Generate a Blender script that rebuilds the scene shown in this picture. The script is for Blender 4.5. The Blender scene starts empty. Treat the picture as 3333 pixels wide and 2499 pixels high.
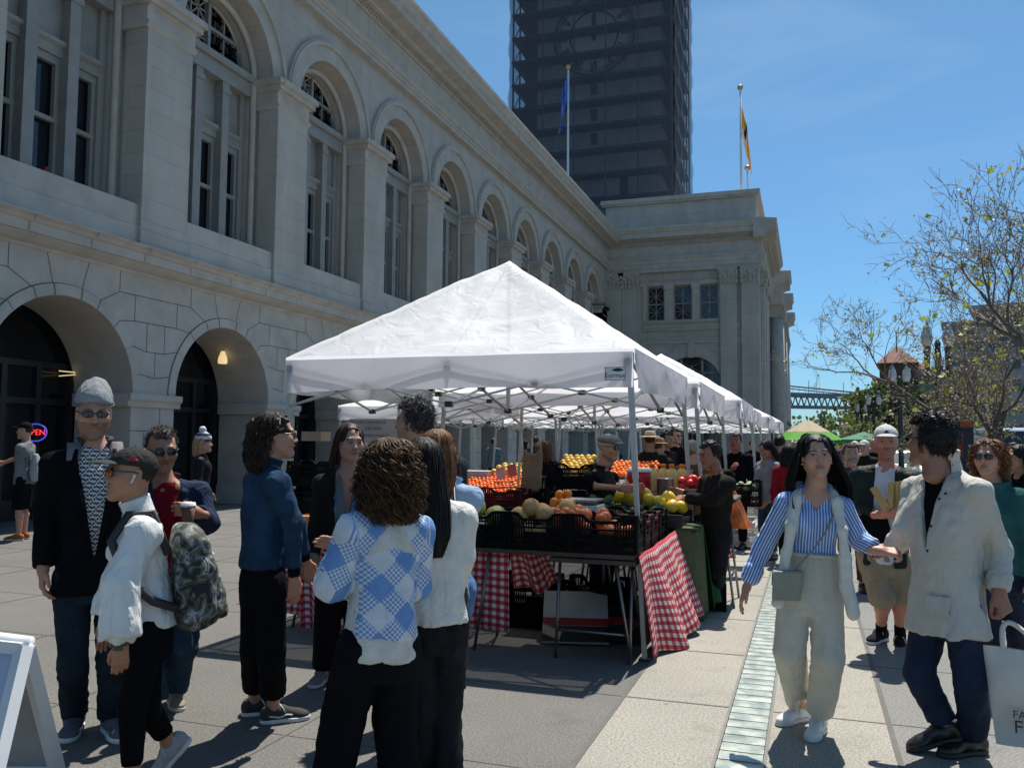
import bpy, math, random
import numpy as np
from mathutils import Vector, Matrix
random.seed(7); np.random.seed(7)
C=bpy.context.scene
COL=C.collection
PI=math.pi
def rad(a): return a*PI/180
# ---------------------------------------------------------------- camera
FPX,YAW,PIT,ROL=2796.0,0.33167,0.06839,0.0088
PXS=3333/2212.0
EYE=np.array([0,0,1.6])
_F=np.array([-math.sin(YAW)*math.cos(PIT),math.cos(YAW)*math.cos(PIT),math.sin(PIT)])
_r=np.array([math.cos(YAW),math.sin(YAW),0]); _u=np.cross(_r,_F)
_R=math.cos(ROL)*_r+math.sin(ROL)*_u; _U=-math.sin(ROL)*_r+math.cos(ROL)*_u
cam=bpy.data.cameras.new('camera'); co=bpy.data.objects.new('camera',cam); COL.objects.link(co)
cam.sensor_width=36; cam.sensor_fit='HORIZONTAL'; cam.lens=FPX/3333*36
cam.clip_start=.05; cam.clip_end=4000
co.matrix_world=Matrix(((_R[0],_U[0],-_F[0],0),(_R[1],_U[1],-_F[1],0),(_R[2],_U[2],-_F[2],1.6),(0,0,0,1)))
C.camera=co
# ---------------------------------------------------------------- sky, sun, exposure
SUN_EL,SUN_AZ=rad(64),rad(5)      # azimuth measured from +Y towards +X
w=bpy.data.worlds.new('World'); C.world=w; w.use_nodes=True
nt=w.node_tree; nt.nodes.clear()
def nd(t,ty,**k):
    n=t.nodes.new(ty)
    for a,v in k.items():
        if a in n.inputs: n.inputs[a].default_value=v
        else: setattr(n,a,v)
    return n
_o=nd(nt,'ShaderNodeOutputWorld'); _b=nd(nt,'ShaderNodeBackground'); _s=nd(nt,'ShaderNodeTexSky')
_s.sky_type='NISHITA'; _s.sun_disc=False; _s.sun_elevation=SUN_EL; _s.sun_rotation=SUN_AZ
_s.air_density=1.0; _s.dust_density=.3; _s.ozone_density=2.6; _s.altitude=0
_b.inputs['Strength'].default_value=.088
# thin cirrus wisps mixed into the sky by direction
_tc=nd(nt,'ShaderNodeTexCoord'); _mp=nd(nt,'ShaderNodeMapping'); _mp.inputs['Scale'].default_value=(1.6,1.6,7)
_n=nd(nt,'ShaderNodeTexNoise'); _n.inputs['Scale'].default_value=2.1; _n.inputs['Detail'].default_value=7; _n.inputs['Distortion'].default_value=.8
_cr=nd(nt,'ShaderNodeMapRange'); _cr.inputs[1].default_value=.50; _cr.inputs[2].default_value=.82; _cr.inputs[4].default_value=.10
_mx=nd(nt,'ShaderNodeMixRGB'); _mx.inputs[2].default_value=(7.2,8.2,9.2,1)
_gm=nd(nt,'ShaderNodeMixRGB',blend_type='MULTIPLY'); _gm.inputs[0].default_value=1; _gm.inputs[2].default_value=(1,1,1,1)
_sz=nd(nt,'ShaderNodeSeparateXYZ'); nt.links.new(_tc.outputs['Generated'],_sz.inputs[0])
_rp=nd(nt,'ShaderNodeValToRGB'); _e=_rp.color_ramp.elements; _e[0].position=0; _e[0].color=(.46,.74,1,1); _e[1].position=.5; _e[1].color=(.70,.97,1.0,1); _q=_e.new(.16); _q.color=(.53,.82,1,1)
nt.links.new(_sz.outputs[2],_rp.inputs[0]); nt.links.new(_rp.outputs[0],_gm.inputs[2])
nt.links.new(_tc.outputs['Generated'],_mp.inputs[0]); nt.links.new(_mp.outputs[0],_n.inputs['Vector'])
nt.links.new(_n.outputs[0],_cr.inputs[0]); nt.links.new(_cr.outputs[0],_mx.inputs[0])
nt.links.new(_s.outputs[0],_gm.inputs[1]); nt.links.new(_gm.outputs[0],_mx.inputs[1]); nt.links.new(_mx.outputs[0],_b.inputs[0]); nt.links.new(_b.outputs[0],_o.inputs[0])
sl=bpy.data.lights.new('sun','SUN'); so=bpy.data.objects.new('sun',sl); COL.objects.link(so)
sl.energy=4.9; sl.angle=rad(.53); sl.color=(1,.95,.87)
_sd=Vector((math.sin(SUN_AZ)*math.cos(SUN_EL),math.cos(SUN_AZ)*math.cos(SUN_EL),math.sin(SUN_EL)))
so.rotation_euler=(-_sd).to_track_quat('-Z','Y').to_euler(); so.location=_sd*60
C.view_settings.view_transform='Standard'; C.view_settings.look='None'; C.view_settings.exposure=.42; C.view_settings.gamma=1
C.cycles.max_bounces=7; C.cycles.transparent_max_bounces=16; C.cycles.caustics_reflective=False; C.cycles.caustics_refractive=False
# ---------------------------------------------------------------- photo measuring: pixel (2212 wide copy of the photo) -> place in the world
def ray(x,y): return _F+_R*((x*PXS-1666.5)/FPX)-_U*((y*PXS-1249.5)/FPX)
def gnd(x,y,z=0.):
    d=ray(x,y); return EYE+d*((z-EYE[2])/d[2])
def at(x,y,D): return EYE+ray(x,y)*D
def aty(x,y,Y):
    d=ray(x,y); return EYE+d*(Y/d[1])
def atx(x,y,X):
    d=ray(x,y); return EYE+d*(X/d[0])
# ---------------------------------------------------------------- object helpers
def tag(o,label=None,cat=None,group=None,kind=None):
    if label: o['label']=label
    if cat: o['category']=cat
    if group: o['group']=group
    if kind: o['kind']=kind
    return o
def thing(name,label,cat,loc=(0,0,0),rz=0,group=None):
    o=bpy.data.objects.new(name,None); COL.objects.link(o); o.empty_display_size=.2
    o.location=loc; o.rotation_euler=(0,0,rz)
    return tag(o,label,cat,group)
def pinv(p):
    if p is None or p.type!='EMPTY': return Matrix()
    return (Matrix.Translation(p.location)@Matrix.Rotation(p.rotation_euler[2],4,'Z')).inverted()
def dup(root,loc=None,rz=None,label=None,group=None,parent=None):
    r=root.copy(); COL.objects.link(r)
    if parent is not None: r.parent=parent
    if loc is not None: r.location=loc
    if rz is not None: r.rotation_euler=(0,0,rz)
    if label: r['label']=label
    if group: r['group']=group
    for ch in list(root.children): dup(ch,parent=r)
    return r
class MB:
    def __init__(s): s.v=[];s.fb=[];s.col=[];s.uv=[];s.n=0;s.mi=0;s.smooth=False;s.c=None
    def add(s,V,Fs,mi=None,smooth=None,col=None,uv=None):
        V=np.asarray(V,float).reshape(-1,3); b=s.n
        s.v.append(V); s.n+=len(V)
        c=col if col is not None else (s.c if s.c is not None else (1,1,1))
        c=np.asarray(c,float)
        s.col.append(np.tile(c,(len(V),1)) if c.ndim==1 else c)
        s.uv.append(np.zeros((len(V),2)) if uv is None else np.asarray(uv,float).reshape(-1,2))
        mi=s.mi if mi is None else mi; smooth=s.smooth if smooth is None else smooth
        if isinstance(Fs,np.ndarray): fl=Fs.ravel(); ln=np.full(len(Fs),Fs.shape[1],np.int32)
        else: fl=np.array([i for f in Fs for i in f],np.int64); ln=np.array([len(f) for f in Fs],np.int32)
        s.fb.append((fl+b,ln,mi,smooth))
    def box(s,lo,hi,M=None,**k):
        x0,y0,z0=lo;x1,y1,z1=hi
        V=np.array([(x0,y0,z0),(x1,y0,z0),(x1,y1,z0),(x0,y1,z0),(x0,y0,z1),(x1,y0,z1),(x1,y1,z1),(x0,y1,z1)],float)
        if M is not None: V=V@np.array(M)[:3,:3].T+np.array(M)[:3,3]
        s.add(V,[(0,3,2,1),(4,5,6,7),(0,1,5,4),(1,2,6,5),(2,3,7,6),(3,0,4,7)],**k)
    def bar(s,p0,p1,w,h=None,up=(0,0,1),**k):
        p0=np.array(p0,float);p1=np.array(p1,float);d=p1-p0;L=np.linalg.norm(d);d/=L
        up=np.array(up,float)
        if abs(d@up)>.98: up=np.array([0,1.,0])
        a=np.cross(up,d);a/=np.linalg.norm(a);b=np.cross(d,a);h=h or w
        V=[p+a*x*w/2+b*y*h/2 for p in (p0,p1) for x,y in ((-1,-1),(1,-1),(1,1),(-1,1))]
        s.add(V,[(0,3,2,1),(4,5,6,7),(0,1,5,4),(1,2,6,5),(2,3,7,6),(3,0,4,7)],**k)
    def tube(s,P,r,n=8,cap=True,smooth=True,**k):
        P=np.asarray(P,float);m=len(P)
        r=np.full(m,r,float) if np.isscalar(r) else np.asarray(r,float)
        T=np.gradient(P,axis=0);T/=np.linalg.norm(T,axis=1)[:,None]+1e-12
        a=np.cross(T[0],[0,0,1.]) if abs(T[0][2])<.9 else np.cross(T[0],[0,1.,0]);a/=np.linalg.norm(a)
        th=np.arange(n)*2*PI/n; V=np.empty((m,n,3))
        for i in range(m):
            a=a-T[i]*(a@T[i]);a/=np.linalg.norm(a)+1e-12;b=np.cross(T[i],a)
            V[i]=P[i]+r[i]*(np.cos(th)[:,None]*a+np.sin(th)[:,None]*b)
        F=[(i*n+j,i*n+(j+1)%n,(i+1)*n+(j+1)%n,(i+1)*n+j) for i in range(m-1) for j in range(n)]
        if cap: F+=[tuple(range(n))[::-1],tuple((m-1)*n+j for j in range(n))]
        s.add(V,F,smooth=smooth,**k)
    def lathe(s,prof,c=(0,0,0),n=16,smooth=True,sx=1,sy=1,M=None,**k):
        m=len(prof);th=np.arange(n)*2*PI/n
        V=np.array([[(r*math.cos(t)*sx,r*math.sin(t)*sy,z) for t in th] for r,z in prof]).reshape(-1,3)
        if M is not None: V=V@np.array(M)[:3,:3].T+np.array(M)[:3,3]
        V=V+np.array(c)
        F=[(i*n+j,i*n+(j+1)%n,(i+1)*n+(j+1)%n,(i+1)*n+j) for i in range(m-1) for j in range(n)]
        if prof[0][0]>1e-4: F.append(tuple(range(n))[::-1])
        if prof[-1][0]>1e-4: F.append(tuple((m-1)*n+j for j in range(n)))
        s.add(V,F,smooth=smooth,**k)
    def ball(s,c,r,n=10,m=6,jit=0,**k):
        r=np.array([r,r,r] if np.isscalar(r) else r,float)
        V=[(0,0,-1)]+[(math.cos(2*PI*j/n)*math.sin(PI*i/m),math.sin(2*PI*j/n)*math.sin(PI*i/m),-math.cos(PI*i/m)) for i in range(1,m) for j in range(n)]+[(0,0,1)]
        V=np.array(V)
        if jit: V=V*(1+jit*np.random.uniform(-1,1,(len(V),1)))
        F=[(0,1+(j+1)%n,1+j) for j in range(n)]+[(1+i*n+j,1+i*n+(j+1)%n,1+(i+1)*n+(j+1)%n,1+(i+1)*n+j) for i in range(m-2) for j in range(n)]
        L=len(V)-1;F+=[(L,1+(m-2)*n+j,1+(m-2)*n+(j+1)%n) for j in range(n)]
        s.add(V*r+np.array(c),F,smooth=True,**k)
    def poly(s,pts,ext,**k):      # polygon (3d points) extruded by vector
        P=np.asarray(pts,float);n=len(P);Q=P+np.asarray(ext,float)
        s.add(np.vstack([P,Q]),[tuple(range(n))[::-1],tuple(range(n,2*n))]+[(i,(i+1)%n,n+(i+1)%n,n+i) for i in range(n)],**k)
    def grid(s,G,closed=False,flip=False,**k):
        if 'uv' not in k:
            k['uv']=np.stack(np.meshgrid(np.arange(np.shape(G)[1]),np.arange(np.shape(G)[0])),-1).reshape(-1,2)
        G=np.asarray(G,float);a,b=G.shape[:2]
        F=[]
        for i in range(a-1):
            for j in range(b if closed else b-1):
                q=(i*b+j,i*b+(j+1)%b,(i+1)*b+(j+1)%b,(i+1)*b+j); F.append(q[::-1] if flip else q)
        s.add(G.reshape(-1,3),F,**k)
    def mesh(s,name,mats):
        me=bpy.data.meshes.new(name)
        V=np.vstack(s.v) if s.v else np.zeros((0,3))
        fl=np.concatenate([f[0] for f in s.fb]).astype(np.int32); ln=np.concatenate([f[1] for f in s.fb]).astype(np.int32); nf=len(ln)
        me.vertices.add(len(V)); me.vertices.foreach_set('co',V.astype(np.float32).ravel())
        me.loops.add(len(fl)); me.loops.foreach_set('vertex_index',fl)
        me.polygons.add(nf); st=np.zeros(nf,np.int32); st[1:]=np.cumsum(ln)[:-1]
        me.polygons.foreach_set('loop_start',st)
        me.polygons.foreach_set('material_index',np.concatenate([np.full(len(f[1]),f[2],np.int32) for f in s.fb]))
        me.polygons.foreach_set('use_smooth',np.concatenate([np.full(len(f[1]),f[3],bool) for f in s.fb]))
        ua=me.attributes.new('uvw','FLOAT_VECTOR','POINT'); uu=np.zeros((len(V),3),np.float32); uu[:,:2]=np.vstack(s.uv); ua.data.foreach_set('vector',uu.ravel())
        at_=me.color_attributes.new('Col','FLOAT_COLOR','POINT')
        cc=np.ones((len(V),4),np.float32); cc[:,:3]=np.vstack(s.col); at_.data.foreach_set('color',cc.ravel())
        for m in (mats if isinstance(mats,(list,tuple)) else [mats]): me.materials.append(m)
        me.update(calc_edges=True); me.validate()
        return me
    def build(s,name,mats,parent=None,loc=None,bevel=0):
        o=bpy.data.objects.new(name,s.mesh(name,mats)); COL.objects.link(o)
        if parent is not None: o.parent=parent; o.matrix_parent_inverse=pinv(parent)
        if loc is not None: o.location=loc
        if bevel:
            b=o.modifiers.new('bev','BEVEL'); b.width=bevel; b.segments=2; b.limit_method='ANGLE'
        return o
def text(name,body,size,mat,M,parent=None,ext=.002,sx=1,font=None):
    c=bpy.data.curves.new(name,'FONT'); c.body=body; c.size=size; c.extrude=ext; c.align_x='CENTER'; c.align_y='CENTER'; c.resolution_u=4
    t_=bpy.data.objects.new('t',c); COL.objects.link(t_); me=bpy.data.meshes.new_from_object(t_.evaluated_get(bpy.context.evaluated_depsgraph_get())); bpy.data.objects.remove(t_); bpy.data.curves.remove(c)
    me.materials.clear(); me.materials.append(mat); o=bpy.data.objects.new(name,me); COL.objects.link(o)
    if parent is not None: o.parent=parent; o.matrix_parent_inverse=pinv(parent)
    o.matrix_basis=Matrix(M)@Matrix.Diagonal((sx,1,1,1)); return o
def frame(o,x,y,z): # matrix from origin and axes
    return Matrix(((x[0],y[0],z[0],o[0]),(x[1],y[1],z[1],o[1]),(x[2],y[2],z[2],o[2]),(0,0,0,1)))
# ---------------------------------------------------------------- materials
MATS={}
def newmat(name):
    m=bpy.data.materials.new(name); m.use_nodes=True; t=m.node_tree
    return m,t,t.nodes['Principled BSDF']
def mat(name,col,rough=.6,var=.12,vs=6,bump=0,bs=60,metal=0,spec=.5,vc=False,coat=0,sheen=0,rnd=0,obj=True,stretch=None):
    if name in MATS: return MATS[name]
    m,t,p=newmat(name); L=t.links.new
    p.inputs['Roughness'].default_value=rough; p.inputs['Metallic'].default_value=metal
    p.inputs['Specular IOR Level'].default_value=spec; p.inputs['Coat Weight'].default_value=coat
    p.inputs['Sheen Weight'].default_value=sheen
    tc=nd(t,'ShaderNodeTexCoord'); vec=tc.outputs['Object']
    if stretch:
        mp=nd(t,'ShaderNodeMapping'); mp.inputs['Scale'].default_value=stretch; L(vec,mp.inputs[0]); vec=mp.outputs[0]
    src=None
    if vc:
        a=nd(t,'ShaderNodeVertexColor',layer_name='Col'); src=a.outputs[0]
    n=nd(t,'ShaderNodeTexNoise',Scale=vs,Detail=5.0); L(vec,n.inputs['Vector'])
    mr=nd(t,'ShaderNodeMapRange'); mr.inputs[1].default_value=.3; mr.inputs[2].default_value=.7; mr.inputs[3].default_value=1-var; mr.inputs[4].default_value=1+var; L(n.outputs[0],mr.inputs[0])
    mul=nd(t,'ShaderNodeVectorMath',operation='SCALE')
    if src is not None: L(src,mul.inputs[0])
    else: mul.inputs[0].default_value=col[:3]
    f=mr.outputs[0]
    if rnd:
        oi=nd(t,'ShaderNodeObjectInfo'); r2=nd(t,'ShaderNodeMapRange'); r2.inputs[3].default_value=1-rnd; r2.inputs[4].default_value=1+rnd; L(oi.outputs['Random'],r2.inputs[0])
        mm=nd(t,'ShaderNodeMath',operation='MULTIPLY'); L(f,mm.inputs[0]); L(r2.outputs[0],mm.inputs[1]); f=mm.outputs[0]
    L(f,mul.inputs['Scale']); L(mul.outputs[0],p.inputs['Base Color'])
    if bump:
        n2=nd(t,'ShaderNodeTexNoise',Scale=bs,Detail=4.0); L(vec,n2.inputs['Vector'])
        b=nd(t,'ShaderNodeBump',Strength=bump,Distance=.01); L(n2.outputs[0],b.inputs['Height']); L(b.outputs[0],p.inputs['Normal'])
    MATS[name]=m; return m
def emis(name,col,st):
    if name in MATS: return MATS[name]
    m,t,p=newmat(name); p.inputs['Emission Color'].default_value=(*col,1); p.inputs['Emission Strength'].default_value=st; p.inputs['Base Color'].default_value=(*col,1)
    MATS[name]=m; return m
def ashlar(name,col,bw=1.2,rh=.47,mort=.010,dark=.55,var=.1):
    m,t,p=newmat(name); L=t.links.new
    g=nd(t,'ShaderNodeNewGeometry'); sp=nd(t,'ShaderNodeSeparateXYZ'); L(g.outputs['Position'],sp.inputs[0])
    ad=nd(t,'ShaderNodeMath',operation='ADD'); L(sp.outputs[0],ad.inputs[0]); L(sp.outputs[1],ad.inputs[1])
    cb=nd(t,'ShaderNodeCombineXYZ'); L(ad.outputs[0],cb.inputs[0]); L(sp.outputs[2],cb.inputs[1])
    b=nd(t,'ShaderNodeTexBrick'); b.inputs['Scale'].default_value=1; b.inputs['Brick Width'].default_value=bw; b.inputs['Row Height'].default_value=rh
    b.inputs['Mortar Size'].default_value=mort; b.inputs['Mortar Smooth'].default_value=.1
    c=np.array(col)
    b.inputs['Color1'].default_value=(*(c*(1+var*.35)),1); b.inputs['Color2'].default_value=(*(c*(1-var*.35)),1); b.inputs['Mortar'].default_value=(*(c*dark),1)
    L(cb.outputs[0],b.inputs['Vector'])
    n=nd(t,'ShaderNodeTexNoise',Scale=1.3,Detail=8.0); mp=nd(t,'ShaderNodeMapping'); mp.inputs['Scale'].default_value=(1,1,.35); L(g.outputs['Position'],mp.inputs[0]); L(mp.outputs[0],n.inputs['Vector'])
    mr=nd(t,'ShaderNodeMapRange'); mr.inputs[1].default_value=.3;mr.inputs[2].default_value=.7;mr.inputs[3].default_value=.86;mr.inputs[4].default_value=1.1; L(n.outputs[0],mr.inputs[0])
    mul=nd(t,'ShaderNodeVectorMath',operation='SCALE'); L(b.outputs[0],mul.inputs[0]); L(mr.outputs[0],mul.inputs['Scale']); L(mul.outputs[0],p.inputs['Base Color'])
    iv=nd(t,'ShaderNodeMath',operation='SUBTRACT'); iv.inputs[0].default_value=1; L(b.outputs['Fac'],iv.inputs[1])
    n2=nd(t,'ShaderNodeTexNoise',Scale=35.0,Detail=5.0); L(g.outputs['Position'],n2.inputs['Vector'])
    am=nd(t,'ShaderNodeMath',operation='MULTIPLY_ADD'); L(n2.outputs[0],am.inputs[0]); am.inputs[1].default_value=.25; L(iv.outputs[0],am.inputs[2])
    bp=nd(t,'ShaderNodeBump',Strength=.5,Distance=.008); L(am.outputs[0],bp.inputs['Height']); L(bp.outputs[0],p.inputs['Normal'])
    p.inputs['Roughness'].default_value=.85; MATS[name]=m; return m
STONE=(.44,.405,.355)
stone=ashlar('stone_ashlar',STONE,1.2,.47,.007,.78)
stone_b=ashlar('stone_blocks',STONE,2.0,1.02,.012,.7)
stone_s=mat('stone_smooth',STONE,.85,.12,2.2,.25,40)
joint=mat('mortar_joint',(.12,.115,.105),.9)
winframe=mat('painted_frame',(.27,.265,.245),.6,.1,3)
glassm=mat('window_glass',(.012,.016,.022),.06,.3,1.5,0,1,0,.6)
darkm=mat('dark_metal',(.014,.016,.02),.45,.2,4)
blackm=mat('black_paint',(.02,.02,.022),.5,.2,6)
steel=mat('galvanised_steel',(.42,.42,.40),.45,.12,9,0,1,.55)
whitep=mat('white_paint',(.72,.72,.70),.5,.06,4)

def cloth_thin(name,tr=.4,col=None,rough=.7,var=.06,bump=0,bs=20,tp=0):
    if name in MATS: return MATS[name]
    m=mat(name,col or (1,1,1),rough,var,3,bump,bs,vc=col is None); t=m.node_tree; L=t.links.new; p=t.nodes['Principled BSDF']
    tl=nd(t,'ShaderNodeBsdfTranslucent'); ms=nd(t,'ShaderNodeMixShader'); ms.inputs[0].default_value=tr
    L(p.inputs['Base Color'].links[0].from_socket,tl.inputs[0])
    if p.inputs['Normal'].links: L(p.inputs['Normal'].links[0].from_socket,tl.inputs['Normal'])
    L(p.outputs[0],ms.inputs[1]); L(tl.outputs[0],ms.inputs[2]); L(ms.outputs[0],t.nodes['Material Output'].inputs[0])
    if tp:
        tt=nd(t,'ShaderNodeBsdfTransparent'); m2=nd(t,'ShaderNodeMixShader'); m2.inputs[0].default_value=tp; L(ms.outputs[0],m2.inputs[1]); L(tt.outputs[0],m2.inputs[2]); L(m2.outputs[0],t.nodes['Material Output'].inputs[0])
    return m
# ================================================================= ground
def ground_mat(name,c1,c2,sp=.06,bump=.5,stain=.25):
    m,t,p=newmat(name); L=t.links.new
    g=nd(t,'ShaderNodeNewGeometry')
    a=nd(t,'ShaderNodeTexNoise',Scale=.55,Detail=9.0,Roughness=.65); L(g.outputs['Position'],a.inputs['Vector'])
    b=nd(t,'ShaderNodeTexNoise',Scale=75.0,Detail=3.0); L(g.outputs['Position'],b.inputs['Vector'])
    v=nd(t,'ShaderNodeTexVoronoi',Scale=55.0); L(g.outputs['Position'],v.inputs['Vector'])
    mx=nd(t,'ShaderNodeMixRGB'); mx.inputs[1].default_value=(*c1,1); mx.inputs[2].default_value=(*c2,1)
    mr=nd(t,'ShaderNodeMapRange'); mr.inputs[1].default_value=.35; mr.inputs[2].default_value=.65; L(a.outputs[0],mr.inputs[0]); L(mr.outputs[0],mx.inputs[0])
    m2=nd(t,'ShaderNodeMapRange'); m2.inputs[1].default_value=.32; m2.inputs[2].default_value=.68; m2.inputs[3].default_value=.62; m2.inputs[4].default_value=1.36; L(b.outputs[0],m2.inputs[0])
    sc=nd(t,'ShaderNodeVectorMath',operation='SCALE'); L(mx.outputs[0],sc.inputs[0]); L(m2.outputs[0],sc.inputs['Scale'])
    # pale and dark exposed aggregate, small stains
    m3=nd(t,'ShaderNodeMapRange'); m3.inputs[1].default_value=.0; m3.inputs[2].default_value=.22; m3.inputs[3].default_value=1+sp*7; m3.inputs[4].default_value=1; L(v.outputs['Distance'],m3.inputs[0])
    s2=nd(t,'ShaderNodeVectorMath',operation='SCALE'); L(sc.outputs[0],s2.inputs[0]); L(m3.outputs[0],s2.inputs['Scale'])
    n4=nd(t,'ShaderNodeTexNoise',Scale=2.7,Detail=6.0,Roughness=.7); L(g.outputs['Position'],n4.inputs['Vector'])
    m4=nd(t,'ShaderNodeMapRange'); m4.inputs[1].default_value=.55; m4.inputs[2].default_value=.75; m4.inputs[3].default_value=1; m4.inputs[4].default_value=1-stain; L(n4.outputs[0],m4.inputs[0])
    s3=nd(t,'ShaderNodeVectorMath',operation='SCALE'); L(s2.outputs[0],s3.inputs[0]); L(m4.outputs[0],s3.inputs['Scale'])
    v2=nd(t,'ShaderNodeTexVoronoi',Scale=2.3); L(g.outputs['Position'],v2.inputs['Vector']); n5=nd(t,'ShaderNodeTexNoise',Scale=24.0); L(g.outputs['Position'],n5.inputs['Vector'])
    ad=nd(t,'ShaderNodeMath',operation='MULTIPLY_ADD'); L(n5.outputs[0],ad.inputs[0]); ad.inputs[1].default_value=.03; L(v2.outputs['Distance'],ad.inputs[2])
    m5=nd(t,'ShaderNodeMapRange'); m5.inputs[1].default_value=.045; m5.inputs[2].default_value=.06; m5.inputs[3].default_value=.62; m5.inputs[4].default_value=1; L(ad.outputs[0],m5.inputs[0])
    s4=nd(t,'ShaderNodeVectorMath',operation='SCALE'); L(s3.outputs[0],s4.inputs[0]); L(m5.outputs[0],s4.inputs['Scale'])
    L(s4.outputs[0],p.inputs['Base Color']); p.inputs['Roughness'].default_value=.85
    bp=nd(t,'ShaderNodeBump',Strength=bump,Distance=.004); L(b.outputs[0],bp.inputs['Height']); L(bp.outputs[0],p.inputs['Normal'])
    MATS[name]=m; return m
gray_pave=ground_mat('grey_pavement',(.112,.108,.099),(.145,.139,.126))
beige_pave=ground_mat('beige_pavement',(.265,.248,.21),(.315,.296,.25),.05,.6,.3)
cool_pave=ground_mat('cool_grey_pavement',(.165,.162,.15),(.195,.191,.177),.04)
asphalt=ground_mat('asphalt',(.045,.045,.047),(.06,.06,.06))
g=MB(); g.box((-900,-200,-.4),(900,1500,-.02)); tag(g.build('ground',ground_mat('far_ground',(.16,.155,.14),(.2,.19,.17))),kind='structure')
g=MB(); g.box((-60,-12,-.019),(-1.13,140,0)); plaza=tag(g.build('pavement',gray_pave),kind='structure')
g=MB()
for x0,x1 in ((-1.13,-.47),(-.23,.42)): g.box((x0,-12,-.018),(x1,140,.0))
tag(g.build('pavement',beige_pave),kind='structure')
g=MB(); g.box((.42,-12,-.018),(16,140,0)); tag(g.build('pavement',cool_pave),kind='structure')
g=MB(); g.box((16.2,-12,-.15),(40,400,-.012)); tag(g.build('road',asphalt),kind='structure')
g=MB()
jw=.012
for k in range(-6,60):
    y=5.52+1.372*k
    if y<-3: continue
    g.box((-40,y-jw/2,-.01),(-1.13,y+jw/2,.0025)); g.box((-1.13,y-.045-jw/2+.04,-.01),(-.47,y+jw/2,.0025)); g.box((-.23,y-jw/2,-.01),(.42,y+jw/2,.0025)); g.box((.42,y-jw/2,-.01),(16,y+jw/2,.0025))
for x,wd in ((-1.13,.03),(.42,.03),(-2.715,jw),(-4.3,jw),(-5.88,jw),(-7.46,jw),(-9.04,jw),(-10.6,jw),(-12.2,jw),(2.0,jw),(3.6,jw),(5.2,jw),(6.8,jw),(8.4,jw)):
    g.box((x-wd/2,-8,-.01),(x+wd/2,120,.0035))
tag(g.build('paving_joint',joint),kind='structure')
# glass block strip
gb,t,p=newmat('glass_block'); p.inputs['Base Color'].default_value=(.50,.56,.50,1); p.inputs['Roughness'].default_value=.22; p.inputs['Coat Weight'].default_value=.5
_nn=nd(t,'ShaderNodeTexNoise',Scale=9.0,Detail=4.0); _gg=nd(t,'ShaderNodeNewGeometry'); t.links.new(_gg.outputs['Position'],_nn.inputs['Vector'])
_rr=nd(t,'ShaderNodeValToRGB'); _rr.color_ramp.elements[0].color=(.30,.345,.31,1); _rr.color_ramp.elements[1].color=(.60,.64,.55,1); _rr.color_ramp.elements[0].position=.35; _rr.color_ramp.elements[1].position=.65
t.links.new(_nn.outputs[0],_rr.inputs[0]); t.links.new(_rr.outputs[0],p.inputs['Base Color'])
g=MB(); g.box((-.47,-8,-.05),(-.23,100,-.03),mi=1)
for x in (-.472,-.228): g.box((x-.008,-8,-.03),(x+.008,100,.004),mi=1)
y=-2.0
while y<60:
    L_=.135
    n=5
    prof=[(y+.006+(L_-.012)*i/n,.001+.006*math.sin(PI*i/n)) for i in range(n+1)]
    V=[(x,yy,zz) for yy,zz in prof for x in (-.46,-.24)]
    g.add(V,[(2*i,2*i+1,2*i+3,2*i+2) for i in range(n)],smooth=True,mi=0)
    y+=L_
tag(g.build('path',[gb,mat('strip_metal',(.16,.155,.14),.6)]),'strip of pale green glass blocks let into the beige paving',kind='structure')

# ================================================================= market hall facade
BX=-13.0; B=4.65; Y0=12.28
BAYS=list(range(-3,10))
def bc(k): return Y0+B*k
def TF(a,d,z): return (BX+d,a,z)
UD=-.14   # the upper storey stands a little behind the arcade
def TU(a,d,z): return (BX+UD+d,a,z)
def boxT(mb,T,a0,a1,d0,d1,z0,z1,**k):
    V=[T(a,d,z) for z in (z0,z1) for a,d in ((a0,d0),(a1,d0),(a1,d1),(a0,d1))]
    mb.add(V,[(0,3,2,1),(4,5,6,7),(0,1,5,4),(1,2,6,5),(2,3,7,6),(3,0,4,7)],**k)
def mould(mb,T,prof,a0,a1,**k):
    n=len(prof); V=[T(a0,d,z) for d,z in prof]+[T(a1,d,z) for d,z in prof]
    mb.add(V,[(i,(i+1)%n,n+(i+1)%n,n+i) for i in range(n)]+[tuple(range(n))[::-1],tuple(range(n,2*n))],**k)
def arch_pts(ac,zc,r,n=28): return [(ac-r*math.cos(PI*i/n),zc+r*math.sin(PI*i/n)) for i in range(n+1)]
def arch_wall(mb,T,ac,hb,r,z0,zs,z1,d=0,depth=.6,n=28,**k):
    for a0,a1 in ((ac-hb,ac-r),(ac+r,ac+hb)):
        if a1-a0>1e-4: mb.add([T(a0,d,z0),T(a1,d,z0),T(a1,d,z1),T(a0,d,z1)],[(0,1,2,3)],**k)
    P=arch_pts(ac,zs,r,n)
    for i in range(n):
        (a,z),(b,y)=P[i],P[i+1]; mb.add([T(a,d,z),T(b,d,y),T(b,d,z1),T(a,d,z1)],[(0,1,2,3)],**k)
    Q=[(ac-r,z0)]+P+[(ac+r,z0)]
    for i in range(len(Q)-1):
        (a,z),(b,y)=Q[i],Q[i+1]; mb.add([T(a,d,z),T(b,d,y),T(b,d-depth,y),T(a,d-depth,z)],[(0,1,2,3)],smooth=False,**k)
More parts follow.
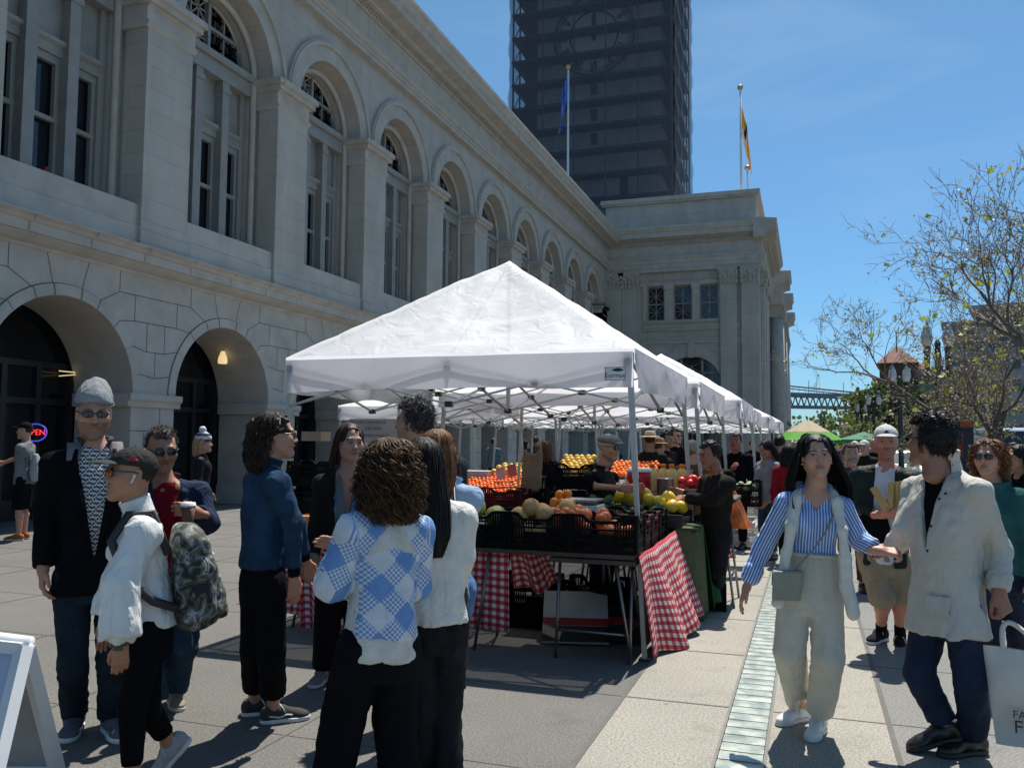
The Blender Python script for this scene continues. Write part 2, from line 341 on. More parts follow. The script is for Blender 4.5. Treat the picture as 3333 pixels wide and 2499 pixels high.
def ring(mb,T,ac,zc,r0,r1,d0,d1,n=28,z0=None,**k):
    A=arch_pts(ac,zc,r0,n);Bq=arch_pts(ac,zc,r1,n)
    if z0 is not None: A=[(ac-r0,z0)]+A+[(ac+r0,z0)];Bq=[(ac-r1,z0)]+Bq+[(ac+r1,z0)]
    for i in range(len(A)-1):
        V=[T(a,d,z) for d in (d0,d1) for (a,z) in (A[i],A[i+1],Bq[i+1],Bq[i])]
        mb.add(V,[(4,5,6,7),(2,3,7,6),(0,1,5,4)],**k)
def bead(mb,T,ac,zc,r,d,rad_,z0,n=28,**k):
    P=[(ac-r,z0)]+arch_pts(ac,zc,r,n)+[(ac+r,z0)]
    mb.tube([T(a,d,z) for a,z in P],rad_,8,cap=False,**k)
hall=thing('market_hall','long grey stone market hall with rows of tall arched windows over ground arches','building',(BX,bc(3),0))
YA,YB=bc(BAYS[0])-B/2,58.3
# ground arcade wall -------------------------------------------------------
m=MB()
GS,GR=2.55,1.70
for k in BAYS:
    yc=bc(k)
    arch_wall(m,TF,yc,B/2,GR,0,GS,5.05,0,1.5)
    ring(m,TF,yc,GS,GR,GR+.21,0,.03)
    if k<BAYS[-1] or True:
        ya=yc+B/2
        # rusticated joints: dark strips of mortar 2 mm proud, fanning round the arch and stepping across the pier
        def st(a0,z0,a1,z1,wd=.017):
            d=math.hypot(a1-a0,z1-z0); nx,nz=-(z1-z0)/d*wd/2,(a1-a0)/d*wd/2
            m.add([TF(a0+nx,.004,z0+nz),TF(a1+nx,.004,z1+nz),TF(a1-nx,.004,z1-nz),TF(a0-nx,.004,z0-nz)],[(0,1,2,3)],mi=1)
        knots={18:(.0,.0),}
        ends=[]
        for ang in (12,30,48,66,80):
            for sgn in (1,-1):
                ca,sa=math.cos(rad(ang))*sgn,math.sin(rad(ang))
                p0=(yc+ca*(GR+.21),GS+sa*(GR+.21)); 
                tgt={12:(B/2,2.88),30:(B/2-.26,3.42),48:(B/2-.62,4.02),66:(B/2-1.05,4.55),80:(.50,5.03)}[ang]
                p1=(yc+tgt[0]*sgn,tgt[1])
                st(*p0,*p1)
                q0=(yc+ca*GR*1.0,GS+sa*GR); 
                m.add([TF(q0[0]-.011*abs(sa)-.002,.034,q0[1]),TF(q0[0]+.011*abs(sa)+.002,.034,q0[1]),TF(p0[0]+.012*abs(sa)+.002,.034,p0[1]),TF(p0[0]-.012*abs(sa)-.002,.034,p0[1])],[(0,1,2,3)],mi=1)
        for sgn in (1,-1):
            st(yc+sgn*(B/2-1.05),4.55,yc+sgn*(B/2-1.05),5.03); 
        st(ya-1.05,4.55,ya+1.05,4.55); st(ya-.62,4.55,ya-.62,4.02); st(ya+.62,4.55,ya+.62,4.02)
        st(ya-.62,4.02,ya+.62,4.02); st(ya-.26,4.02,ya-.26,3.42); st(ya+.26,4.02,ya+.26,3.42)
        st(ya-.26,3.42,ya+.26,3.42); st(ya,3.42,ya,2.88)
        for zz in (.62,1.2,1.78): st(ya-.67,zz,ya+.67,zz,.016)
        for q,zz in enumerate((.0,.62,1.2,1.78)): st(ya+(.2 if q%2 else -.25),zz+.02,ya+(.2 if q%2 else -.25),zz+.56,.016)
        P=[(yc-(GR+.22)*math.cos(PI*i/28),GS+(GR+.22)*math.sin(PI*i/28)) for i in range(29)]
        for i in range(28): st(*P[i],*P[i+1],.018)
boxT(m,TF,bc(BAYS[-1])+B/2,YB+.3,-1.5,0,0,5.05)
m.build('arcade_wall',[stone_s,joint],hall)
# pier impost caps
for k in [BAYS[0]-1]+BAYS:
    m=MB(); ya=bc(k)+B/2
    mould(m,TF,[(-1.4,2.27),(.05,2.27),(.05,2.36),(.11,2.42),(.11,2.54),(-1.4,2.54)],ya-.765,ya+.765); im_=m.build('impost',stone_s,hall)
    m=MB(); mould(m,TF,[(-1.4,-.01),(.06,-.01),(.06,.4),(.03,.46),(-1.4,.46)],ya-.73,ya+.73); m.build('pier_base',stone_s,hall)
# belt course
m=MB()
y=YA
prof=[(-.3,4.98),(.02,4.98),(.05,5.03),(.16,5.06),(.30,5.13),(.30,5.17),(.36,5.17),(.36,5.34),(.40,5.36),(.44,5.41),(.52,5.46),(.52,5.485),(.30,5.55),(.16,5.56),(-.3,5.56)]
mould(m,TF,prof,YA,YB)
while y<YB:
    for zz0,zz1,dd in ((5.172,5.338,.363),(5.36,5.46,.475)):
        m.add([TF(y-.008,dd,zz0),TF(y+.008,dd,zz0),TF(y+.008,dd+(.05 if dd>.4 else 0),zz1),TF(y-.008,dd+(.05 if dd>.4 else 0),zz1)],[(0,1,2,3)],mi=1)
    y+=1.37
mould(m,TF,[(-.3,5.56),(.10,5.56),(.10,5.95),(.04,5.99),(.04,6.42),(-.3,6.42)],YA,YB)
m.build('belt_course',[stone_s,joint],hall)
# upper wall with deep arches in two orders
m=MB()
US,UR=10.95,1.70
for k in BAYS:
    yc=bc(k)
    arch_wall(m,TU,yc,B/2,UR,6.40,US,14.1,-.02,.5)
    arch_wall(m,TU,yc,B/2-.06,1.46,6.40,US,13.2,-.42,.45)
boxT(m,TU,bc(BAYS[-1])+B/2,YB+.3,-.6,-.02,6.4,14.1)
m.build('upper_wall',stone,hall)
m=MB()
for k in BAYS:
    yc=bc(k)
    ring(m,TU,yc,US,UR,2.12,-.03,.05)
    ring(m,TU,yc,US,2.12,2.24,-.03,.12); ring(m,TU,yc,US,2.24,2.30,-.03,.08)
m.build('archivolt',stone_s,hall)
m=MB()
for k in BAYS:
    yc=bc(k)
    bead(m,TU,yc,US,1.50,-.41,.085,6.42)
    bead(m,TU,yc,US,1.42,-.70,.04,6.42)
m.build('arch_moulding',stone_s,hall)
# pilasters, one object per bay line, sharing a mesh
m=MB(); T0=lambda a,d,z:(BX+UD+d,a,z)
boxT(m,T0,-.69,.69,-.3,.27,5.52,10.3)
mould(m,T0,[(-.1,5.52),(.33,5.52),(.33,5.86),(.28,5.93),(-.1,5.93)],-.75,.75)
pm=m.mesh('pilaster',stone)
m=MB()
mould(m,T0,[(-.55,10.18),(.27,10.18),(.33,10.24),(.33,10.30),(.28,10.32),(-.55,10.32)],-.75,.75)
mould(m,T0,[(-.55,10.32),(.28,10.32),(.28,10.62),(.34,10.66),(.40,10.76),(.50,10.80),(.50,10.94),(.42,10.97),(-.55,10.97)],-.74,.74)
boxT(m,T0,-.83,.83,-.5,.42,10.66,10.80); boxT(m,T0,-.91,.91,-.5,.47,10.803,10.94)
cm=m.mesh('pilaster_capital',stone_s)
for k in BAYS+[9]:
    ya=bc(k)+B/2 if not (k==9 and False) else 0
    if ya>YB: continue
    o=bpy.data.objects.new('pilaster',pm); COL.objects.link(o); o.parent=hall; o.matrix_parent_inverse=pinv(hall); o.location=(0,ya,0)
    c=bpy.data.objects.new('capital',cm); COL.objects.link(c); c.parent=o
# entablature
m=MB()
mould(m,TF,[(-.5,13.72),(.06,13.72),(.06,13.86),(.10,13.87),(.10,13.99),(.14,14.0),(.20,14.1),(.20,14.16),(.04,14.18),(.04,15.02),(-.5,15.02)],YA,YB)
y=YA
while y<YB:
    m.add([TF(y-.006,.043,14.2),TF(y+.006,.043,14.2),TF(y+.006,.043,15.0),TF(y-.006,.043,15.0)],[(0,1,2,3)],mi=1); y+=1.37
m.build('frieze',[stone_s,joint],hall)
m=MB()
mould(m,TF,[(-.5,15.02),(.12,15.02),(.16,15.06),(.16,15.24),(.30,15.26),(.34,15.32),(.80,15.38),(.80,15.62),(.86,15.66),(.92,15.80),(1.0,15.9),(1.0,16.02),(.9,16.06),(-.5,16.1)],YA,YB+.5)
m.build('cornice',stone_s,hall)
m=MB(); y=YA
while y<YB:   # leaf ornament under the cornice
    for q in (0,1):
        m.add([TF(y,.17,15.06),TF(y+.05,.17,15.06),TF(y+.115,.21,15.15),TF(y+.065,.21,15.15)] if q==0 else [TF(y+.065,.21,15.15),TF(y+.115,.21,15.15),TF(y+.05,.19,15.235),TF(y,.19,15.235)],[(0,1,2,3)],mi=0)
    m.box((BX+.155,y+.12,15.05),(BX+.168,y+.15,15.24),mi=1)
    y+=.17
m.build('leaf_ornament',[stone_s,joint],hall)
m=MB(); m.box((BX-16,YA,15.6),(BX-.2,YB+20,15.95)); m.box((BX-16,YA-.3,0),(BX-.05,YA,15.9)); m.build('roof',mat('roof_light_stop',(.1,.1,.1),.9),hall)  # flat roof slab out of view, added to keep light from leaking in
# upper windows ------------------------------------------------------------
m=MB(); gl=MB(); panes=[gl]
DW=-.74; HW=1.42
def wb(a0,a1,d0,d1,z0,z1,mb=None): boxT(mb or m,T0,a0,a1,d0,d1,z0,z1)
wb(-HW,HW,DW-.1,DW+.30,10.50,10.86); mould(m,T0,[(DW,10.86),(DW+.38,10.86),(DW+.42,10.92),(DW+.42,11.02),(DW,11.06)],-HW,HW)
for a in (-HW+.07,HW-.07): wb(a-.09,a+.09,DW-.05,DW+.12,6.42,10.5)
for a in (-.49,.49):
    wb(a-.13,a+.13,DW-.05,DW+.27,6.42,10.5); wb(a-.16,a+.16,DW-.05,DW+.30,10.22,10.36)
wb(-HW,HW,DW-.1,DW+.10,6.40,6.56)
for c0,c1 in ((-HW+.16,-.62),(-.36,.36),(.62,HW-.16)):
    wb(c0,c1,DW-.05,DW+.03,9.35,10.5); mould(m,T0,[(DW,9.05),(DW+.12,9.05),(DW+.12,9.22),(DW+.20,9.28),(DW+.2,9.36),(DW,9.4)],c0,c1)
    wb(c0,c0+.07,DW-.05,DW+.05,6.56,9.05); wb(c1-.07,c1,DW-.05,DW+.05,6.56,9.05); wb(c0,c1,DW-.05,DW+.06,8.9,9.06); wb(c0,c1,DW-.05,DW+.06,7.74,7.83); wb(c0,c1,DW-.05,DW+.05,6.56,6.66)
    wb(c0+.07,c0+.11,DW-.03,DW+.07,7.83,8.9); wb(c1-.11,c1-.07,DW-.03,DW+.07,7.83,8.9)
    g1=MB(); wb(c0,c1,DW-.12,DW-.08,6.5,9.1,g1); panes.append(g1)
ZS=11.06; RL=1.44
wb(-.05,.05,DW-.04,DW+.1,ZS,ZS+RL-.1); wb(-RL*.93,RL*.93,DW-.05,DW+.08,ZS+.66,ZS+.74)
bars=[]
for s0 in (-1,1):
    for c0,c1,z0,z1 in ((.05,.62,ZS,ZS+.66),(.62,1.19,ZS,ZS+.66),(.05,.62,ZS+.74,ZS+1.33),(.62,1.19,ZS+.74,ZS+1.33)):
        bars+=[(c0,z0,c1,z1),(c0,z1,c1,z0),((c0+c1)/2,z0,(c0+c1)/2,z1),(c0,(z0+z1)/2,c1,(z0+z1)/2)]
    for a0,z0,a1,z1 in bars:
        pts=[]
        for q in np.linspace(0,1,9):
            a,z=a0+(a1-a0)*q,z0+(z1-z0)*q
            if a*a+(z-ZS)**2<(RL-.05)**2: pts.append((s0*a,z))
        if len(pts)>1: m.bar(T0(pts[0][0],DW+.01,pts[0][1]),T0(pts[-1][0],DW+.01,pts[-1][1]),.035,.035,(1,0,0))
    wb(min(s0*.60,s0*.64),max(s0*.60,s0*.64),DW-.045,DW+.05,ZS,ZS+1.2)
ring(m,T0,0,ZS,RL-.1,RL+.03,DW-.05,DW+.09)
P=arch_pts(0,ZS,RL,24); gl.add([T0(a,DW-.06,z) for a,z in P],[tuple(range(25))])
wmesh=m.mesh('arched_window',winframe); gms=[g1.mesh('window_glass',glassm) for g1 in panes]
for k in BAYS:
    o=bpy.data.objects.new('arched_window',wmesh); COL.objects.link(o); o.parent=hall; o.matrix_parent_inverse=pinv(hall); o.location=(0,bc(k),0)
    for gm_ in gms:
        c=bpy.data.objects.new('glass',gm_); COL.objects.link(c); c.parent=o
# shopfronts behind the arcade ---------------------------------------------
m=MB(); gl=MB(); DS=-1.55
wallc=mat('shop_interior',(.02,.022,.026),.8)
for a in (-1.70,-.75,.15,.95,1.70): boxT(m,T0,a-.06,a+.06,DS-.06,DS+.06,0,3.1)
for z in (.35,2.35,3.1): boxT(m,T0,-1.75,1.75,DS-.055,DS+.055,z-.06,z+.06)
boxT(m,T0,-1.75,1.75,DS-.05,DS+.02,0,.34)
boxT(gl,T0,-1.74,1.74,DS-.02,DS-.01,.3,4.4)
for z in np.arange(.45,.95,.055): boxT(m,T0,.95,1.7,DS,DS+.04,z,z+.03)
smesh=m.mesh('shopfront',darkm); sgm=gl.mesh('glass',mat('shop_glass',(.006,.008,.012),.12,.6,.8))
for k in BAYS:
    o=bpy.data.objects.new('shopfront',smesh); COL.objects.link(o); o.parent=hall; o.matrix_parent_inverse=pinv(hall); o.location=(0,bc(k),0)
    c=bpy.data.objects.new('glass',sgm); COL.objects.link(c); c.parent=o
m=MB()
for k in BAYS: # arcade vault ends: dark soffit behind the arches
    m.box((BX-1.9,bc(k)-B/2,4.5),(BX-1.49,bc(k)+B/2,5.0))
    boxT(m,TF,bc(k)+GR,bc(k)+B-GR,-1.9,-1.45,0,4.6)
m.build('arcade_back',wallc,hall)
# ================================================================= corner pavilion
PY=58.3; PXR=-2.9
pav=thing('corner_pavilion','grey stone corner pavilion with clustered pilasters, three windows and a parapet','building',(-8,62,0))
TP=lambda a,d,z:(a,PY-d,z)
TS=lambda a,d,z:(PXR+d,a,z)
PX0=-13.6
m=MB()
ac,zs,r=-7.35,5.45,2.05
arch_wall(m,TP,ac,3.6,r,0,zs,9.35,0,.6)
boxT(m,TP,PX0,ac-3.6,-.5,0,0,16); boxT(m,TP,ac+3.6,PXR,-.5,0,0,16)
# wall with three windows z 10..12.4
boxT(m,TP,ac-3.6,ac+3.6,-.5,0,9.35,10.0); boxT(m,TP,ac-3.6,ac+3.6,-.5,0,12.35,16)
wins=[(-10.3,-9.15),(-8.5,-7.3),(-6.75,-5.55)]
xs=[ac-3.6]+[v for q in wins for v in q]+[ac+3.6]
for i in range(0,len(xs),2): boxT(m,TP,xs[i],xs[i+1],-.5,0,10,12.35)
m.box((PX0,PY+.49,0),(PXR,PY+44,15.9))
m.build('wall',stone_b,pav)
m=MB()
ring(m,TP,ac,zs,r,r+.75,0,.06); ring(m,TP,ac,zs,r+.75,r+.85,0,.10)
boxT(m,TP,ac-.22,ac+.22,.05,.2,zs+r-.1,zs+r+.95)
mould(m,TP,[(-.1,9.3),(.12,9.3),(.12,9.42),(.2,9.5),(.2,9.62),(-.1,9.66)],ac-3.2,ac+3.2)
mould(m,TP,[(-.1,8.4),(.08,8.4),(.08,8.6),(.14,8.66),(.14,8.75),(-.1,8.8)],ac-3.4,ac+3.4)
mould(m,TP,[(-.1,9.85),(.08,9.85),(.08,10.0),(-.1,10.0)],ac-3.1,ac+2.0)
for x0,x1 in ((-10.6,-10.33),(-9.1,-8.55),(-7.25,-6.8),(-5.5,-5.25)):
    boxT(m,TP,x0,x1,.0,.12,10.0,12.4)
for x0,x1 in ((-9.1,-8.55),(-7.25,-6.8)): boxT(m,TP,x0-.06,x1+.06,.0,.2,12.1,12.5); boxT(m,TP,x0-.03,x1+.03,.0,.16,11.62,11.70)
mould(m,TP,[(-.1,12.4),(.10,12.4),(.10,12.62),(.18,12.7),(-.1,12.74)],-10.8,-5.0)
m.build('trim',stone_s,pav)
# pilasters and capitals
def capital(mb,T,a,hw,d,z0,z1):
    for i in range(4):
        f=i/3; z=z0+(z1-z0)*i/4; e=.03+.13*f*f
        boxT(mb,T,a-hw-e,a+hw+e,-.1,d+e,z+.003*i,z+(z1-z0)/4+.003*i)
    for row,(zz,ex) in enumerate(((.12,.05),(.42,.10),(.72,.17))):
        for q in np.linspace(-hw,hw,5 if row<2 else 3):
            zc=z0+(z1-z0)*zz; p=np.array(T(a+q,d+ex,zc)); mb.ball(p,(.09,.09,.13),6,5,.25)
    boxT(mb,T,a-hw-.2,a+hw+.2,-.1,d+.22,z1-.09,z1+.02)
for a in (-12.6,-11.5,-4.85,-3.5):
    m=MB(); boxT(m,TP,a-.54,a+.54,0,.28,0,12.25); boxT(m,TP,a-.62,a+.62,0,.36,0,.9); boxT(m,TP,a-.57,a+.57,0,.31,12.2,12.29)
    p_=m.build('pilaster',stone_b,pav); m=MB(); capital(m,TP,a,.54,.28,12.3,13.3); m.build('capital',stone_s,p_)
ent=[(-.3,13.3),(.30,13.3),(.30,13.55),(.34,13.56),(.34,13.85),(.38,13.86),(.38,14.12),(.46,14.2),(.46,14.3),(.28,14.32),(.28,15.12),(-.3,15.12)]
cor=[(-.3,15.12),(.36,15.12),(.42,15.16),(.42,15.42),(.56,15.45),(.60,15.5),(.98,15.55),(.98,15.85),(1.05,15.9),(1.14,16.05),(1.2,16.12),(1.2,16.25),(-.3,16.42)]
m=MB(); mould(m,TP,ent,PX0,PXR); mould(m,TS,[(d-.02 if d>0 else d,z) for d,z in ent],PY-.25,PY+14)
m.build('entablature',stone_s,pav)
m=MB(); mould(m,TP,cor,PX0,PXR+1.17); mould(m,TS,[(d-.005 if d>0 else d,z+.004) for d,z in cor],PY-1.17,PY+14); m.build('cornice',stone_s,pav)
m=MB(); x=PX0
while x<PXR+.3: boxT(m,TP,x,x+.11,.40,.52,15.18,15.40); x+=.2
y=PY
while y<PY+14: boxT(m,TS,y,y+.11,.40,.52,15.18,15.40); y+=.2
m.build('dentils',stone_s,pav)
m=MB(); m.box((-13.3,PY+.3,16.3),(-3.05,PY+13,18.2)); 
m.build('parapet',stone_b,pav)
m=MB(); m.box((-13.5,PY+.1,18.2),(-2.9,PY+13.2,18.33)); m.box((-13.6,PY+.0,18.33),(-2.8,PY+13.3,18.62)); m.build('coping',stone_s,pav)
# window glazing of the pavilion
for x0,x1 in wins:
    m=MB(); gl=MB(); boxT(gl,TP,x0,x1,-.34,-.3,10,12.35)
    for x in (x0+.04,(x0+x1)/2,x1-.04): boxT(m,TP,x-.03,x+.03,-.3,-.22,10,12.35)
    for z in (10.05,11.15,12.3): boxT(m,TP,x0,x1,-.3,-.21,z-.04,z+.04)
    xm=(x0+x1)/2
    for z0,z1 in ((10.05,11.15),(11.15,12.3)):
        m.bar(TP(x0,-.26,z0),TP(x1,-.26,z1),.03,.03,(0,1,0)); m.bar(TP(x0,-.26,z1),TP(x1,-.26,z0),.03,.03,(0,1,0)); m.bar(TP(x0,-.25,(z0+z1)/2),TP(x1,-.25,(z0+z1)/2),.03,.03)
    o=m.build('window',winframe,pav); gl.build('glass',glassm,o)
m=MB(); gl=MB()
for x in (-.7,.7): boxT(m,TP,ac+x-.08,ac+x+.08,-.4,-.25,0,zs+1.9)
for x in (-1.35,0,1.35): boxT(m,TP,ac+x-.03,ac+x+.03,-.38,-.28,0,zs+1.5)
boxT(m,TP,ac-r,ac+r,-.42,-.22,zs-.12,zs+.06); boxT(m,TP,ac-r,ac+r,-.4,-.25,zs+.9,zs+.98); boxT(m,TP,ac-r,ac+r,-.4,-.25,3,3.1)
for x in (-1.35,0,1.35):
    for z0,z1 in ((zs+.06,zs+.9),(zs+.98,zs+1.7)):
        m.bar(TP(ac+x-.6,-.3,z0),TP(ac+x+.6,-.3,z1),.03,.03,(0,1,0)); m.bar(TP(ac+x-.6,-.3,z1),TP(ac+x+.6,-.3,z0),.03,.03,(0,1,0))
boxT(gl,TP,ac-r,ac+r,-.46,-.43,0,zs); o=m.build('arched_window',winframe,pav); gl.build('glass',glassm,o); gl=MB(); gl.add([TP(a,-.44,z) for a,z in arch_pts(ac,zs,r,24)],[tuple(range(25))]); gl.build('glass',glassm,o)
# side colonnade with stepped entablature blocks
for i,(yy,hw) in enumerate(((60.2,0),(63.2,0),(75.2,1),(78.6,1),(86.5,1),(90,1),(99,1),(102.5,1))):
    m=MB()
    if hw==0: boxT(m,TS,yy-.6,yy+.6,0,.28,0,12.25)
    else: m.lathe([(.72,0),(.72,.25),(.62,.4),(.6,.9),(.57,7),(.50,12.3)],(PXR+.55,yy,0),20)
    c_=m.build('column' if hw else 'pilaster',stone_s,pav)
    m=MB(); capital(m,TS,yy,.5,.28 if hw==0 else .95,12.3,13.3); m.build('capital',stone_s,c_)
for yy in (76.9,88.2,100.7):
    m=MB(); mould(m,TS,[(-.3,13.3),(1.05,13.3),(1.05,14.3),(1.0,14.32),(1.0,15.1),(1.3,15.25),(1.6,15.3),(1.6,15.7),(1.75,16.0),(1.75,16.1),(-.3,16.2)],yy-2.6,yy+2.6); m.build('entablature_block',stone_s,pav)
# ================================================================= clock tower in scaffold and netting
TX0,TX1,TY=-22.2,-11.4,70.6
tow=thing('clock_tower','tall square clock tower wrapped in scaffolding and dark netting','clock tower',((TX0+TX1)/2,TY+5,0))
m=MB(); m.box((TX0,TY,0),(TX1,TY+9.5,62)); 
m.build('tower_body',ashlar('tower_stone',(.30,.31,.33),1.6,.8,.02,.7),tow)
cx_,cz_=-17.05,36.9
m=MB()
def disc(mb,r0,r1,y,n=64,**k):
    V=[(cx_+r*math.cos(2*PI*i/n),y,cz_+r*math.sin(2*PI*i/n)) for r in (r0,r1) for i in range(n)]
    mb.add(V,[(i,(i+1)%n,n+(i+1)%n,n+i) for i in range(n)],**k)
disc(m,0.01,2.05,TY-.06,mi=0); disc(m,2.05,2.2,TY-.12,mi=1); disc(m,2.2,3.0,TY-.07,mi=0); disc(m,3.0,3.45,TY-.05,mi=2); disc(m,3.45,3.62,TY-.13,mi=1)
for h in range(60):
    a=h*PI/30; u=np.array([math.sin(a),0,math.cos(a)]); c0=np.array([cx_,TY-.10,cz_]); m.bar(c0+u*3.45,c0+u*3.62,.16,.05,(0,1,0),mi=1)
for h in range(12):
    a=h*PI/6; u=np.array([math.sin(a),0,math.cos(a)]); v=np.array([math.cos(a),0,-math.sin(a)]); c0=np.array([cx_,TY-.12,cz_])
    st_={0:[-.35,-.1,.15,.35],1:[0],2:[-.1,.1],3:[-.2,0,.2],4:[-.2,.1,.2],5:[-.1,.1],6:[-.2,.05,.25],7:[-.25,0,.15,.3],8:[-.3,-.1,.05,.2,.35],9:[-.2,.1],10:[-.1,.1],11:[-.2,0,.2]}[h]
    for i,s0 in enumerate(st_):
        sk=(.12 if (i%2 and h in (0,5,6,7,8,10)) else 0)
        m.bar(c0+u*2.4+v*(s0-sk),c0+u*3.3+v*(s0+sk),.12,.06,(0,1,0),mi=1)
m.build('clock_face',[mat('clock_white',(.42,.43,.44),.6),mat('clock_dark',(.03,.03,.035),.5),mat('clock_grey',(.22,.23,.24),.6)],tow)
for nm,L_,a,wd in (('minute_hand',2.6,0.03,.22),('hour_hand',1.8,.0,.36)):
    m=MB(); c0=np.array([cx_,TY-.17-(wd<.3)*.06,cz_]); u=np.array([math.sin(a),0,math.cos(a)]); m.bar(c0-u*.5,c0+u*L_,wd,.05,(0,1,0)); m.build(nm,mat('clock_dark',(.03,.03,.035)),tow)
m=MB()
for z,x in ((29.3,cx_),(27.2,cx_),(31.6,cx_)):
    m.box((x-.3,TY-.04,z),(x+.3,TY+.2,z+1.0))
m.box((-14.8,TY-.04,22.6),(-14.1,TY+.2,24.6)); m.build('tower_window',mat('clock_dark',(.03,.03,.035)),tow)
NX0,NX1,NY0,NY1=-24.2,-10.0,69.0,80.4
dk=mat('scaffold_board',(.045,.05,.055),.8)
z=13.5
deck=MB(); deck.box((NX0+.1,NY0+.15,0),(NX1-.1,TY-.15,.22)); deck.box((NX0+.1,TY-.15,0),(TX0-.15,NY1,.22)); deck.box((TX1+.15,TY-.15,0),(NX1-.15,NY1,.22))
dm=deck.mesh('scaffold_deck',dk)
while z<58:
    o=bpy.data.objects.new('scaffold_deck',dm); COL.objects.link(o); o.parent=tow; o.matrix_parent_inverse=pinv(tow); o.location=(0,0,z); z+=2.12
m=MB()
for x in np.linspace(NX0+.2,NX1-.2,6):
    m.bar((x,NY0+.2,10),(x,NY0+.2,58),.09)
for y in np.linspace(NY0+.3,NY1-.2,7):
    m.bar((NX0+.2,y,10),(NX0+.2,y,58),.12); m.bar((NX1-.2,y,10),(NX1-.2,y,58),.12)
zz=13.5
while zz<56:
    for i,y in enumerate(np.linspace(NY0+.3,NY1-.2,7)[:-1]): m.bar((NX0+.2,y,zz),(NX0+.2,y+1.8,zz+2.1),.06)
    m.bar((TX0,NY0+.25,zz),(NX0+.25,NY0+.25,zz+2.1),.06)
    zz+=2.12
m.build('scaffold_pole',mat('scaffold_tube',(.07,.075,.085),.6,.2,4),tow)
net,t,p=newmat('debris_netting'); L=t.links.new
_tr=nd(t,'ShaderNodeBsdfTransparent'); _ms=nd(t,'ShaderNodeMixShader'); _ms.inputs[0].default_value=.60
p.inputs['Base Color'].default_value=(.085,.105,.14,1); p.inputs['Roughness'].default_value=.8
_gg=nd(t,'ShaderNodeNewGeometry'); _nz=nd(t,'ShaderNodeTexNoise',Scale=.7,Detail=6.0); L(_gg.outputs['Position'],_nz.inputs['Vector']); _mr=nd(t,'ShaderNodeMapRange'); _mr.inputs[3].default_value=.40;_mr.inputs[4].default_value=.54; L(_nz.outputs[0],_mr.inputs[0]); L(_mr.outputs[0],_ms.inputs[0])
L(_tr.outputs[0],_ms.inputs[1]); L(p.outputs[0],_ms.inputs[2]); L(_ms.outputs[0],t.nodes['Material Output'].inputs[0])
m=MB()
def netwall(p0,p1,nx,out):
    zs_=np.arange(10,58,.53); G=[]
    for z in zs_:
        row=[]
        bul=.16*abs(math.sin(PI*(z-13.5)/2.12))
        for i in range(nx+1):
            q=i/nx; x=p0[0]+(p1[0]-p0[0])*q; y=p0[1]+(p1[1]-p0[1])*q; e=bul+.05*math.sin(q*17+z*1.3)
            row.append((x+out[0]*e,y+out[1]*e,z))
        G.append(row)
    m.grid(G,smooth=True)
netwall((NX0,NY0),(NX1,NY0),40,(0,-1)); netwall((NX1,NY0),(NX1,NY1),34,(1,0)); netwall((NX0,NY1),(NX0,NY0),34,(-1,0)); netwall((NX1,NY1),(NX0,NY1),10,(0,1))
m.build('netting',net,tow)
# ================================================================= flags
def flagpole(name,label,x,y,z0,z1,r=.10,ball=True):
    m=MB(); m.lathe([(r*1.3,z0),(r,z0+1),(r*.7,z1),(.02,z1+.02)],(x,y,0),12)
    th=thing(name,label,'flagpole',(x,y,z0)); m.build('pole',whitep,th); b=MB(); b.ball((x,y,z1+.22),.2,12,8); b.build('finial',mat('gilt',(.5,.36,.14),.35,.1,5,0,1,.8),th); return th
flagpole('flagpole','white flagpole with the blue flag rising above the hall roof',-17.0,62,16,30.2)
flagpole('flagpole','white flagpole with the yellow flag on the pavilion roof',-4.1,60,18.4,26.1,.09)
flagpole('flagpole','short bare flagpole beside the yellow flag on the pavilion roof',-3.8,62,18.4,21.0,.08)
def flag(name,label,x,y,ztop,H,W,cols,lean):
    # hoist runs down the pole, the cloth hangs limp in deep folds
    G=[];cc=[]
    nu,nv=14,22
    for j in range(nv):
        v=j/(nv-1)
        for i in range(nu):
            u=i/(nu-1)
            drop=H*(v*.62)+u*(H*.55)*(.35+.65*v)+u*.9
            wd=W*u*(.25+.2*v)
            G.append((x+lean*(.08+wd*.55),y-.1+.22*math.sin(u*13+v*3)*(.3+u),ztop-drop)); cc.append(cols(u,v))
    m=MB(); F=[(j*nu+i,j*nu+i+1,(j+1)*nu+i+1,(j+1)*nu+i) for j in range(nv-1) for i in range(nu-1)]
    m.add(G,F,smooth=True,col=np.array(cc)); fm=cloth_thin('flag_cloth',.5)
    o=m.build(name,fm); md=o.modifiers.new('s','SOLIDIFY'); md.thickness=.01
    tag(o,label,'flag'); return o
def bl(u,v):
    if .35<u<.62 and .30<v<.72 and (int(u*40+v*31)%3): return (.65,.75,.9)
    if .3<u<.38 and .15<v<.3: return (.6,.7,.8)
    return (.12,.34,.92)
flag('flag','limp blue flag with a pale emblem on the taller pole',-17.0,62,29.7,3.1,2.6,bl,-1)
def yl(u,v):
    w_=.5*v+.5*u
    if w_<.38: return (.70,.50,.10)
    if .42<w_<.52 and u>.3: return (.05,.04,.04)
    if w_<.66: return (.75,.72,.66)
    return (.95,.62,.02)
flag('flag','limp yellow and white flag hanging from the pavilion flagpole',-4.1,60,25.0,3.5,2.6,yl,1)
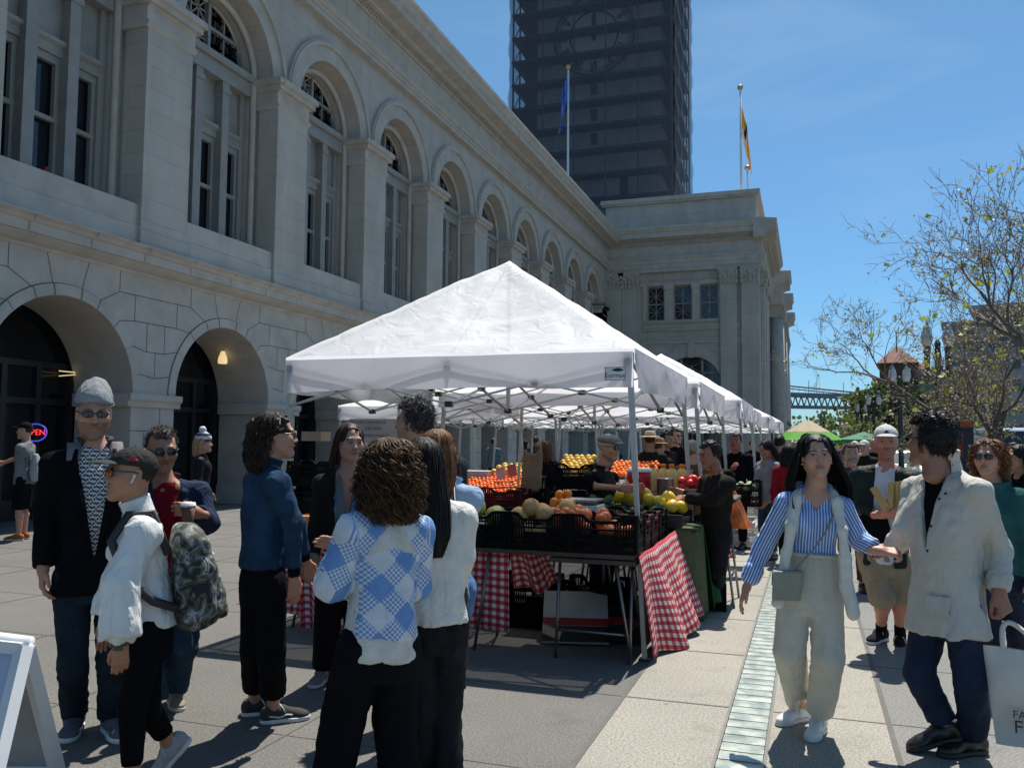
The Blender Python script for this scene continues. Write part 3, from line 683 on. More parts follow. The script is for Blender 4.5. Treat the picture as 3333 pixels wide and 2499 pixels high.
# ================================================================= smooth solid figures: distance fields meshed as one continuous surface
_rt=np.random.RandomState(3).rand(32,32,32)
def vn(P,f=1.,o=0.):
    Q=np.asarray(P)*f+o; I=np.floor(Q).astype(int); t=Q-I; t=t*t*(3-2*t); r=0
    for a in (0,1):
        for b in (0,1):
            for c in (0,1):
                w_=(t[:,0] if a else 1-t[:,0])*(t[:,1] if b else 1-t[:,1])*(t[:,2] if c else 1-t[:,2])
                r=r+w_*_rt[(I[:,0]+a)%32,(I[:,1]+b)%32,(I[:,2]+c)%32]
    return r*2-1
def smin(a,b,k):
    if k<=0: return np.minimum(a,b)
    h=np.maximum(k-np.abs(a-b),0)/k; return np.minimum(a,b)-h*h*k*.25
def V3(*a): return np.array(a,float)
class S:   # a list of solids
    def __init__(s): s.p=[];s.lo=np.full(3,1e9);s.hi=np.full(3,-1e9)
    def bb(s,lo,hi): s.lo=np.minimum(s.lo,lo);s.hi=np.maximum(s.hi,hi)
    def put(s,f,k,mode): s.p.append((f,k,mode)); return s
    def rc(s,a,b,ra,rb=None,k=.03,mode='u'):
        a=np.array(a,float);b=np.array(b,float);rb=ra if rb is None else rb; d=b-a; dd=max(d@d,1e-9)
        def f(P):
            t=np.clip((P-a)@d/dd,0,1); return np.linalg.norm(P-a-t[:,None]*d,axis=1)-(ra+(rb-ra)*t)
        if mode=='u': s.bb(np.minimum(a-ra,b-rb),np.maximum(a+ra,b+rb))
        return s.put(f,k,mode)
    def chain(s,pts,rs,k=.03,mode='u'):
        for i in range(len(pts)-1): s.rc(pts[i],pts[i+1],rs[i],rs[i+1],k,mode)
        return s
    def ell(s,c,r,k=.02,mode='u',A=None):
        c=np.array(c,float);r=np.array([r]*3 if np.isscalar(r) else r,float)
        def f(P):
            q=P-c
            if A is not None: q=q@np.array(A).T
            k0=np.linalg.norm(q/r,axis=1);k1=np.linalg.norm(q/r**2,axis=1)+1e-9; return k0*(k0-1)/k1
        if mode=='u': s.bb(c-max(r) if A is not None else c-r,c+max(r) if A is not None else c+r)
        return s.put(f,k,mode)
    def plane(s,o,n,k=.004,mode='c'):   # cut away the side n points to
        o=np.array(o,float);n=np.array(n,float);n=n/np.linalg.norm(n)
        return s.put(lambda P:-((P-o)@n),k,mode)
    def loft(s,sec,o,A,k=.03,mode='u',n=2.3,cap=.02):
        sec=np.array(sec,float);sec=sec[np.r_[True,np.diff(sec[:,0])>1e-4]];o=np.array(o,float);A=np.array(A,float)
        z=sec[:,0]; zz=np.linspace(z[0],z[-1],121); R=[]
        ker=np.hanning(17)[1:-1]; ker/=ker.sum()
        for c in range(1,5):
            y=np.interp(zz,z,sec[:,c]); yp=np.r_[2*y[0]-y[7:0:-1],y,2*y[-1]-y[-2:-9:-1]]; R.append(np.convolve(yp,ker,'valid'))
        def f(P):
            q=(P-o)@A.T; x,y,w_,d_=(np.interp(q[:,2],zz,r) for r in R)
            w_=np.maximum(w_,.004);d_=np.maximum(d_,.004)
            g=((np.abs(q[:,0]-x)/w_)**n+(np.abs(q[:,1]-y)/d_)**n)**(1/n)
            d0=(g-1)*np.minimum(w_,d_)*(.75+.25*np.minimum(w_,d_)/np.maximum(w_,d_)); dz=np.maximum(z[0]-q[:,2],q[:,2]-z[-1])
            return -smin(-d0,-dz,cap)
        if mode=='u':
            m=max(sec[:,3].max()+abs(sec[:,1]).max(),sec[:,4].max()+abs(sec[:,2]).max())
            e=np.array([o+A[2]*z[0],o+A[2]*z[-1]]); s.bb(e.min(0)-m,e.max(0)+m)
        return s.put(f,k,mode)
    def fold(s,f=(14,14,5),amp=.006,o=0.,ridge=True):
        f=np.array(f,float)
        def g(P):
            q=P*f+o; a=vn(q); 
            if ridge: a=1-2*np.abs(a)*1.3
            return amp*(a+.5*vn(q*2.3+5))
        return s.put(g,0,'n')
    def ev(s,P):
        d=np.full(len(P),1e3)
        for f,k,m in s.p:
            if m=='n':
                w_=np.abs(d)<.06
                if w_.any(): d[w_]+=f(P[w_])
                continue
            q=f(P)
            d=smin(d,q,k) if m=='u' else (-smin(-d,q,k) if m=='c' else -smin(-d,-q,k))
        return d
    def mesh(s,h,pad=.03):
        lo=s.lo-pad-h*4; n=(np.ceil((s.hi+pad+h*4-lo)/(4*h)).astype(int)+1)
        ax=[lo[i]+4*h*(np.arange(n[i])+.375) for i in range(3)]
        Pc=np.stack(np.meshgrid(*ax,indexing='ij'),-1).reshape(-1,3)
        c=s.ev(Pc).reshape(n)
        N=n*4; c4=c.repeat(4,0).repeat(4,1).repeat(4,2); M=np.abs(c4)<max(h*9,.035)
        I=np.argwhere(M); V=c4; V[M]=s.ev(lo+I*h)
        ins=V<0
        cnt=sum(ins[a:N[0]-1+a,b:N[1]-1+b,d:N[2]-1+d].astype(np.int8) for a in (0,1) for b in (0,1) for d in (0,1))
        act=(cnt>0)&(cnt<8); ci=np.argwhere(act)
        if len(ci)==0: return np.zeros((0,3)),np.zeros((0,4),int)
        ps=np.zeros((len(ci),3));pc=np.zeros(len(ci))
        cor=[(0,0,0),(1,0,0),(0,1,0),(1,1,0),(0,0,1),(1,0,1),(0,1,1),(1,1,1)]
        val=[V[ci[:,0]+a,ci[:,1]+b,ci[:,2]+d] for a,b,d in cor]
        for i in range(8):
            for j in range(i+1,8):
                if sum(abs(cor[i][q]-cor[j][q]) for q in range(3))!=1: continue
                sc=(val[i]<0)!=(val[j]<0)
                if not sc.any(): continue
                t=val[i][sc]/(val[i][sc]-val[j][sc]); ps[sc]+=np.array(cor[i])+(np.array(cor[j])-np.array(cor[i]))*t[:,None]; pc[sc]+=1
        P=lo+(ci+ps/pc[:,None])*h
        idx=np.full(N-1,-1,int); idx[tuple(ci.T)]=np.arange(len(ci))
        F=[]
        for axn in range(3):
            a=ins; sh=[slice(None)]*3; s2=[slice(None)]*3; sh[axn]=slice(0,-1); s2[axn]=slice(1,None)
            e=np.argwhere(ins[tuple(sh)]!=ins[tuple(s2)])
            b,c_=(axn+1)%3,(axn+2)%3
            e=e[(e[:,b]>0)&(e[:,c_]>0)&(e[:,b]<N[b]-1)&(e[:,c_]<N[c_]-1)]
            q=[]
            for db,dc in ((-1,-1),(0,-1),(0,0),(-1,0)):
                k=e.copy();k[:,b]+=db;k[:,c_]+=dc; q.append(idx[tuple(k.T)])
            Q=np.stack(q,1); fl=~ins[tuple(e.T)]; Q[fl]=Q[fl][:,::-1]; F.append(Q[(Q>=0).all(1)])
        return P,np.vstack(F)
def strands(mb,P,r,**k):   # P (strands,points,3): thin three sided tubes
    P=np.asarray(P,float);n,m,_=P.shape
    T=np.gradient(P,axis=1);T/=np.linalg.norm(T,axis=2,keepdims=True)+1e-9
    ref=np.random.RandomState(1).normal(size=(n,1,3)); a=np.cross(T,ref);a/=np.linalg.norm(a,axis=2,keepdims=True)+1e-9; b=np.cross(T,a)
    rr=np.linspace(1,.45,m)[None,:,None]*np.asarray(r).reshape(-1,1,1)
    V=np.stack([P+rr*(math.cos(t)*a+math.sin(t)*b) for t in (0,2*PI/3,4*PI/3)],2).reshape(-1,3)
    i=(np.arange(n)[:,None,None]*m*3+np.arange(m-1)[None,:,None]*3); j=np.arange(3)[None,None,:];j2=(j+1)%3
    F=np.stack([i+j,i+j2,i+3+j2,i+3+j],-1).reshape(-1,4)
    c=k.pop('cols',None)
    if c is not None: k['col']=np.repeat(np.asarray(c),m*3,axis=0)
    mb.add(V,F,smooth=True,**k)
skin=mat('skin',(1,1,1),.5,.05,30,.08,220,vc=True); 
try: skin.node_tree.nodes['Principled BSDF'].inputs['Subsurface Weight'].default_value=.0
except Exception: pass
hairm=mat('hair',(1,1,1),.55,.25,40,0,60,vc=True,spec=.25)
def head_solid(h,f):
    # local axes: x sideways, y the way the face looks, z up; origin mid head
    s=S(); jw=f.get('jaw',1.)
    s.ell((0,-.014,.032),(.0765,.097,.087)); s.ell((0,.022,-.04),(.061*jw,.070,.080),k=.04)
    for e in (1,-1):
        s.rc((e*.050*jw,.0,-.058),(e*.012,.07,-.103),.022,.019,k=.035); s.ell((e*.043,.058,-.024),.027,k=.035)
    s.ell((0,.078,-.103),(.020*jw,.017,.015),k=.025)
    s.rc((-.036,.079,.026),(.036,.079,.026),.0125,k=.02)
    for e in (1,-1): s.ell((e*.032,.106,.006),(.019,.019,.011),k=.014,mode='c')
    s.rc((0,.089,.014),(0,.108,-.026),.0075,.0115,k=.016); s.ell((0,.110,-.030),(.0115,.011,.010),k=.008)
    for e in (1,-1): s.ell((e*.0125,.098,-.033),(.008,.010,.008),k=.008)
    s.ell((0,.090,-.0575),(.024,.0125,.0075),k=.008); s.ell((0,.0885,-.0715),(.020,.0125,.0085),k=.008)
    s.rc((-.021,.101,-.0645),(.021,.101,-.0645),.0022,k=.004,mode='c')
    for e in (1,-1):
        s.ell((e*.032,.0795,.007),(.0165,.0125,.0125),k=.004)
        s.ell((e*.0785,-.012,-.005),(.008,.020,.032),k=.012); s.ell((e*.085,-.008,-.004),(.005,.011,.018),k=.006,mode='c')
    s.rc((0,-.025,-.06),(0,-.03,-.16),.054*f.get('neck',1.),.058*f.get('neck',1.),k=.03)
    return s
def head_cols(P,f):
    sk=np.array(f['skin'],float); C_=np.tile(sk,(len(P),1)); x,y,z=P[:,0],P[:,1],P[:,2]; ax=np.abs(x); fr=y>.05
    def mixc(m,c,a):
        m=np.clip(m,0,1)[:,None]*a; C_[:]=C_*(1-m)+np.array(c)*m
    mixc(np.exp(-(((ax-.045)/.02)**2+((z+.025)/.022)**2))*fr,sk*np.array([1.12,.85,.82]),.55)
    lip=np.exp(-((x/.024)**4+((z+.0645)/.0125)**4))*(y>.085); mixc(lip*1.3,f.get('lip',sk*np.array([.85,.55,.52])),.8)
    mixc((np.abs(z+.0645)<.0022)*(ax<.022)*(y>.07),sk*.25,.8)
    br=f.get('brow',(.05,.035,.025))
    bz=.030-.006*((ax-.03)/.02)**2
    mixc((np.abs(z-bz)<.0048)*(ax>.012)*(ax<.053)*fr*1.,br,.85)
    if f.get('beard'):
        m=((z<-.035)&(z>-.15)&(y>-.01)).astype(float)*np.clip((ax*1.2+(-z-.03)*2.2)/.06,0,1)*(1-lip); m=np.maximum(m,((np.abs(z+.047)<.007)&(ax<.026)&fr)*1.)
        mixc(m*(.75+.25*vn(P,260)),f['beard'],f.get('ba',.6))
    # eyes
    e=((ax-.032)/.0145)**2+((z-.006)/.0062)**2; eye=(e<1)&(y>.075)
    if not f.get('shut'):
        C_[eye]=(.34,.32,.30); g=f.get('gaze',0.)
        iris=(((x-np.sign(x)*.032-g)/.0072)**2+((z-.0065)/.0070)**2<1)&(y>.075); C_[iris]=f.get('iris',(.03,.018,.01))
    lash=(np.abs(z-.0125)<.0026)&(np.abs(ax-.032)<.016)&(y>.072); C_[lash]=np.array(f.get('lash',sk*.22))
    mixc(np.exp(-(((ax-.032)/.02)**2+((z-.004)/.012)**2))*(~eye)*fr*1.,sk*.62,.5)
    mixc(((ax-.0085)**2+(z+.036)**2<.004**2)*(y>.09)*1.,sk*.2,.8)
    if f.get('scalp') is not None:
        mixc(np.clip((z-.045+(y-.02)*-.55)/.02,0,1)*(y<.085),f['scalp'],.9)
    return C_
def hand_solid(curl=.5,spread=.1,thumb=.5,sc=1.):
    s=S(); xs=(-.030,-.010,.010,.029); Ls=(.058,.074,.080,.070)
    for i,x in enumerate(xs):
        s.rc((x*.55,.0,0),(x,.088-abs(x)*.12,0),.0165,.0125,k=.014)
        p=V3(x,.086-abs(x)*.15,0); a=0; dx=x*spread*3
        c=curl*(1.0+.12*(1-i)) if np.isscalar(curl) else curl[i]
        for q,(fr,r0,r1) in enumerate(((.46,.0102,.0092),(.31,.0092,.0082),(.23,.0082,.0064))):
            a+=c*(.75 if q==0 else 1.05); d=V3(dx,math.cos(a),-math.sin(a)); d/=np.linalg.norm(d); e=p+d*Ls[i]*fr*1.08; s.rc(p,e,r0,r1,k=.005); p=e
    t=thumb; p0=V3(.020,.015,-.004);p1=V3(.045,.045,-.014);p2=V3(.053-.016*t,.073,-.016-.022*t);p3=V3(.052-.03*t,.094,-.018-.036*t)
    s.rc(p0,p1,.016,.0125,k=.016); s.rc(p1,p2,.0115,.010,k=.006); s.rc(p2,p3,.010,.0075,k=.004)
    s.rc((0,-.05,0),(0,.01,0),.0255,.024,k=.02)
    return s
def orth(z,x):
    z=np.array(z,float);z/=np.linalg.norm(z);x=np.array(x,float)-z*(np.array(x,float)@z);x/=np.linalg.norm(x); return np.cross(z,x),x,z
def unit(a): a=np.array(a,float); return a/(np.linalg.norm(a)+1e-12)
SHOE={}
class Person:
    def __init__(s,label,u,v=None,D=None,H=1.7,yaw=0,near=1,fem=False,skin_=(.42,.26,.19),group=None,**k):
        s.near=near; s.fem=fem; s.skin=np.array(skin_,float)*np.array([.80,.70,.64]); s.k=k
        if v is not None: b=gnd(u,v)
        else:
            d=ray(u,960); b=EYE+d*D; b[2]=0
        s.base=b; dr=unit([b[0],b[1],0]); s.yh=dr; s.xh=np.array([dr[1],-dr[0],0]); s.D=b@_F
        s.rz=math.atan2(-dr[0],dr[1])
        s.root=thing('person',label,'person',tuple(b),s.rz,group)
        s.H=H; s.yaw=yaw; s.w=1/.94 if fem else 1.
        y=rad(yaw); s.f=V3(math.sin(y),-math.cos(y),0); s.x=V3(math.cos(y),math.sin(y),0)
        sw=(.158 if fem else .188)*H/1.72*k.get('bulk',1); hw=.088*H/1.72
        s.sw,s.hw=sw,hw
        s.neck=V3(0,0,.835*H); s.hip=V3(0,0,.515*H); s.hd=V3(0,0,.928*H)+s.f*.02
        s.hyaw,s.hp,s.hr=yaw,0,0; s.setup()
        s.bk=MB(); s.h=.011 if near==1 else (.014 if near==2 else .02)
    def setup(s):
        H=s.H
        s.up=unit(s.neck-s.hip); s.bx=unit(s.x-s.up*(s.x@s.up)); s.by=np.cross(s.up,s.bx)   # by points backwards
        sc=s.neck-s.up*.098*H/1.72
        s.sl,s.sr=sc-s.bx*s.sw,sc+s.bx*s.sw; s.hl,s.hr_=s.hip-s.bx*s.hw,s.hip+s.bx*s.hw
        o=s.bx*.05
        s.el,s.er=s.sl-o+V3(0,0,-.165*H),s.sr+o+V3(0,0,-.165*H)
        s.wl,s.wr=s.el+V3(0,0,-.145*H)+s.f*.05,s.er+V3(0,0,-.145*H)+s.f*.05
        s.kl,s.kr=V3(*s.hl[:2],.28*H)+s.f*.015,V3(*s.hr_[:2],.28*H)+s.f*.015
        s.al,s.ar=V3(*s.hl[:2],.085)-s.bx*.01,V3(*s.hr_[:2],.085)+s.bx*.01
        s.tl=s.tr=s.f; s.fpl=s.fpr=0
    def J(s,u,v,dy=0.):
        d=ray(u,v); p=EYE+d*(((s.base-EYE)@s.yh+dy)/(d@s.yh)); return s.loc(p)
    def loc(s,p): q=p-s.base; return V3(q@s.xh,q@s.yh,q[2])
    def G(s,u,v,z=.085): p=gnd(u,v); q=s.loc(p); q[2]=z; return q
    def wld(s,q): return s.base+s.xh*q[0]+s.yh*q[1]+V3(0,0,q[2])
    def pose(s,neck=None,hip=None,head=None,hyaw=None,hp=0,hr=0,al=None,ar=None,kl=None,kr=None,fl=None,fr=None,tl=None,tr=None,fpl=0,fpr=0,hdy=0):
        if neck: s.neck=s.J(*neck)
        if hip: s.hip=s.J(*hip)
        s.setup()
        if head: s.hd=s.J(*head)
        else: s.hd=s.neck+V3(0,0,.093*s.H)+s.f*.025
        s.hyaw=s.yaw if hyaw is None else hyaw; s.hp,s.hr=hp,hr
        if al: s.el=s.J(*al[0]); s.wl=s.J(*al[1])
        if ar: s.er=s.J(*ar[0]); s.wr=s.J(*ar[1])
        if fl: s.al=s.G(*fl) if len(fl)==2 else s.J(*fl)
        if fr: s.ar=s.G(*fr) if len(fr)==2 else s.J(*fr)
        s.kl=s.J(*kl) if kl else (s.hl+s.al)/2+s.f*.02
        s.kr=s.J(*kr) if kr else (s.hr_+s.ar)/2+s.f*.02
        def fv(a): y=rad(a); return V3(math.sin(y),-math.cos(y),0)
        s.tl=fv(tl) if tl is not None else s.f; s.tr=fv(tr) if tr is not None else s.f; s.fpl,s.fpr=fpl,fpr
        return s
    # ---- head frame
    def hm(s):
        y=rad(s.hyaw);p=rad(s.hp);r=rad(s.hr)
        fw=V3(math.sin(y)*math.cos(p),-math.cos(y)*math.cos(p),math.sin(p)); sx=V3(-math.cos(y),-math.sin(y),0); up=np.cross(sx,fw)
        sx2=math.cos(r)*sx+math.sin(r)*up; up2=-math.sin(r)*sx+math.cos(r)*up
        k=s.k.get('hs',1.)*s.H/1.72*(1.0 if not s.fem else .99); k=.5*k+.5
        return s.hd,np.array([sx2,fw,up2]),k
    def toW(s,P):
        o,A,k=s.hm(); return o+(np.asarray(P)*k)@A
    def body(s,face=None,sleeve=False,legs=False,hands=(('l',{}),('r',{})),bare=None,h=None):
        f=dict(skin=s.skin); f.update(face or {})
        hh=h or {1:.0042,2:.006,3:.009}[s.near]
        P,F=head_solid(0,f).mesh(hh); s.bk.add(s.toW(P),F,smooth=True,col=head_cols(P,f))
        q=S(); o,A,k=s.hm(); nb=o+(V3(0,-.03,-.10)*k)@A
        q.rc(nb,s.neck-s.up*.03,.052*(.9 if s.fem else 1.05),.064,k=.03)
        # a plain trunk and limbs under the clothes keeps the body one figure
        T=np.linalg.norm(s.neck-s.hip)
        q.loft([(-.08,0,0,.09,.07),(.0,0,0,.115,.075),(.35*T,0,0,.095,.07),(.75*T,0,0,.12,.07),(.95*T,0,0,.10,.06),(T,0,0,.06,.05)],s.hip,(s.bx,s.by,s.up),k=.03)
        q.rc(s.neck-s.up*.06-s.bx*s.sw*.45,s.neck-s.up*.06+s.bx*s.sw*.45,.05,.05,k=.05)
        ra=(.036,.031,.023) if s.fem else (.040,.036,.027)
        for a,b,c in ((s.sl,s.el,s.wl),(s.sr,s.er,s.wr)): q.rc(a,b,ra[0],ra[1],k=.03); q.rc(b,c,ra[1],ra[2],k=.02)
        for a,b,c in ((s.hl,s.kl,s.al),(s.hr_,s.kr,s.ar)):
            lk=1.05 if legs else .68; q.rc(a,b,.072*lk,.052*lk,k=.03); m=b+(c-b)*.3-s.f*.012; q.rc(b,m,.05*lk,.054*lk,k=.03); q.rc(m,c,.054*lk,.034,k=.03); q.rc(c,c-V3(0,0,.03),.034,.036,k=.02)
        P,F=q.mesh(s.h); s.bk.add(P,F,smooth=True,col=s.skin*(1,.96,.94))
        for sd,kw in hands: s.hand(sd,**kw)
        o=s.bk.build('body',skin,s.root); o.matrix_parent_inverse=Matrix(); s.body_o=o; return s
    def hand(s,sd,dir=None,back=None,curl=.35,thumb=.4,flip=None,sc=1.,spread=.08,off=0):
        e,w_=(s.el,s.wl) if sd=='l' else (s.er,s.wr)
        d=unit(w_-e) if dir is None else unit(dir)
        bk=np.array(back,float) if back is not None else (-s.bx if sd=='l' else s.bx)
        z=unit(bk-d*(bk@d)); x=np.cross(d,z)
        # thumb points forward by default
        t=s.f if flip is None else np.array(flip,float); 
        if x@t<0: x=-x
        P,F=hand_solid(curl,spread,thumb).mesh({1:.0036,2:.005,3:.008}[s.near])
        k=(.93 if s.fem else 1.02)*s.H/1.72*sc
        Q=w_+d*off+(P*k)@np.array([x,d,z])
        if np.cross(x,d)@z<0: F=F[:,::-1]
        s.bk.add(Q,F,smooth=True,col=s.skin*(1.05,.95,.92))
    # ---- clothes
    def add(s,name,sol,m,h=None,uv=None,col=None,label=None):
        P,F=sol.mesh(h or s.h); b=MB(); b.add(P,F,smooth=True,uv=uv(P) if uv else None,col=col(P) if callable(col) else col)
        o=b.build(name,m,s.root); o.matrix_parent_inverse=Matrix(); return o
    def top(s,name,m,g=1.0,hem=.10,hemw=1.0,sl=(.062,.052,.042),cut=1.0,open_=None,fold=.006,uv=None,puff=None,bust=None,neckw=.075,neckh=0.,collar=None,h=None,arms='lr',fz=3,waist=1.,depth=1.):
        q=S(); T=np.linalg.norm(s.neck-s.hip); k=s.H/1.72*g; wd=s.sw/.188
        fw=.93 if s.fem else 1
        sl=tuple(x*.88 for x in sl); sec=[(-hem,0,0,.158*k*hemw*fw,.116*k*hemw*depth),(-hem*.5,0,0,.159*k*fw*(1+hemw)/2,.115*k*(1+hemw)/2*depth),(.02*T,0,0,.157*k*fw,.112*k*depth),(.28*T,0,-.004,.140*k*fw*waist,.103*k*waist*depth),(.55*T,0,-.006,.150*k*wd,.111*k*depth),(.76*T,0,.0,.157*k*wd,.104*k),(.90*T,0,.008,.125*k*wd,.080*k),(.99*T+neckh,0,.012,neckw*k,.07*k)]
        q.loft(sec,s.hip,(s.bx,s.by,s.up),k=.02,n=2.4)
        q.rc(s.sl+s.bx*.02,s.sr-s.bx*.02,sl[0]*.96,sl[0]*.96,k=.05)
        for e in (s.sl,s.sr): q.rc(s.neck-s.up*.035,e+s.up*.012,.050,sl[0]*.85,k=.05)
        if s.fem and (bust is None or bust):
            for e in (-1,1): q.ell(s.hip+s.up*.66*T+s.bx*e*.066+(-s.by)*.076,(.058,.058,.066),k=.06)
        for c in arms:
            a,b,w_=(s.sl,s.el,s.wl) if c=='l' else (s.sr,s.er,s.wr)
            e=b+(w_-b)*max(0,(cut-.5)*2) if cut>.5 else a+(b-a)*cut*2
            q.rc(a,b if cut>.5 else e,sl[0],sl[1],k=.035)
            if cut>.5:
                q.rc(b,e,sl[1],sl[2],k=.02)
                if puff: q.ell(b+(e-b)*.6,puff,k=.03)
            d=unit(e-(b if cut>.5 else a)); q.put((lambda o,n:lambda P:np.maximum(-((P-o)@n),np.linalg.norm(P-o-n*.05,axis=1)-sl[2]-.045))(e+d*.004,d),.006,'c')
        if fold: q.fold((8,8,fz),fold*.75,o=s.base[0]*7.3); q.fold((24,24,14),fold*.45,o=s.base[0]*3.1)
        if open_:   # a V opening down the front: (top half width, bottom z fraction, bottom half width)
            w0,zb,w1=open_; A=(s.bx,s.by,s.up)
            def fV(P):
                r=(P-s.hip)@np.array(A).T; t=np.clip((r[:,2]/T-zb)/(1.02-zb),0,1.2); hw=w1+(w0-w1)*t
                return np.maximum(np.maximum(np.abs(r[:,0])-hw,r[:,1]-.0),(zb*T-r[:,2]) if zb>-1 else -1e3)
            q.put(fV,.01,'c')
        s.T=T; s.tq=q
        o=s.add(name,q,m,h,uv)
        if collar: s.collar(m,**collar)
        return o
    def surf(s,z,x,off=.004,dr=None):   # point on the outer garment in front of (height fraction z, sideways x)
        T=np.linalg.norm(s.neck-s.hip); dr=-s.f if dr is None else unit(dr); c=s.hip+s.up*z*T+s.bx*x; pp=c-dr*.45
        for _ in range(60):
            d=s.tq.ev(pp[None])[0]-off
            if d<.0015 or (pp-c)@dr>.25: break
            pp=pp+dr*min(max(d,.001)*.8,.05)
        return pp
    def collar(s,m,r=.068,hgt=.05,th=.010,lean=0.,open_=.35,name='collar',up0=-.01,flare=.012):
        q=S(); o=s.neck+s.up*up0
        A=orth(unit(s.up+s.f*.25),s.bx); A=np.array([A[1],A[0],A[2]])
        q.loft([(-.03,0,0,r+.012+th,r+th),(hgt*.6,0,0,r+th,r+th*.8),(hgt,0,0,r+th+flare,r+th)],o,A,k=.01,n=2,cap=.006)
        q.loft([(-.05,0,0,r,r-.008),(hgt*.6,0,0,r-.006,r-.01),(hgt+.03,0,0,r-.004+flare,r-.008)],o,A,k=.004,mode='c',n=2)
        if open_: q.put(lambda P:(lambda r_:np.maximum(np.abs(r_@s.bx)-open_*.14,-(r_@s.f)+.01))(P-o),.006,'c')
        return s.add(name,q,m,.007 if s.near==1 else None)
    def pants(s,m,r=(.098,.072,.062),end=1.0,fold=.006,name='trousers',waist=.10,wr=1.,uv=None,seat=1.,h=None):
        q=S(); k=s.H/1.72; fw=1.02 if s.fem else 1
        q.loft([(-.16,0,0,.140*k*wr,.106*k*seat),(-.06,0,0,.155*k*wr*fw,.118*k*seat),(.03,0,0,.149*k*wr*fw,.112*k),(waist,0,0,.136*k*wr,.099*k)],s.hip,(s.bx,s.by,s.up),k=.03)
        for a,b,c in ((s.hl,s.kl,s.al),(s.hr_,s.kr,s.ar)):
            a=a-V3(0,0,.02)
            e=b+(c-b)*max(0,(end-.5)*2) if end>.5 else a+(b-a)*end*2
            r=r; q.rc(a,b if end>.5 else e,r[0]*k*.93,r[1]*k*.95,k=.022)
            if end>.5: q.rc(b,e,r[1]*k*.95,r[2]*k*.95,k=.012)
            d=unit(e-(b if end>.5 else a)); q.put((lambda o,n,c0:lambda P:np.maximum(-((P-o)@n),np.linalg.norm(P-c0-n*.06,axis=1)-r[2]-.06))(e-d*.01,d,e),.006,'c')
        if fold: q.fold((13,13,2.6),fold*.7,o=s.base[1]*5.1); q.fold((18,18,22),fold*.45,o=3.3)
        return s.add(name,q,m,h,uv)
    def shoes(s,m,sole,lace=None,L=1.,name='shoe',boot=0,which='lr',hi=None):
        for c in which:
            a,t,fp=(s.al,s.tl,s.fpl) if c=='l' else (s.ar,s.tr,s.fpr)
            k=L*(s.H/1.72); key=(s.near,boot)
            if key not in SHOE:
                q=S(); q.rc((0,-.035,.055),(0,.03,.055),.036,.040,k=.03); q.rc((0,.03,.058),(0,.13,.036),.040,.030,k=.03); q.ell((0,.150,.030),(.043,.055,.027),k=.03); q.rc((0,-.03,.06),(0,-.022,.085+boot),.037,.036,k=.02); q.ell((0,-.04,.035),(.034,.03,.035),k=.02); q.plane((0,0,.014),(0,0,-1)); q.plane((0,-.02,.098+boot),(0,-.15,1))
                q2=S(); q2.rc((0,-.038,.014),(0,-.01,.014),.037,.036,k=.02); q2.rc((0,-.01,.014),(.004,.10,.014),.036,.044,k=.03); q2.ell((.002,.145,.014),(.046,.064,.05),k=.03); q2.plane((0,0,0),(0,0,-1)); q2.plane((0,0,.026),(0,0,1))
                SHOE[key]=(q.mesh(.0055 if s.near==1 else .011),q2.mesh(.006 if s.near==1 else .011))
            (P,F),(P2,F2)=SHOE[key]
            t=unit(t); z=V3(0,0,1); p=rad(fp); y=t*math.cos(p)-z*math.sin(p); z=z*math.cos(p)+t*math.sin(p); x=np.cross(y,z); A=np.array([x,y,z])
            o=a-z*.085
            b=MB(); b.add(o+(P*k)@A,F,smooth=True); so=b.build(name,m,s.root); so.matrix_parent_inverse=Matrix()
            b=MB(); b.add(o+(P2*k)@A,F2,smooth=True); q=b.build('sole',sole,so); q.matrix_parent_inverse=Matrix()
            if lace is not None:
                b=MB()
                for i in range(5):
                    yy=.045+.018*i; zz=.094-.0125*i; w_=.022-.002*i
                    pts=np.array([(-w_,yy-.004,zz-.006),(0,yy+(.004 if i%2 else -.004),zz+.004),(w_,yy+.004,zz-.006)]); b.tube(o+(pts*k)@A,.0042,5)
                for e in (-1,1):
                    pts=np.array([(0,.04,.098),(e*.018,.032,.103),(e*.034,.045,.088),(e*.043,.06,.062)]); b.tube(o+(pts*k)@A,.0038,5)
                q=b.build('lace',lace,so); q.matrix_parent_inverse=Matrix()
    def on_head(s,name,sol,m,h=None,col=None):
        P,F=sol.mesh(h or (.005 if s.near==1 else .009)); b=MB(); b.add(s.toW(P),F,smooth=True,col=col(P) if callable(col) else col)
        o=b.build(name,m,s.root); o.matrix_parent_inverse=Matrix(); return o
    def glasses(s,frame=None,lens=None,w_=.026,hg=.018,name='sunglasses',thick=.0035):
        frame=frame or blackm; lens=lens or mat('dark_lens',(.008,.008,.01),.08,.1,3,0,1,0,.8); b=MB()
        for e in (-1,1):
            b.ball((e*.033,.101,.007),(w_,.006,hg),14,8,mi=1)
            th=np.linspace(0,2*PI,17); b.tube([(e*.033+w_*math.cos(t),.104-.10*abs(math.cos(t))*.06,.007+hg*math.sin(t)) for t in th],thick*.6,5,cap=False)
            b.tube([(e*(.033+w_),.099,.012),(e*.078,.07,.014),(e*.083,.0,.012),(e*.08,-.02,.002)],thick*.75,5)
        b.tube([(-.010,.106,.011),(0,.109,.013),(.010,.106,.011)],thick*.7,5)
        b.v=[s.toW(v) for v in b.v]
        o=b.build(name,[frame,lens],s.root); o.matrix_parent_inverse=Matrix(); return o
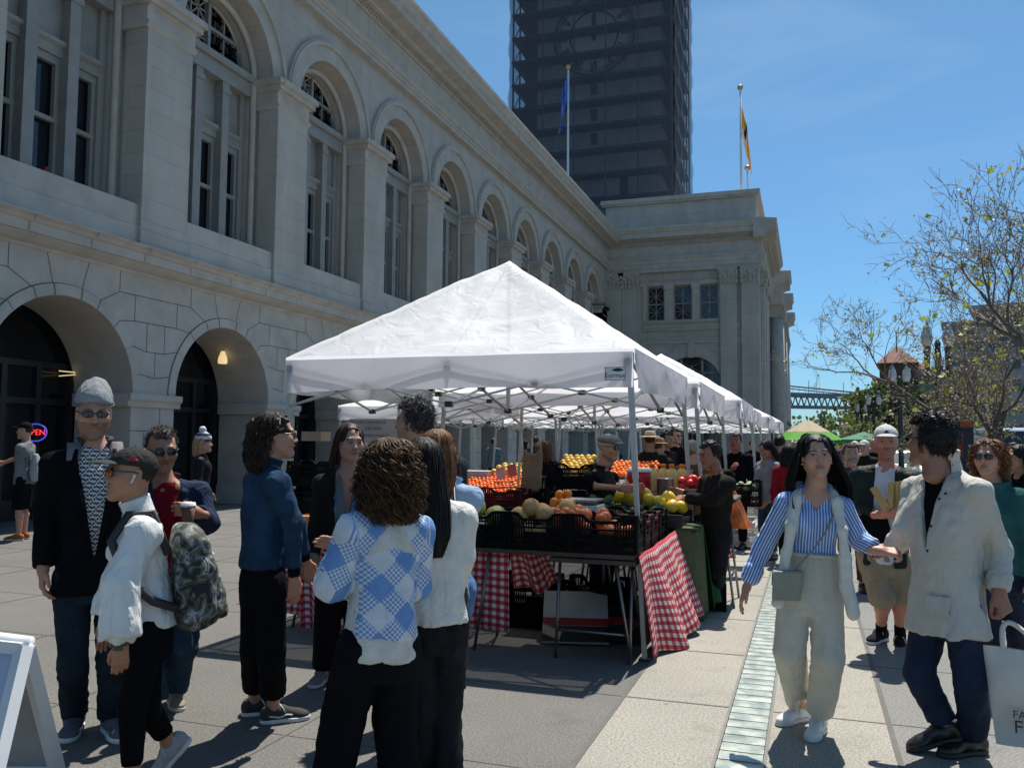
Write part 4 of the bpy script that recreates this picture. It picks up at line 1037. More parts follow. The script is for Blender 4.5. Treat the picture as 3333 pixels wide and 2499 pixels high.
    def cap(s,m,brim=None,name='cap',up=0.,h=1.,m2=None,bl=1.):
        q=S(); q.ell((0,-.008,.045+up),(.089,.110,.088*h)); q.plane((0,0,.040+up),(0,.10,-1)); q.ell((0,-.008,.135+up-.088*(1-h)),.007,k=.004)
        q.fold((30,30,30),.0012)
        o=s.on_head(name,q,m)
        q=S(); q.ell((0,.118*bl,.040+up),(.078,.085*bl,.026)); q.ell((0,.118*bl,.029+up),(.095,.105,.026),mode='c',k=.003); q.plane((0,.07,0),(0,-1,0))
        b=s.on_head('brim',q,m2 or m,.004 if s.near==1 else .008); b.parent=o; return o
    def hair_short(s,col,th=.010,n=420,len_=.03,lift=.5,fwd=.3,back=-.085,side=-.02,front=.062,wav=0,seed=1,col2=None,top=1.,rr=.0024,upz=-.15,mess=.09):
        col=np.array(col,float); col2=np.array(col2 if col2 is not None else col*1.8,float)
        q=S(); q.ell((0,-.018,.036),(.078+th,.099+th,.088+th*top))
        # face, ears and neck stay clear
        q.put(lambda P:np.maximum(-(P[:,1]-(front-.05)-(P[:,2]-.02)*(-.05)),P[:,2]-(.078+np.maximum(0,front-P[:,1])*.4)),.012,'c')
        q.put(lambda P:np.maximum(P[:,2]-side,-(P[:,1]+.035)),.012,'c'); q.plane((0,0,back),(0,.1,-1))
        q.fold((60,60,60),.004)
        b=MB(); P,F=q.mesh(.0055 if s.near==1 else .010); b.add(s.toW(P),F,smooth=True,col=col*(1+.25*vn(P,90))[:,None])
        if n:
            rg=np.random.RandomState(seed); i=rg.choice(len(P),min(n,len(P)),replace=False); R0=P[i]; N=unit_rows(R0-np.array([0,-.02,.03]))
            m=6; fl=np.array([0,fwd,upz]); L=len_*rg.uniform(.6,1.25,len(R0))
            pts=[]; 
            dn=np.clip((.055-R0[:,2:3])/.06,0,1)*(R0[:,1:2]<.03); fl=fl*(1-dn)+np.array([0,-.05,-.9])*dn; fl=fl-N*np.sum(fl*N,1,keepdims=True)*.75
            for j in range(m):
                t=j/(m-1); pts.append(R0-N*.002+N*(L*t*lift*(1-.7*dn[:,0]))[:,None]+(fl+rg.normal(0,mess,(len(R0),3)))*(L*t)[:,None]+wav*np.sin(t*9+R0[:,:1]*200)*.006)
            c=col+(col2-col)*rg.rand(len(R0),1)**2
            strands(b,s.toW(np.stack(pts,1).reshape(-1,3)).reshape(len(R0),m,3),rr,cols=c)
        o=b.build('hair',hairm,s.root); o.matrix_parent_inverse=Matrix(); return o
    def hair_long(s,col,sec,n=500,az=(50,310),col2=None,wave=.004,wf=9,rr=.0028,seed=2,curl=0,core=.94,part=0.,top=.128,front=.085,zend=.25,m=14,frontz=.07,cf=(18,34)):
        # sec: rows of (z, half width, half depth, x, y) in the head frame, top to bottom; az: degrees from the face, the range covered with hair below the brow
        col=np.array(col,float);col2=np.array(col2 if col2 is not None else col*2,float); sec=np.array(sec,float)[::-1]; b=MB(); rg=np.random.RandomState(seed)
        tw,td,ty=max(.089,sec[-1,1]),max(.109,sec[-1,2]),(-.018 if not curl or sec[-1,1]<.1 else sec[-1,4]); q=S(); q.ell((0,ty,.036),(tw*.955,td*.97,.094 if tw<.1 else .10)); A=np.eye(3); q.loft(sec*np.array([1,core,core,1,1]),(0,0,0),A,k=.02,n=2.1,cap=.03)
        lo_,hi_=rad(az[0]),rad(az[1])
        def fc(P):
            fz=np.minimum(frontz,.30)
            r_=np.maximum(np.abs(P[:,0])-(.050+np.clip((-P[:,2]-.02)*.12,-.02,.03)),-(P[:,1]-.035)); return np.maximum(r_,P[:,2]-fz+ (P[:,0]/.06)**2*.02)
        if az[0]>5: q.put(fc,.012,'c')
        q.fold((50,50,9) if not curl else (34,34,34),.005 if not curl else .010)
        if core>0:
            P,F=q.mesh(.007 if s.near==1 else .012); b.add(s.toW(P),F,smooth=True,col=col*(.8+.2*vn(P*np.array([120,120,12])))[:,None])
        th=rg.uniform(lo_,hi_,n)
        z0=top-np.abs(rg.normal(0,.02,n)); z1=sec[0,0]+rg.rand(n)**2*(sec[-1,0]-sec[0,0])*zend
        t=np.linspace(0,1,m)[None,:]; z=z0[:,None]+(z1-z0)[:,None]*t**1.15
        cols=[np.interp(z,sec[:,0],sec[:,i]) for i in (1,2,3,4)]
        hz=np.clip((z-.036)/.094,-1,1); hr=np.sqrt(np.maximum(0,1-hz*hz)); up=z>.02
        wq=np.where(up,np.minimum(tw*np.maximum(hr,.03),cols[0]*1.4),cols[0]); dq=np.where(up,np.minimum(td*np.maximum(hr,.03),cols[1]*1.4),cols[1]); cx=np.where(up,0,cols[2]); cy=np.where(up,ty,cols[3])
        sm=np.clip((z+.02)/.06,0,1); wq=wq*(1); 
        ph=rg.uniform(0,6.28,(n,1)); jit=1+rg.normal(0,.09 if curl>.012 else .035,(n,1))
        thw=th[:,None]+wave*12*np.sin(t*wf+ph)*t
        X=cx+wq*jit*np.sin(thw); Y=cy+dq*jit*np.cos(thw); Z=z.copy()
        if curl:
            a=curl*rg.uniform(.3,1.6,(n,1))*np.clip(t*3,0,1); w2=t*rg.uniform(*cf,(n,1))+ph; q2=rg.uniform(0,6.28,(n,1)); X=X+curl*1.3*np.sin(t*5+q2); Y=Y+curl*1.3*np.cos(t*6+q2*2)
            X=X+a*np.cos(w2);Y=Y+a*np.sin(w2);Z=Z+a*.5*np.sin(w2*.5)
        c=col+(col2-col)*rg.rand(n,1)**2.2
        strands(b,s.toW(np.stack([X,Y,Z],-1).reshape(-1,3)).reshape(n,m,3),rr*rg.uniform(.7,1.3,n),cols=c)
        o=b.build('hair',hairm,s.root); o.matrix_parent_inverse=Matrix(); return o
    def strap(s,name,pts,w_,m,th=.006,par=None,ref=None):
        b=MB(); P=np.array(pts,float)
        t=np.linspace(0,1,len(P)); tt=np.linspace(0,1,4*len(P)); P=np.stack([np.interp(tt,t,P[:,i]) for i in range(3)],1)
        for _ in range(3): P[1:-1]=(P[:-2]+2*P[1:-1]+P[2:])/4
        T=np.gradient(P,axis=0); T/=np.linalg.norm(T,axis=1)[:,None]; N=np.tile(np.array(ref if ref is not None else -s.by,float),(len(P),1)); X=np.cross(T,N);X/=np.linalg.norm(X,axis=1)[:,None]+1e-9; N=np.cross(X,T)
        G=np.stack([P-X*w_/2+N*th/2,P+X*w_/2+N*th/2,P+X*w_/2-N*th/2,P-X*w_/2-N*th/2],1); b.grid(G,closed=True,smooth=False)
        o=b.build(name,m,par or s.root); o.matrix_parent_inverse=Matrix(); return o
def unit_rows(a): return a/(np.linalg.norm(a,axis=1,keepdims=True)+1e-9)
def creases(m,st=.36,sc=10.,ds=1.6):
    t=m.node_tree; L=t.links.new; p=t.nodes['Principled BSDF']; tc=nd(t,'ShaderNodeTexCoord')
    mp=nd(t,'ShaderNodeMapping'); mp.inputs['Rotation'].default_value=(.5,.3,.2); mp.inputs['Scale'].default_value=(1,1,.55); L(tc.outputs['Object'],mp.inputs[0])
    n=nd(t,'ShaderNodeTexNoise',Scale=sc,Detail=2.5,Distortion=ds); L(mp.outputs[0],n.inputs['Vector'])
    a=nd(t,'ShaderNodeMath',operation='SUBTRACT'); L(n.outputs[0],a.inputs[0]); a.inputs[1].default_value=.5
    b2=nd(t,'ShaderNodeMath',operation='ABSOLUTE'); L(a.outputs[0],b2.inputs[0])
    b=nd(t,'ShaderNodeBump',Strength=st,Distance=.05); b.invert=True; L(b2.outputs[0],b.inputs['Height'])
    if p.inputs['Normal'].links: L(p.inputs['Normal'].links[0].from_socket,b.inputs['Normal'])
    L(b.outputs[0],p.inputs['Normal']); return m
def fab(name,c,rough=.85,bump=.15,var=.12,**k):
    nm='fabric_'+name
    if nm in MATS: return MATS[nm]
    return creases(mat(nm,c,rough,var,9,bump,k.pop('bs',320),sheen=k.pop('sheen',0),spec=k.pop('spec',.10),**k))
# ================================================================= market tents
tentm=creases(cloth_thin('tent_canvas',.30,(.96,.96,.97),.55,.03,tp=.17),.38,5.,.7)
valm=creases(cloth_thin('tent_valance',.75,(.93,.93,.99),.5,.03),.4,5.,.7)
alu=mat('tent_frame',(.42,.42,.39),.4,.08,6,0,1,.35); blkp=mat('black_plastic',(.012,.012,.013),.4,.2,9)
def tent(label,x0,x1,y0,y1,zt=2.33,zb=2.02,pk=3.08,seed=0,slant=.13,cen=(0,0),drop=0.,detail=True):
    cx,cy=(x0+x1)/2,(y0+y1)/2
    th=thing('market_tent',label,'tent',(cx,cy,0),0,'white market tents')
    N=61; g=np.linspace(-1,1,N); X,Y=np.meshgrid(g,g); m=np.maximum(abs(X),abs(Y)); a=np.minimum(abs(X),abs(Y))/np.maximum(m,1e-6)
    P3=np.stack([X.ravel()*3+seed,Y.ravel()*3,np.zeros(X.size)],1)
    Z=zt+(pk-zt)*(1-m)**.97-.075*np.sin(PI*np.clip(m,0,1))*(1-a**1.5)+.016*vn(P3,1.3).reshape(N,N)*np.sin(PI*m)+.010*vn(P3*np.array([1,1,1]),4.3).reshape(N,N)*(m<.98)
    Z-=.03*np.exp(-((m-.16)/.02)**2)*0
    px=X*(x1-x0)/2+cx+cen[0]*(1-m); py=Y*(y1-y0)/2+cy+cen[1]*(1-m)
    b=MB(); b.grid(np.stack([px,py,Z],-1),smooth=True); b.build('canopy',tentm,th)
    b=MB()
    for (ax,ay),(bx_,by_),nm in (((x0,y0),(x1,y0),0),((x1,y0),(x1,y1),1),((x1,y1),(x0,y1),2),((x0,y1),(x0,y0),3)):
        G=[];n=50
        ox,oy=unit([by_-ay,-(bx_-ax)])
        for j in range(9):
            v=j/8; row=[]
            for i in range(n+1):
                u=i/n; e=(.035 if nm in(1,3) else .014)*vn(np.array([[u*7+seed+nm*9,v*1.2,0]]))[0]*v+(.02 if nm in (1,3) else .006)*math.sin(u*23+seed)*v*math.sin(PI*u)
                sag=.025*math.sin(PI*u)*(1 if nm==0 else .5)
                row.append((ax+(bx_-ax)*u+ox*(e+.012),ay+(by_-ay)*u+oy*(e+.012),zt-(zt-zb-drop*0)*v+sag*v+(.012*vn(np.array([[u*9+seed,nm,5.]]))[0]*v)))
            G.append(row)
        b.grid(G,smooth=True)
    b.build('valance',valm,th)
    ins=.04; zj=zt-.07; zl=zt-.42
    cs=[(x0+ins,y0+ins,-1,-1),(x1-ins,y0+ins,1,-1),(x1-ins,y1-ins,1,1),(x0+ins,y1-ins,-1,1)]
    for x,y,sx_,sy_ in cs:
        b=MB(); p0=V3(x,y,zt-.03); p1=V3(x+sx_*slant,y+sy_*slant*.6,0)
        mid=p0+(p1-p0)*.42; b.bar(p0,mid,.042,.042,(1,0,0)); b.bar(mid,p1,.034,.034,(1,0,0)); b.box(p1-V3(.04,.04,0),p1+V3(.04,.04,.012),mi=1); b.box(p0-V3(.032,.032,.10),p0+V3(.032,.032,.0),mi=1); b.build('leg',[alu,blkp],th)
    b=MB()
    def jn(p): b.box(np.array(p)-V3(.030,.024,.024),np.array(p)+V3(.030,.024,.024),mi=1)
    cn=[V3(x,y,0) for x,y,_,_ in cs]; mids=[]
    def sc(a,c):
        up0,lo0,up1,lo1=a+V3(0,0,zj),a+V3(0,0,zl),c+V3(0,0,zj),c+V3(0,0,zl)
        b.bar(up0,lo1,.026,.014,(0,0,1)); b.bar(lo0,up1,.026,.014,(0,0,1)); jn((up0+lo1)/2) if detail else None
    for i in range(4):
        a,c=cn[i],cn[(i+1)%4]; md=(a+c)/2; mids.append(md); sc(a,md); sc(md,c); jn(md+V3(0,0,zj)); jn(md+V3(0,0,zl))
    ce=V3(cx,cy,0)
    for md in mids: sc(md,ce)
    jn(ce+V3(0,0,zj)); jn(ce+V3(0,0,zl)); b.bar(ce+V3(0,0,zl),ce+V3(cen[0],cen[1],pk-.02),.034,.034,(1,0,0))
    for c in cn: b.bar(c+V3(0,0,zt-.02),ce+V3(cen[0],cen[1],pk-.03),.022,.022)
    b.build('truss',[alu,blkp],th)
    return th
T1=tent('large white peaked market tent nearest the camera with a black brand label',-4.36,-1.26,6.52,9.58,2.335,2.02,3.42,1)
# brand label on the front valance
A=frame(aty(1329,807,6.49),(1,0,0),(0,0,1),(0,-1,0))
b=MB(); b.box((-.083,-.052,0),(.083,.052,.003),M=A,mi=0); 
for q in ((-.080,-.050,.080,-.047),(-.080,.047,.080,.050),(-.080,-.05,-.077,.05),(.077,-.05,.080,.05)): b.box((q[0],q[1],.0032),(q[2],q[3],.0045),M=A,mi=1)
lf=[(-.03+.10*t,.026+.017*math.sin(PI*t)) for t in np.linspace(0,1,9)]+[(-.03+.10*t,.026-.010*math.sin(PI*t)) for t in np.linspace(.9,.1,7)]
b.poly([(A@Vector((x,y,.0034))) for x,y in lf],-_F*0+np.array([0,-.0012,0]),mi=1); lb=b.build('label',[whitep,blackm],T1)
tx=text('lettering','Eurmax',.052,blackm,A@Matrix.Translation((0,-.014,.004)),lb,.0006); 
tent('second white tent behind the large peaked tent, sharing its row of poles',-4.24,-1.14,9.66,12.75,2.30,2.0,3.16,5)
tent('third white tent in the right row with a square lavender front flap',-4.15,-1.03,14.6,17.65,2.36,2.03,3.30,9)
tent('fourth white tent in the right row directly behind the square flap',-4.12,-1.02,17.75,20.8,2.32,2.0,3.2,13,detail=False)
tent('white tent behind the fruit heaps in the middle of the market',-7.35,-4.22,14.7,17.8,2.32,2.02,3.02,17)
tent('white tent at the left rear beside the arcade over the hanging sign',-9.45,-6.35,16.1,19.2,2.36,2.05,2.85,21,detail=False)
tent('fifth white tent further along the right row',-4.0,-.93,23.4,26.5,2.36,2.03,3.14,25,detail=False)
tent('farthest white tent at the end of the right row',-3.95,-.85,29.8,33,2.40,2.03,3.2,29,detail=False)
tent('white tent behind the middle tents near the pavilion',-7.4,-4.3,20.2,23.3,2.34,2.02,3.05,33,detail=False)
# ================================================================= market umbrella and far green tent
u_=at(1745,945,40); th=thing('market_umbrella','green and beige market umbrella past the white tents','umbrella',(u_[0],u_[1],0))
zr=u_[2]-.05; zp=at(1745,905,40)[2]; b=MB()
for i in range(8):
    a0,a1=i*PI/4+.2,(i+1)*PI/4+.2
    for r0,r1,mi in ((0.02,.62,1),(.62,1,0)):
        n=6;G=[]
        for j in range(n+1):
            r=r0+(r1-r0)*j/n; G.append([(u_[0]+1.55*r*((1-t)*math.cos(a0)+t*math.cos(a1)),u_[1]+1.55*r*((1-t)*math.sin(a0)+t*math.sin(a1)),zr+(zp-zr)*(1-r)-.06*math.sin(PI*t)*r) for t in np.linspace(0,1,5)])
        b.grid(G,mi=mi,smooth=True)
cv=b.build('canopy',[cloth_thin('umbrella_green',.5,(.16,.50,.06)),cloth_thin('umbrella_beige',.35,(.62,.50,.34))],th)
b=MB(); b.tube([(u_[0],u_[1],0),(u_[0],u_[1],zp+.1)],.03,8); b.build('pole',darkm,th)
b=MB()
for i in range(8): a=i*PI/4+.2; b.bar((u_[0],u_[1],zr-.15),(u_[0]+.9*math.cos(a),u_[1]+.9*math.sin(a),zr+.25),.02)
b.build('rib',darkm,th)
u_=at(1866,938,48); th=thing('canopy_tent','small green peaked canopy tent in front of the far trees','tent',(u_[0],u_[1],0))
b=MB(); s0=1.5; zz=1.95; pkz=u_[2]+.15
c=[(-s0,-s0),(s0,-s0),(s0,s0),(-s0,s0)]
for i in range(4):
    (ax,ay),(bx_,by_)=c[i],c[(i+1)%4]; G=[]
    for j in range(7):
        t=j/6; G.append([(u_[0]+(ax+(bx_-ax)*k)*(1-t)*.999,u_[1]+(ay+(by_-ay)*k)*(1-t)*.999,zz+(pkz-zz)*t**1.15) for k in np.linspace(0,1,7)])
    b.grid(G,smooth=True); b.add([(u_[0]+ax,u_[1]+ay,zz),(u_[0]+bx_,u_[1]+by_,zz),(u_[0]+bx_,u_[1]+by_,zz-.2),(u_[0]+ax,u_[1]+ay,zz-.2)],[(0,1,2,3)])
b.build('canopy',cloth_thin('tent_green',.35,(.03,.22,.11)),th)
for ax,ay in c:
    b=MB(); b.bar((u_[0]+ax*.98,u_[1]+ay*.98,0),(u_[0]+ax*.98,u_[1]+ay*.98,zz),.04); b.build('leg',alu,th)
# ================================================================= tables and cloths
def fcheck(u,v,M,mix):
    a=M('LESS_THAN',M('FRACT',M('MULTIPLY',u,1/.062)),.5); b_=M('LESS_THAN',M('FRACT',M('MULTIPLY',v,1/.062)),.5)
    return mix(a,mix(b_,(.66,.64,.62),(.50,.10,.11)),mix(b_,(.50,.12,.13),(.42,.012,.03)))
def table(label,x0,x1,y0,y1,z=.745,along='x'):
    th=thing('folding_table',label,'table',((x0+x1)/2,(y0+y1)/2,0))
    b=MB(); b.box((x0,y0,z-.035),(x1,y1,z)); b.build('tabletop',mat('table_wood',(.06,.045,.03),.7,.25,5),th,bevel=.006)
    for e in (0,1):
        b=MB()
        if along=='x': pts=[((x0+.15 if e==0 else x1-.15),y0+.06),((x0+.15 if e==0 else x1-.15),y1-.06)]; off=V3(-.12 if e==0 else .12,0,0)
        else: pts=[(x0+.05,(y0+.15 if e==0 else y1-.15)),(x1-.05,(y0+.15 if e==0 else y1-.15))]; off=V3(0,-.12 if e==0 else .12,0)
        f=[]
        for x,y in pts:
            p0=V3(x,y,z-.03);p1=V3(x,y,0)+off; b.tube([p0,p1],.0125,8); f.append(p0+(p1-p0)*.72)
        b.tube(f,.011,8); b.build('leg',mat('table_steel',(.20,.20,.20),.35,.1,5,0,1,.8),th)
    return th
def cloth(name,label,top,bot,m,cat='tablecloth',folds=9,amp=.025,out=(0,-1,0),group=None,seed=0,nv=16,wave=.02):
    top=np.array(top,float);bot=np.array(bot,float); nu=56; out=np.array(out,float)
    def pl(P,t):
        d=np.r_[0,np.cumsum(np.linalg.norm(np.diff(P,axis=0),axis=1))]; L=d[-1]; return np.stack([np.interp(t*L,d,P[:,i]) for i in range(3)],1),L
    t=np.linspace(0,1,nu); A_,L=pl(top,t);B_,L2=pl(bot,t); G=[];UV=[]
    for j in range(nv):
        v=j/(nv-1); row=A_+(B_-A_)*v
        w_=amp*(.15+.85*v)*(np.sin(t*folds*2*PI+seed)+.5*np.sin(t*folds*4.7+seed*2+v))
        row=row+out*w_[:,None]; row[:,2]+=wave*v*np.sin(t*folds*3.1+seed); G.append(row); H=np.linalg.norm((B_-A_)[0]); UV+=[(tt*max(L,L2),v*H+.03*math.sin(tt*9)*v) for tt in t]
    b=MB(); b.grid(G,smooth=True,uv=UV); o=b.build(name,m); o.modifiers.new('s','SOLIDIFY').thickness=.003; tag(o,label,cat,group); return o

# ================================================================= crates
def crate_mesh(name,m,L=.52,W=.36,H=.27,dip=True):
    b=MB(); t=.012
    b.box((-L/2,-W/2,0),(L/2,W/2,.012))
    def wall(a,c,n):
        a=np.array(a,float);c=np.array(c,float);d=c-a;LL=np.linalg.norm(d);d/=LL; k=int(LL/.021)
        def top(u): return H-(.045*(1/(1+math.exp(-(.5-abs(u-.5)-.24)*60))) if dip else 0)
        for i in range(k):
            u=(i+.5)/k; p=a+d*LL*u; solid=abs(u-.5)<.16 or u<.06 or u>.94; w_=LL/k*(1.02 if solid else .58); h1=top(u)-.02
            z0=.01; segs=[(z0,h1)]
            if abs(u-.5)<.15: segs=[(z0,h1-.075)]
            elif abs(u-.5)<.17: pass
            for s0,s1 in segs: b.bar(p+V3(0,0,s0),p+V3(0,0,s1),w_,t*.8,up=tuple(np.cross(d,(0,0,1))+1e-6))
        us=np.linspace(0,1,26)
        for i in range(25): b.bar(a+d*LL*us[i]+V3(0,0,top(us[i])-.011),a+d*LL*us[i+1]+V3(0,0,top(us[i+1])-.011),t*1.7,.022)
        for z in (.02,.085,.16): b.bar(a+V3(0,0,z),c+V3(0,0,z),t*1.3,.014)
    l,w_=L/2-t/2,W/2-t/2
    wall((-l,-w_,0),(l,-w_,0),0);wall((-l,w_,0),(l,w_,0),0);wall((-l,-w_,0),(-l,w_,0),0);wall((l,-w_,0),(l,w_,0),0)
    for sx_ in (-1,1):
        for sy_ in (-1,1): b.box((sx_*l-.014,sy_*w_-.014,0),(sx_*l+.014,sy_*w_+.014,H-.002))
    return b.mesh(name,m)
CRM={'black':crate_mesh('black_crate',mat('crate_black',(.0045,.005,.006),.6,.25,8,0,1,0,.08)),'maroon':crate_mesh('maroon_crate',mat('crate_maroon',(.045,.006,.009),.5,.2,8,0,1,0,.15)),'white':crate_mesh('white_crate',mat('crate_white',(.55,.53,.50),.5,.1,8),dip=False)}
def crate(kind,label,x,y,z,rz=0,sc=(1,1,1),group=None):
    o=bpy.data.objects.new(kind+'_crate',CRM[kind]); COL.objects.link(o); o.location=(x,y,z); o.rotation_euler=(0,0,rz); o.scale=sc; return tag(o,label,'crate',group or kind+' plastic crates')
# ================================================================= fruit
FR={}
def fruit_proto(k,c,r,sx=(1,1,1),bump=.25,bs=60,rough=.45,n=(14,9),navel=True):
    m=mat('peel_'+k,c,rough,.12,7,bump,bs,rnd=.16); b=MB()
    b.ball((0,0,0),(r*sx[0],r*sx[1],r*sx[2]),*n,jit=.012); b.ball((0,0,r*sx[2]*.985),(r*.09,r*.09,r*.04),6,4,mi=1)
    FR[k]=(b.mesh(k,[m,mat('stem_scar',(.10,.09,.03),.8)]),r)
fruit_proto('orange',(.80,.23,.015),.040); fruit_proto('tangerine',(.85,.19,.01),.033,(1,1,.86)); fruit_proto('grapefruit',(.62,.40,.05),.056); fruit_proto('melon',(.52,.50,.12),.075,(1,1,1.02),.35,25,.55); fruit_proto('cantaloupe',(.60,.36,.13),.070,(1,1,1),.6,90,.7)
fruit_proto('avocado',(.045,.085,.028),.046,(.85,.85,1.25),.5,40,.5); fruit_proto('yellow_melon',(.70,.47,.03),.062,(1,1,1.2),.2,20,.4); fruit_proto('blood_orange',(.72,.17,.035),.047); fruit_proto('potato',(.30,.20,.10),.045,(1,1.2,.8),.3,30,.7); fruit_proto('lettuce',(.35,.45,.22),.06,(1,1,.8),1,30,.7)
rgF=random.Random(5)
def fruit(k,p,label,group,sc=1.):
    me,r=FR[k]; o=bpy.data.objects.new(k,me); COL.objects.link(o); o.location=p; o.rotation_euler=(rgF.uniform(-1,1),rgF.uniform(-1,1),rgF.uniform(0,6)); s0=sc*rgF.uniform(.92,1.08); o.scale=(s0,s0,s0)
    return tag(o,label,k.replace('_',' '),group)
def bank(k,label,group,x0,x1,y0,y1,z0,z1,sc=1.,jit=.25,lay=1):
    r=FR[k][1]*sc*1.9; ny=max(1,int((y1-y0)/(r*.86))); nx=max(1,int((x1-x0)/r))
    for j in range(ny+1):
        t=j/max(1,ny); 
        for i in range(nx+1):
            x=x0+(x1-x0)*(i+(.5 if j%2 else 0))/max(1,nx)+rgF.uniform(-jit,jit)*r*.5; 
            if x>x1+r*.3: continue
            fruit(k,(x,y0+(y1-y0)*t+rgF.uniform(-jit,jit)*r*.4,z0+(z1-z0)*t+rgF.uniform(0,jit)*r*.7),label,group,sc)
# ================================================================= people
LIGHT=(.60,.37,.28); TAN=(.45,.27,.18); MID=(.33,.19,.125); FAIR=(.66,.42,.33)
white_r=mat('rubber_white',(.62,.62,.60),.6,.06,12); black_r=mat('rubber_black',(.02,.02,.02),.6)
lacem=mat('shoelace',(.6,.6,.58),.8)
black_cloth=fab('black',(.006,.0065,.0085),spec=.06); jeans=fab('denim_dark',(.018,.028,.055),.85,.25,.25); jeans_m=fab('denim_mid',(.03,.05,.09),.85,.25,.3)
def uvmat(name,fn,rough=.85,bump=.15):
    # cloth whose woven pattern follows the garment (uvw attribute)
    m,t,p=newmat('fabric_'+name); L=t.links.new
    a=nd(t,'ShaderNodeAttribute',attribute_name='uvw'); sp=nd(t,'ShaderNodeSeparateXYZ'); L(a.outputs['Vector'],sp.inputs[0])
    def math_(op,x,y=None,z=None):
        n=nd(t,'ShaderNodeMath',operation=op)
        for i,v in enumerate((x,y,z)):
            if v is None: continue
            if isinstance(v,(int,float)): n.inputs[i].default_value=v
            else: L(v,n.inputs[i])
        return n.outputs[0]
    def mix(f,c1,c2):
        n=nd(t,'ShaderNodeMixRGB')
        L(f,n.inputs[0])
        for i,c in ((1,c1),(2,c2)):
            if isinstance(c,tuple): n.inputs[i].default_value=(*c,1)
            else: L(c,n.inputs[i])
        return n.outputs[0]
    c=fn(sp.outputs[0],sp.outputs[1],math_,mix)
    tc=nd(t,'ShaderNodeTexCoord'); n=nd(t,'ShaderNodeTexNoise',Scale=9.0,Detail=4.0); L(tc.outputs['Object'],n.inputs['Vector'])
    mr=nd(t,'ShaderNodeMapRange'); mr.inputs[1].default_value=.3; mr.inputs[2].default_value=.7; mr.inputs[3].default_value=.88; mr.inputs[4].default_value=1.1; L(n.outputs[0],mr.inputs[0])
    sc=nd(t,'ShaderNodeVectorMath',operation='SCALE'); L(c,sc.inputs[0]); L(mr.outputs[0],sc.inputs['Scale']); L(sc.outputs[0],p.inputs['Base Color'])
    p.inputs['Roughness'].default_value=rough; p.inputs['Specular IOR Level'].default_value=.25
    n2=nd(t,'ShaderNodeTexNoise',Scale=300.0); L(tc.outputs['Object'],n2.inputs['Vector']); b=nd(t,'ShaderNodeBump',Strength=bump,Distance=.01); L(n2.outputs[0],b.inputs['Height']); L(b.outputs[0],p.inputs['Normal'])
    creases(m); MATS['fabric_'+name]=m; return m
def f_stripe(w_,c1,c2,duty=.35):
    return lambda u,v,M,mix: mix(M('LESS_THAN',M('FRACT',M('MULTIPLY',u,1/w_)),duty),c1,c2)
def f_check(w_,c1,c2,cm):
    def g(u,v,M,mix):
        a=M('LESS_THAN',M('FRACT',M('MULTIPLY',u,1/w_)),.5); b=M('LESS_THAN',M('FRACT',M('MULTIPLY',v,1/w_)),.5)
        return mix(a,mix(b,c2,cm),mix(b,cm,c1))
    return g
def f_argyle(w_,sw_,c1,c2):
    def g(u,v,M,mix):
        p=M('MULTIPLY',M('ADD',u,v),.7071/w_); q=M('MULTIPLY',M('SUBTRACT',u,v),.7071/w_)
        a=M('LESS_THAN',M('FRACT',p),.5); b=M('LESS_THAN',M('FRACT',q),.5)
        s1=M('LESS_THAN',M('FRACT',M('MULTIPLY',u,1/sw_)),.5); s2=M('LESS_THAN',M('FRACT',M('MULTIPLY',v,1/sw_)),.5)
        ck=mix(M('COMPARE',s1,s2,.1),c1,c2)
        return mix(a,mix(b,c1,ck),mix(b,ck,c2))
    return g
def limb_uv(p,sl=.06):
    # cloth coordinates: across the trunk, or across each arm
    def g(P):
        r=P-p.hip; u=r@p.bx; v=r@p.up; best=np.full(len(P),1e9); U=u.copy();W=v.copy()
        T=np.linalg.norm(p.neck-p.hip); dt=np.maximum(np.abs(u)-p.sw*.80,0)
        for a,b,c in ((p.sl,p.el,p.wl),(p.sr,p.er,p.wr)):
            acc=0
            for x,y in ((a,b),(b,c)):
                d=y-x;Ld=np.linalg.norm(d);d=d/Ld; q=P-x; t=np.clip(q@d,0 if x is b else .03,Ld); ds=np.linalg.norm(q-t[:,None]*d,axis=1)
                e=unit(np.cross(d,p.f if abs(d@p.f)<.8 else p.up)); k=(ds<best)&(ds-.055<dt)
                best[k]=ds[k]; U[k]=(q@e)[k]+.003; W[k]=-(acc+t)[k]; acc+=Ld
        return np.stack([U,W],1)
    return g
def front(p,z,x=0,off=.0,T=None):   # point on the chest surface at height fraction z, lateral x
    T=np.linalg.norm(p.neck-p.hip); return p.hip+p.up*z*T+p.bx*x-p.by*off
# ---- woman in the striped shirt
p=Person('woman in a blue striped shirt and cream trousers with a white sweater over her shoulders',1740,1598,H=1.66,yaw=6,fem=True,skin_=(.62,.385,.29),hs=.93)
p.pose(neck=(1760,1058),hip=(1752,1262),head=(1763,984,-.05),hyaw=10,hp=0,hr=-3,al=((1646,1186,.03),(1613,1268,-.03)),ar=((1858,1168,.03),(1900,1189,-.06)),kl=(1705,1405,-.03),kr=(1790,1420,-.06),fl=(1729,1556),fr=(1769,1582),tl=-38,tr=-14)
p.body(dict(lip=(.30,.115,.105),brow=(.02,.014,.012),gaze=.003,jaw=.97),hands=(('l',dict(curl=.32,thumb=.3,back=-p.bx)),('r',dict(dir=(.9,0,-.05),back=(0,-.45,.9),curl=.9,flip=(.4,.2,.6)))))
st=uvmat('blue_stripe',f_stripe(.0150,(.72,.76,.82),(.10,.24,.60),.66))
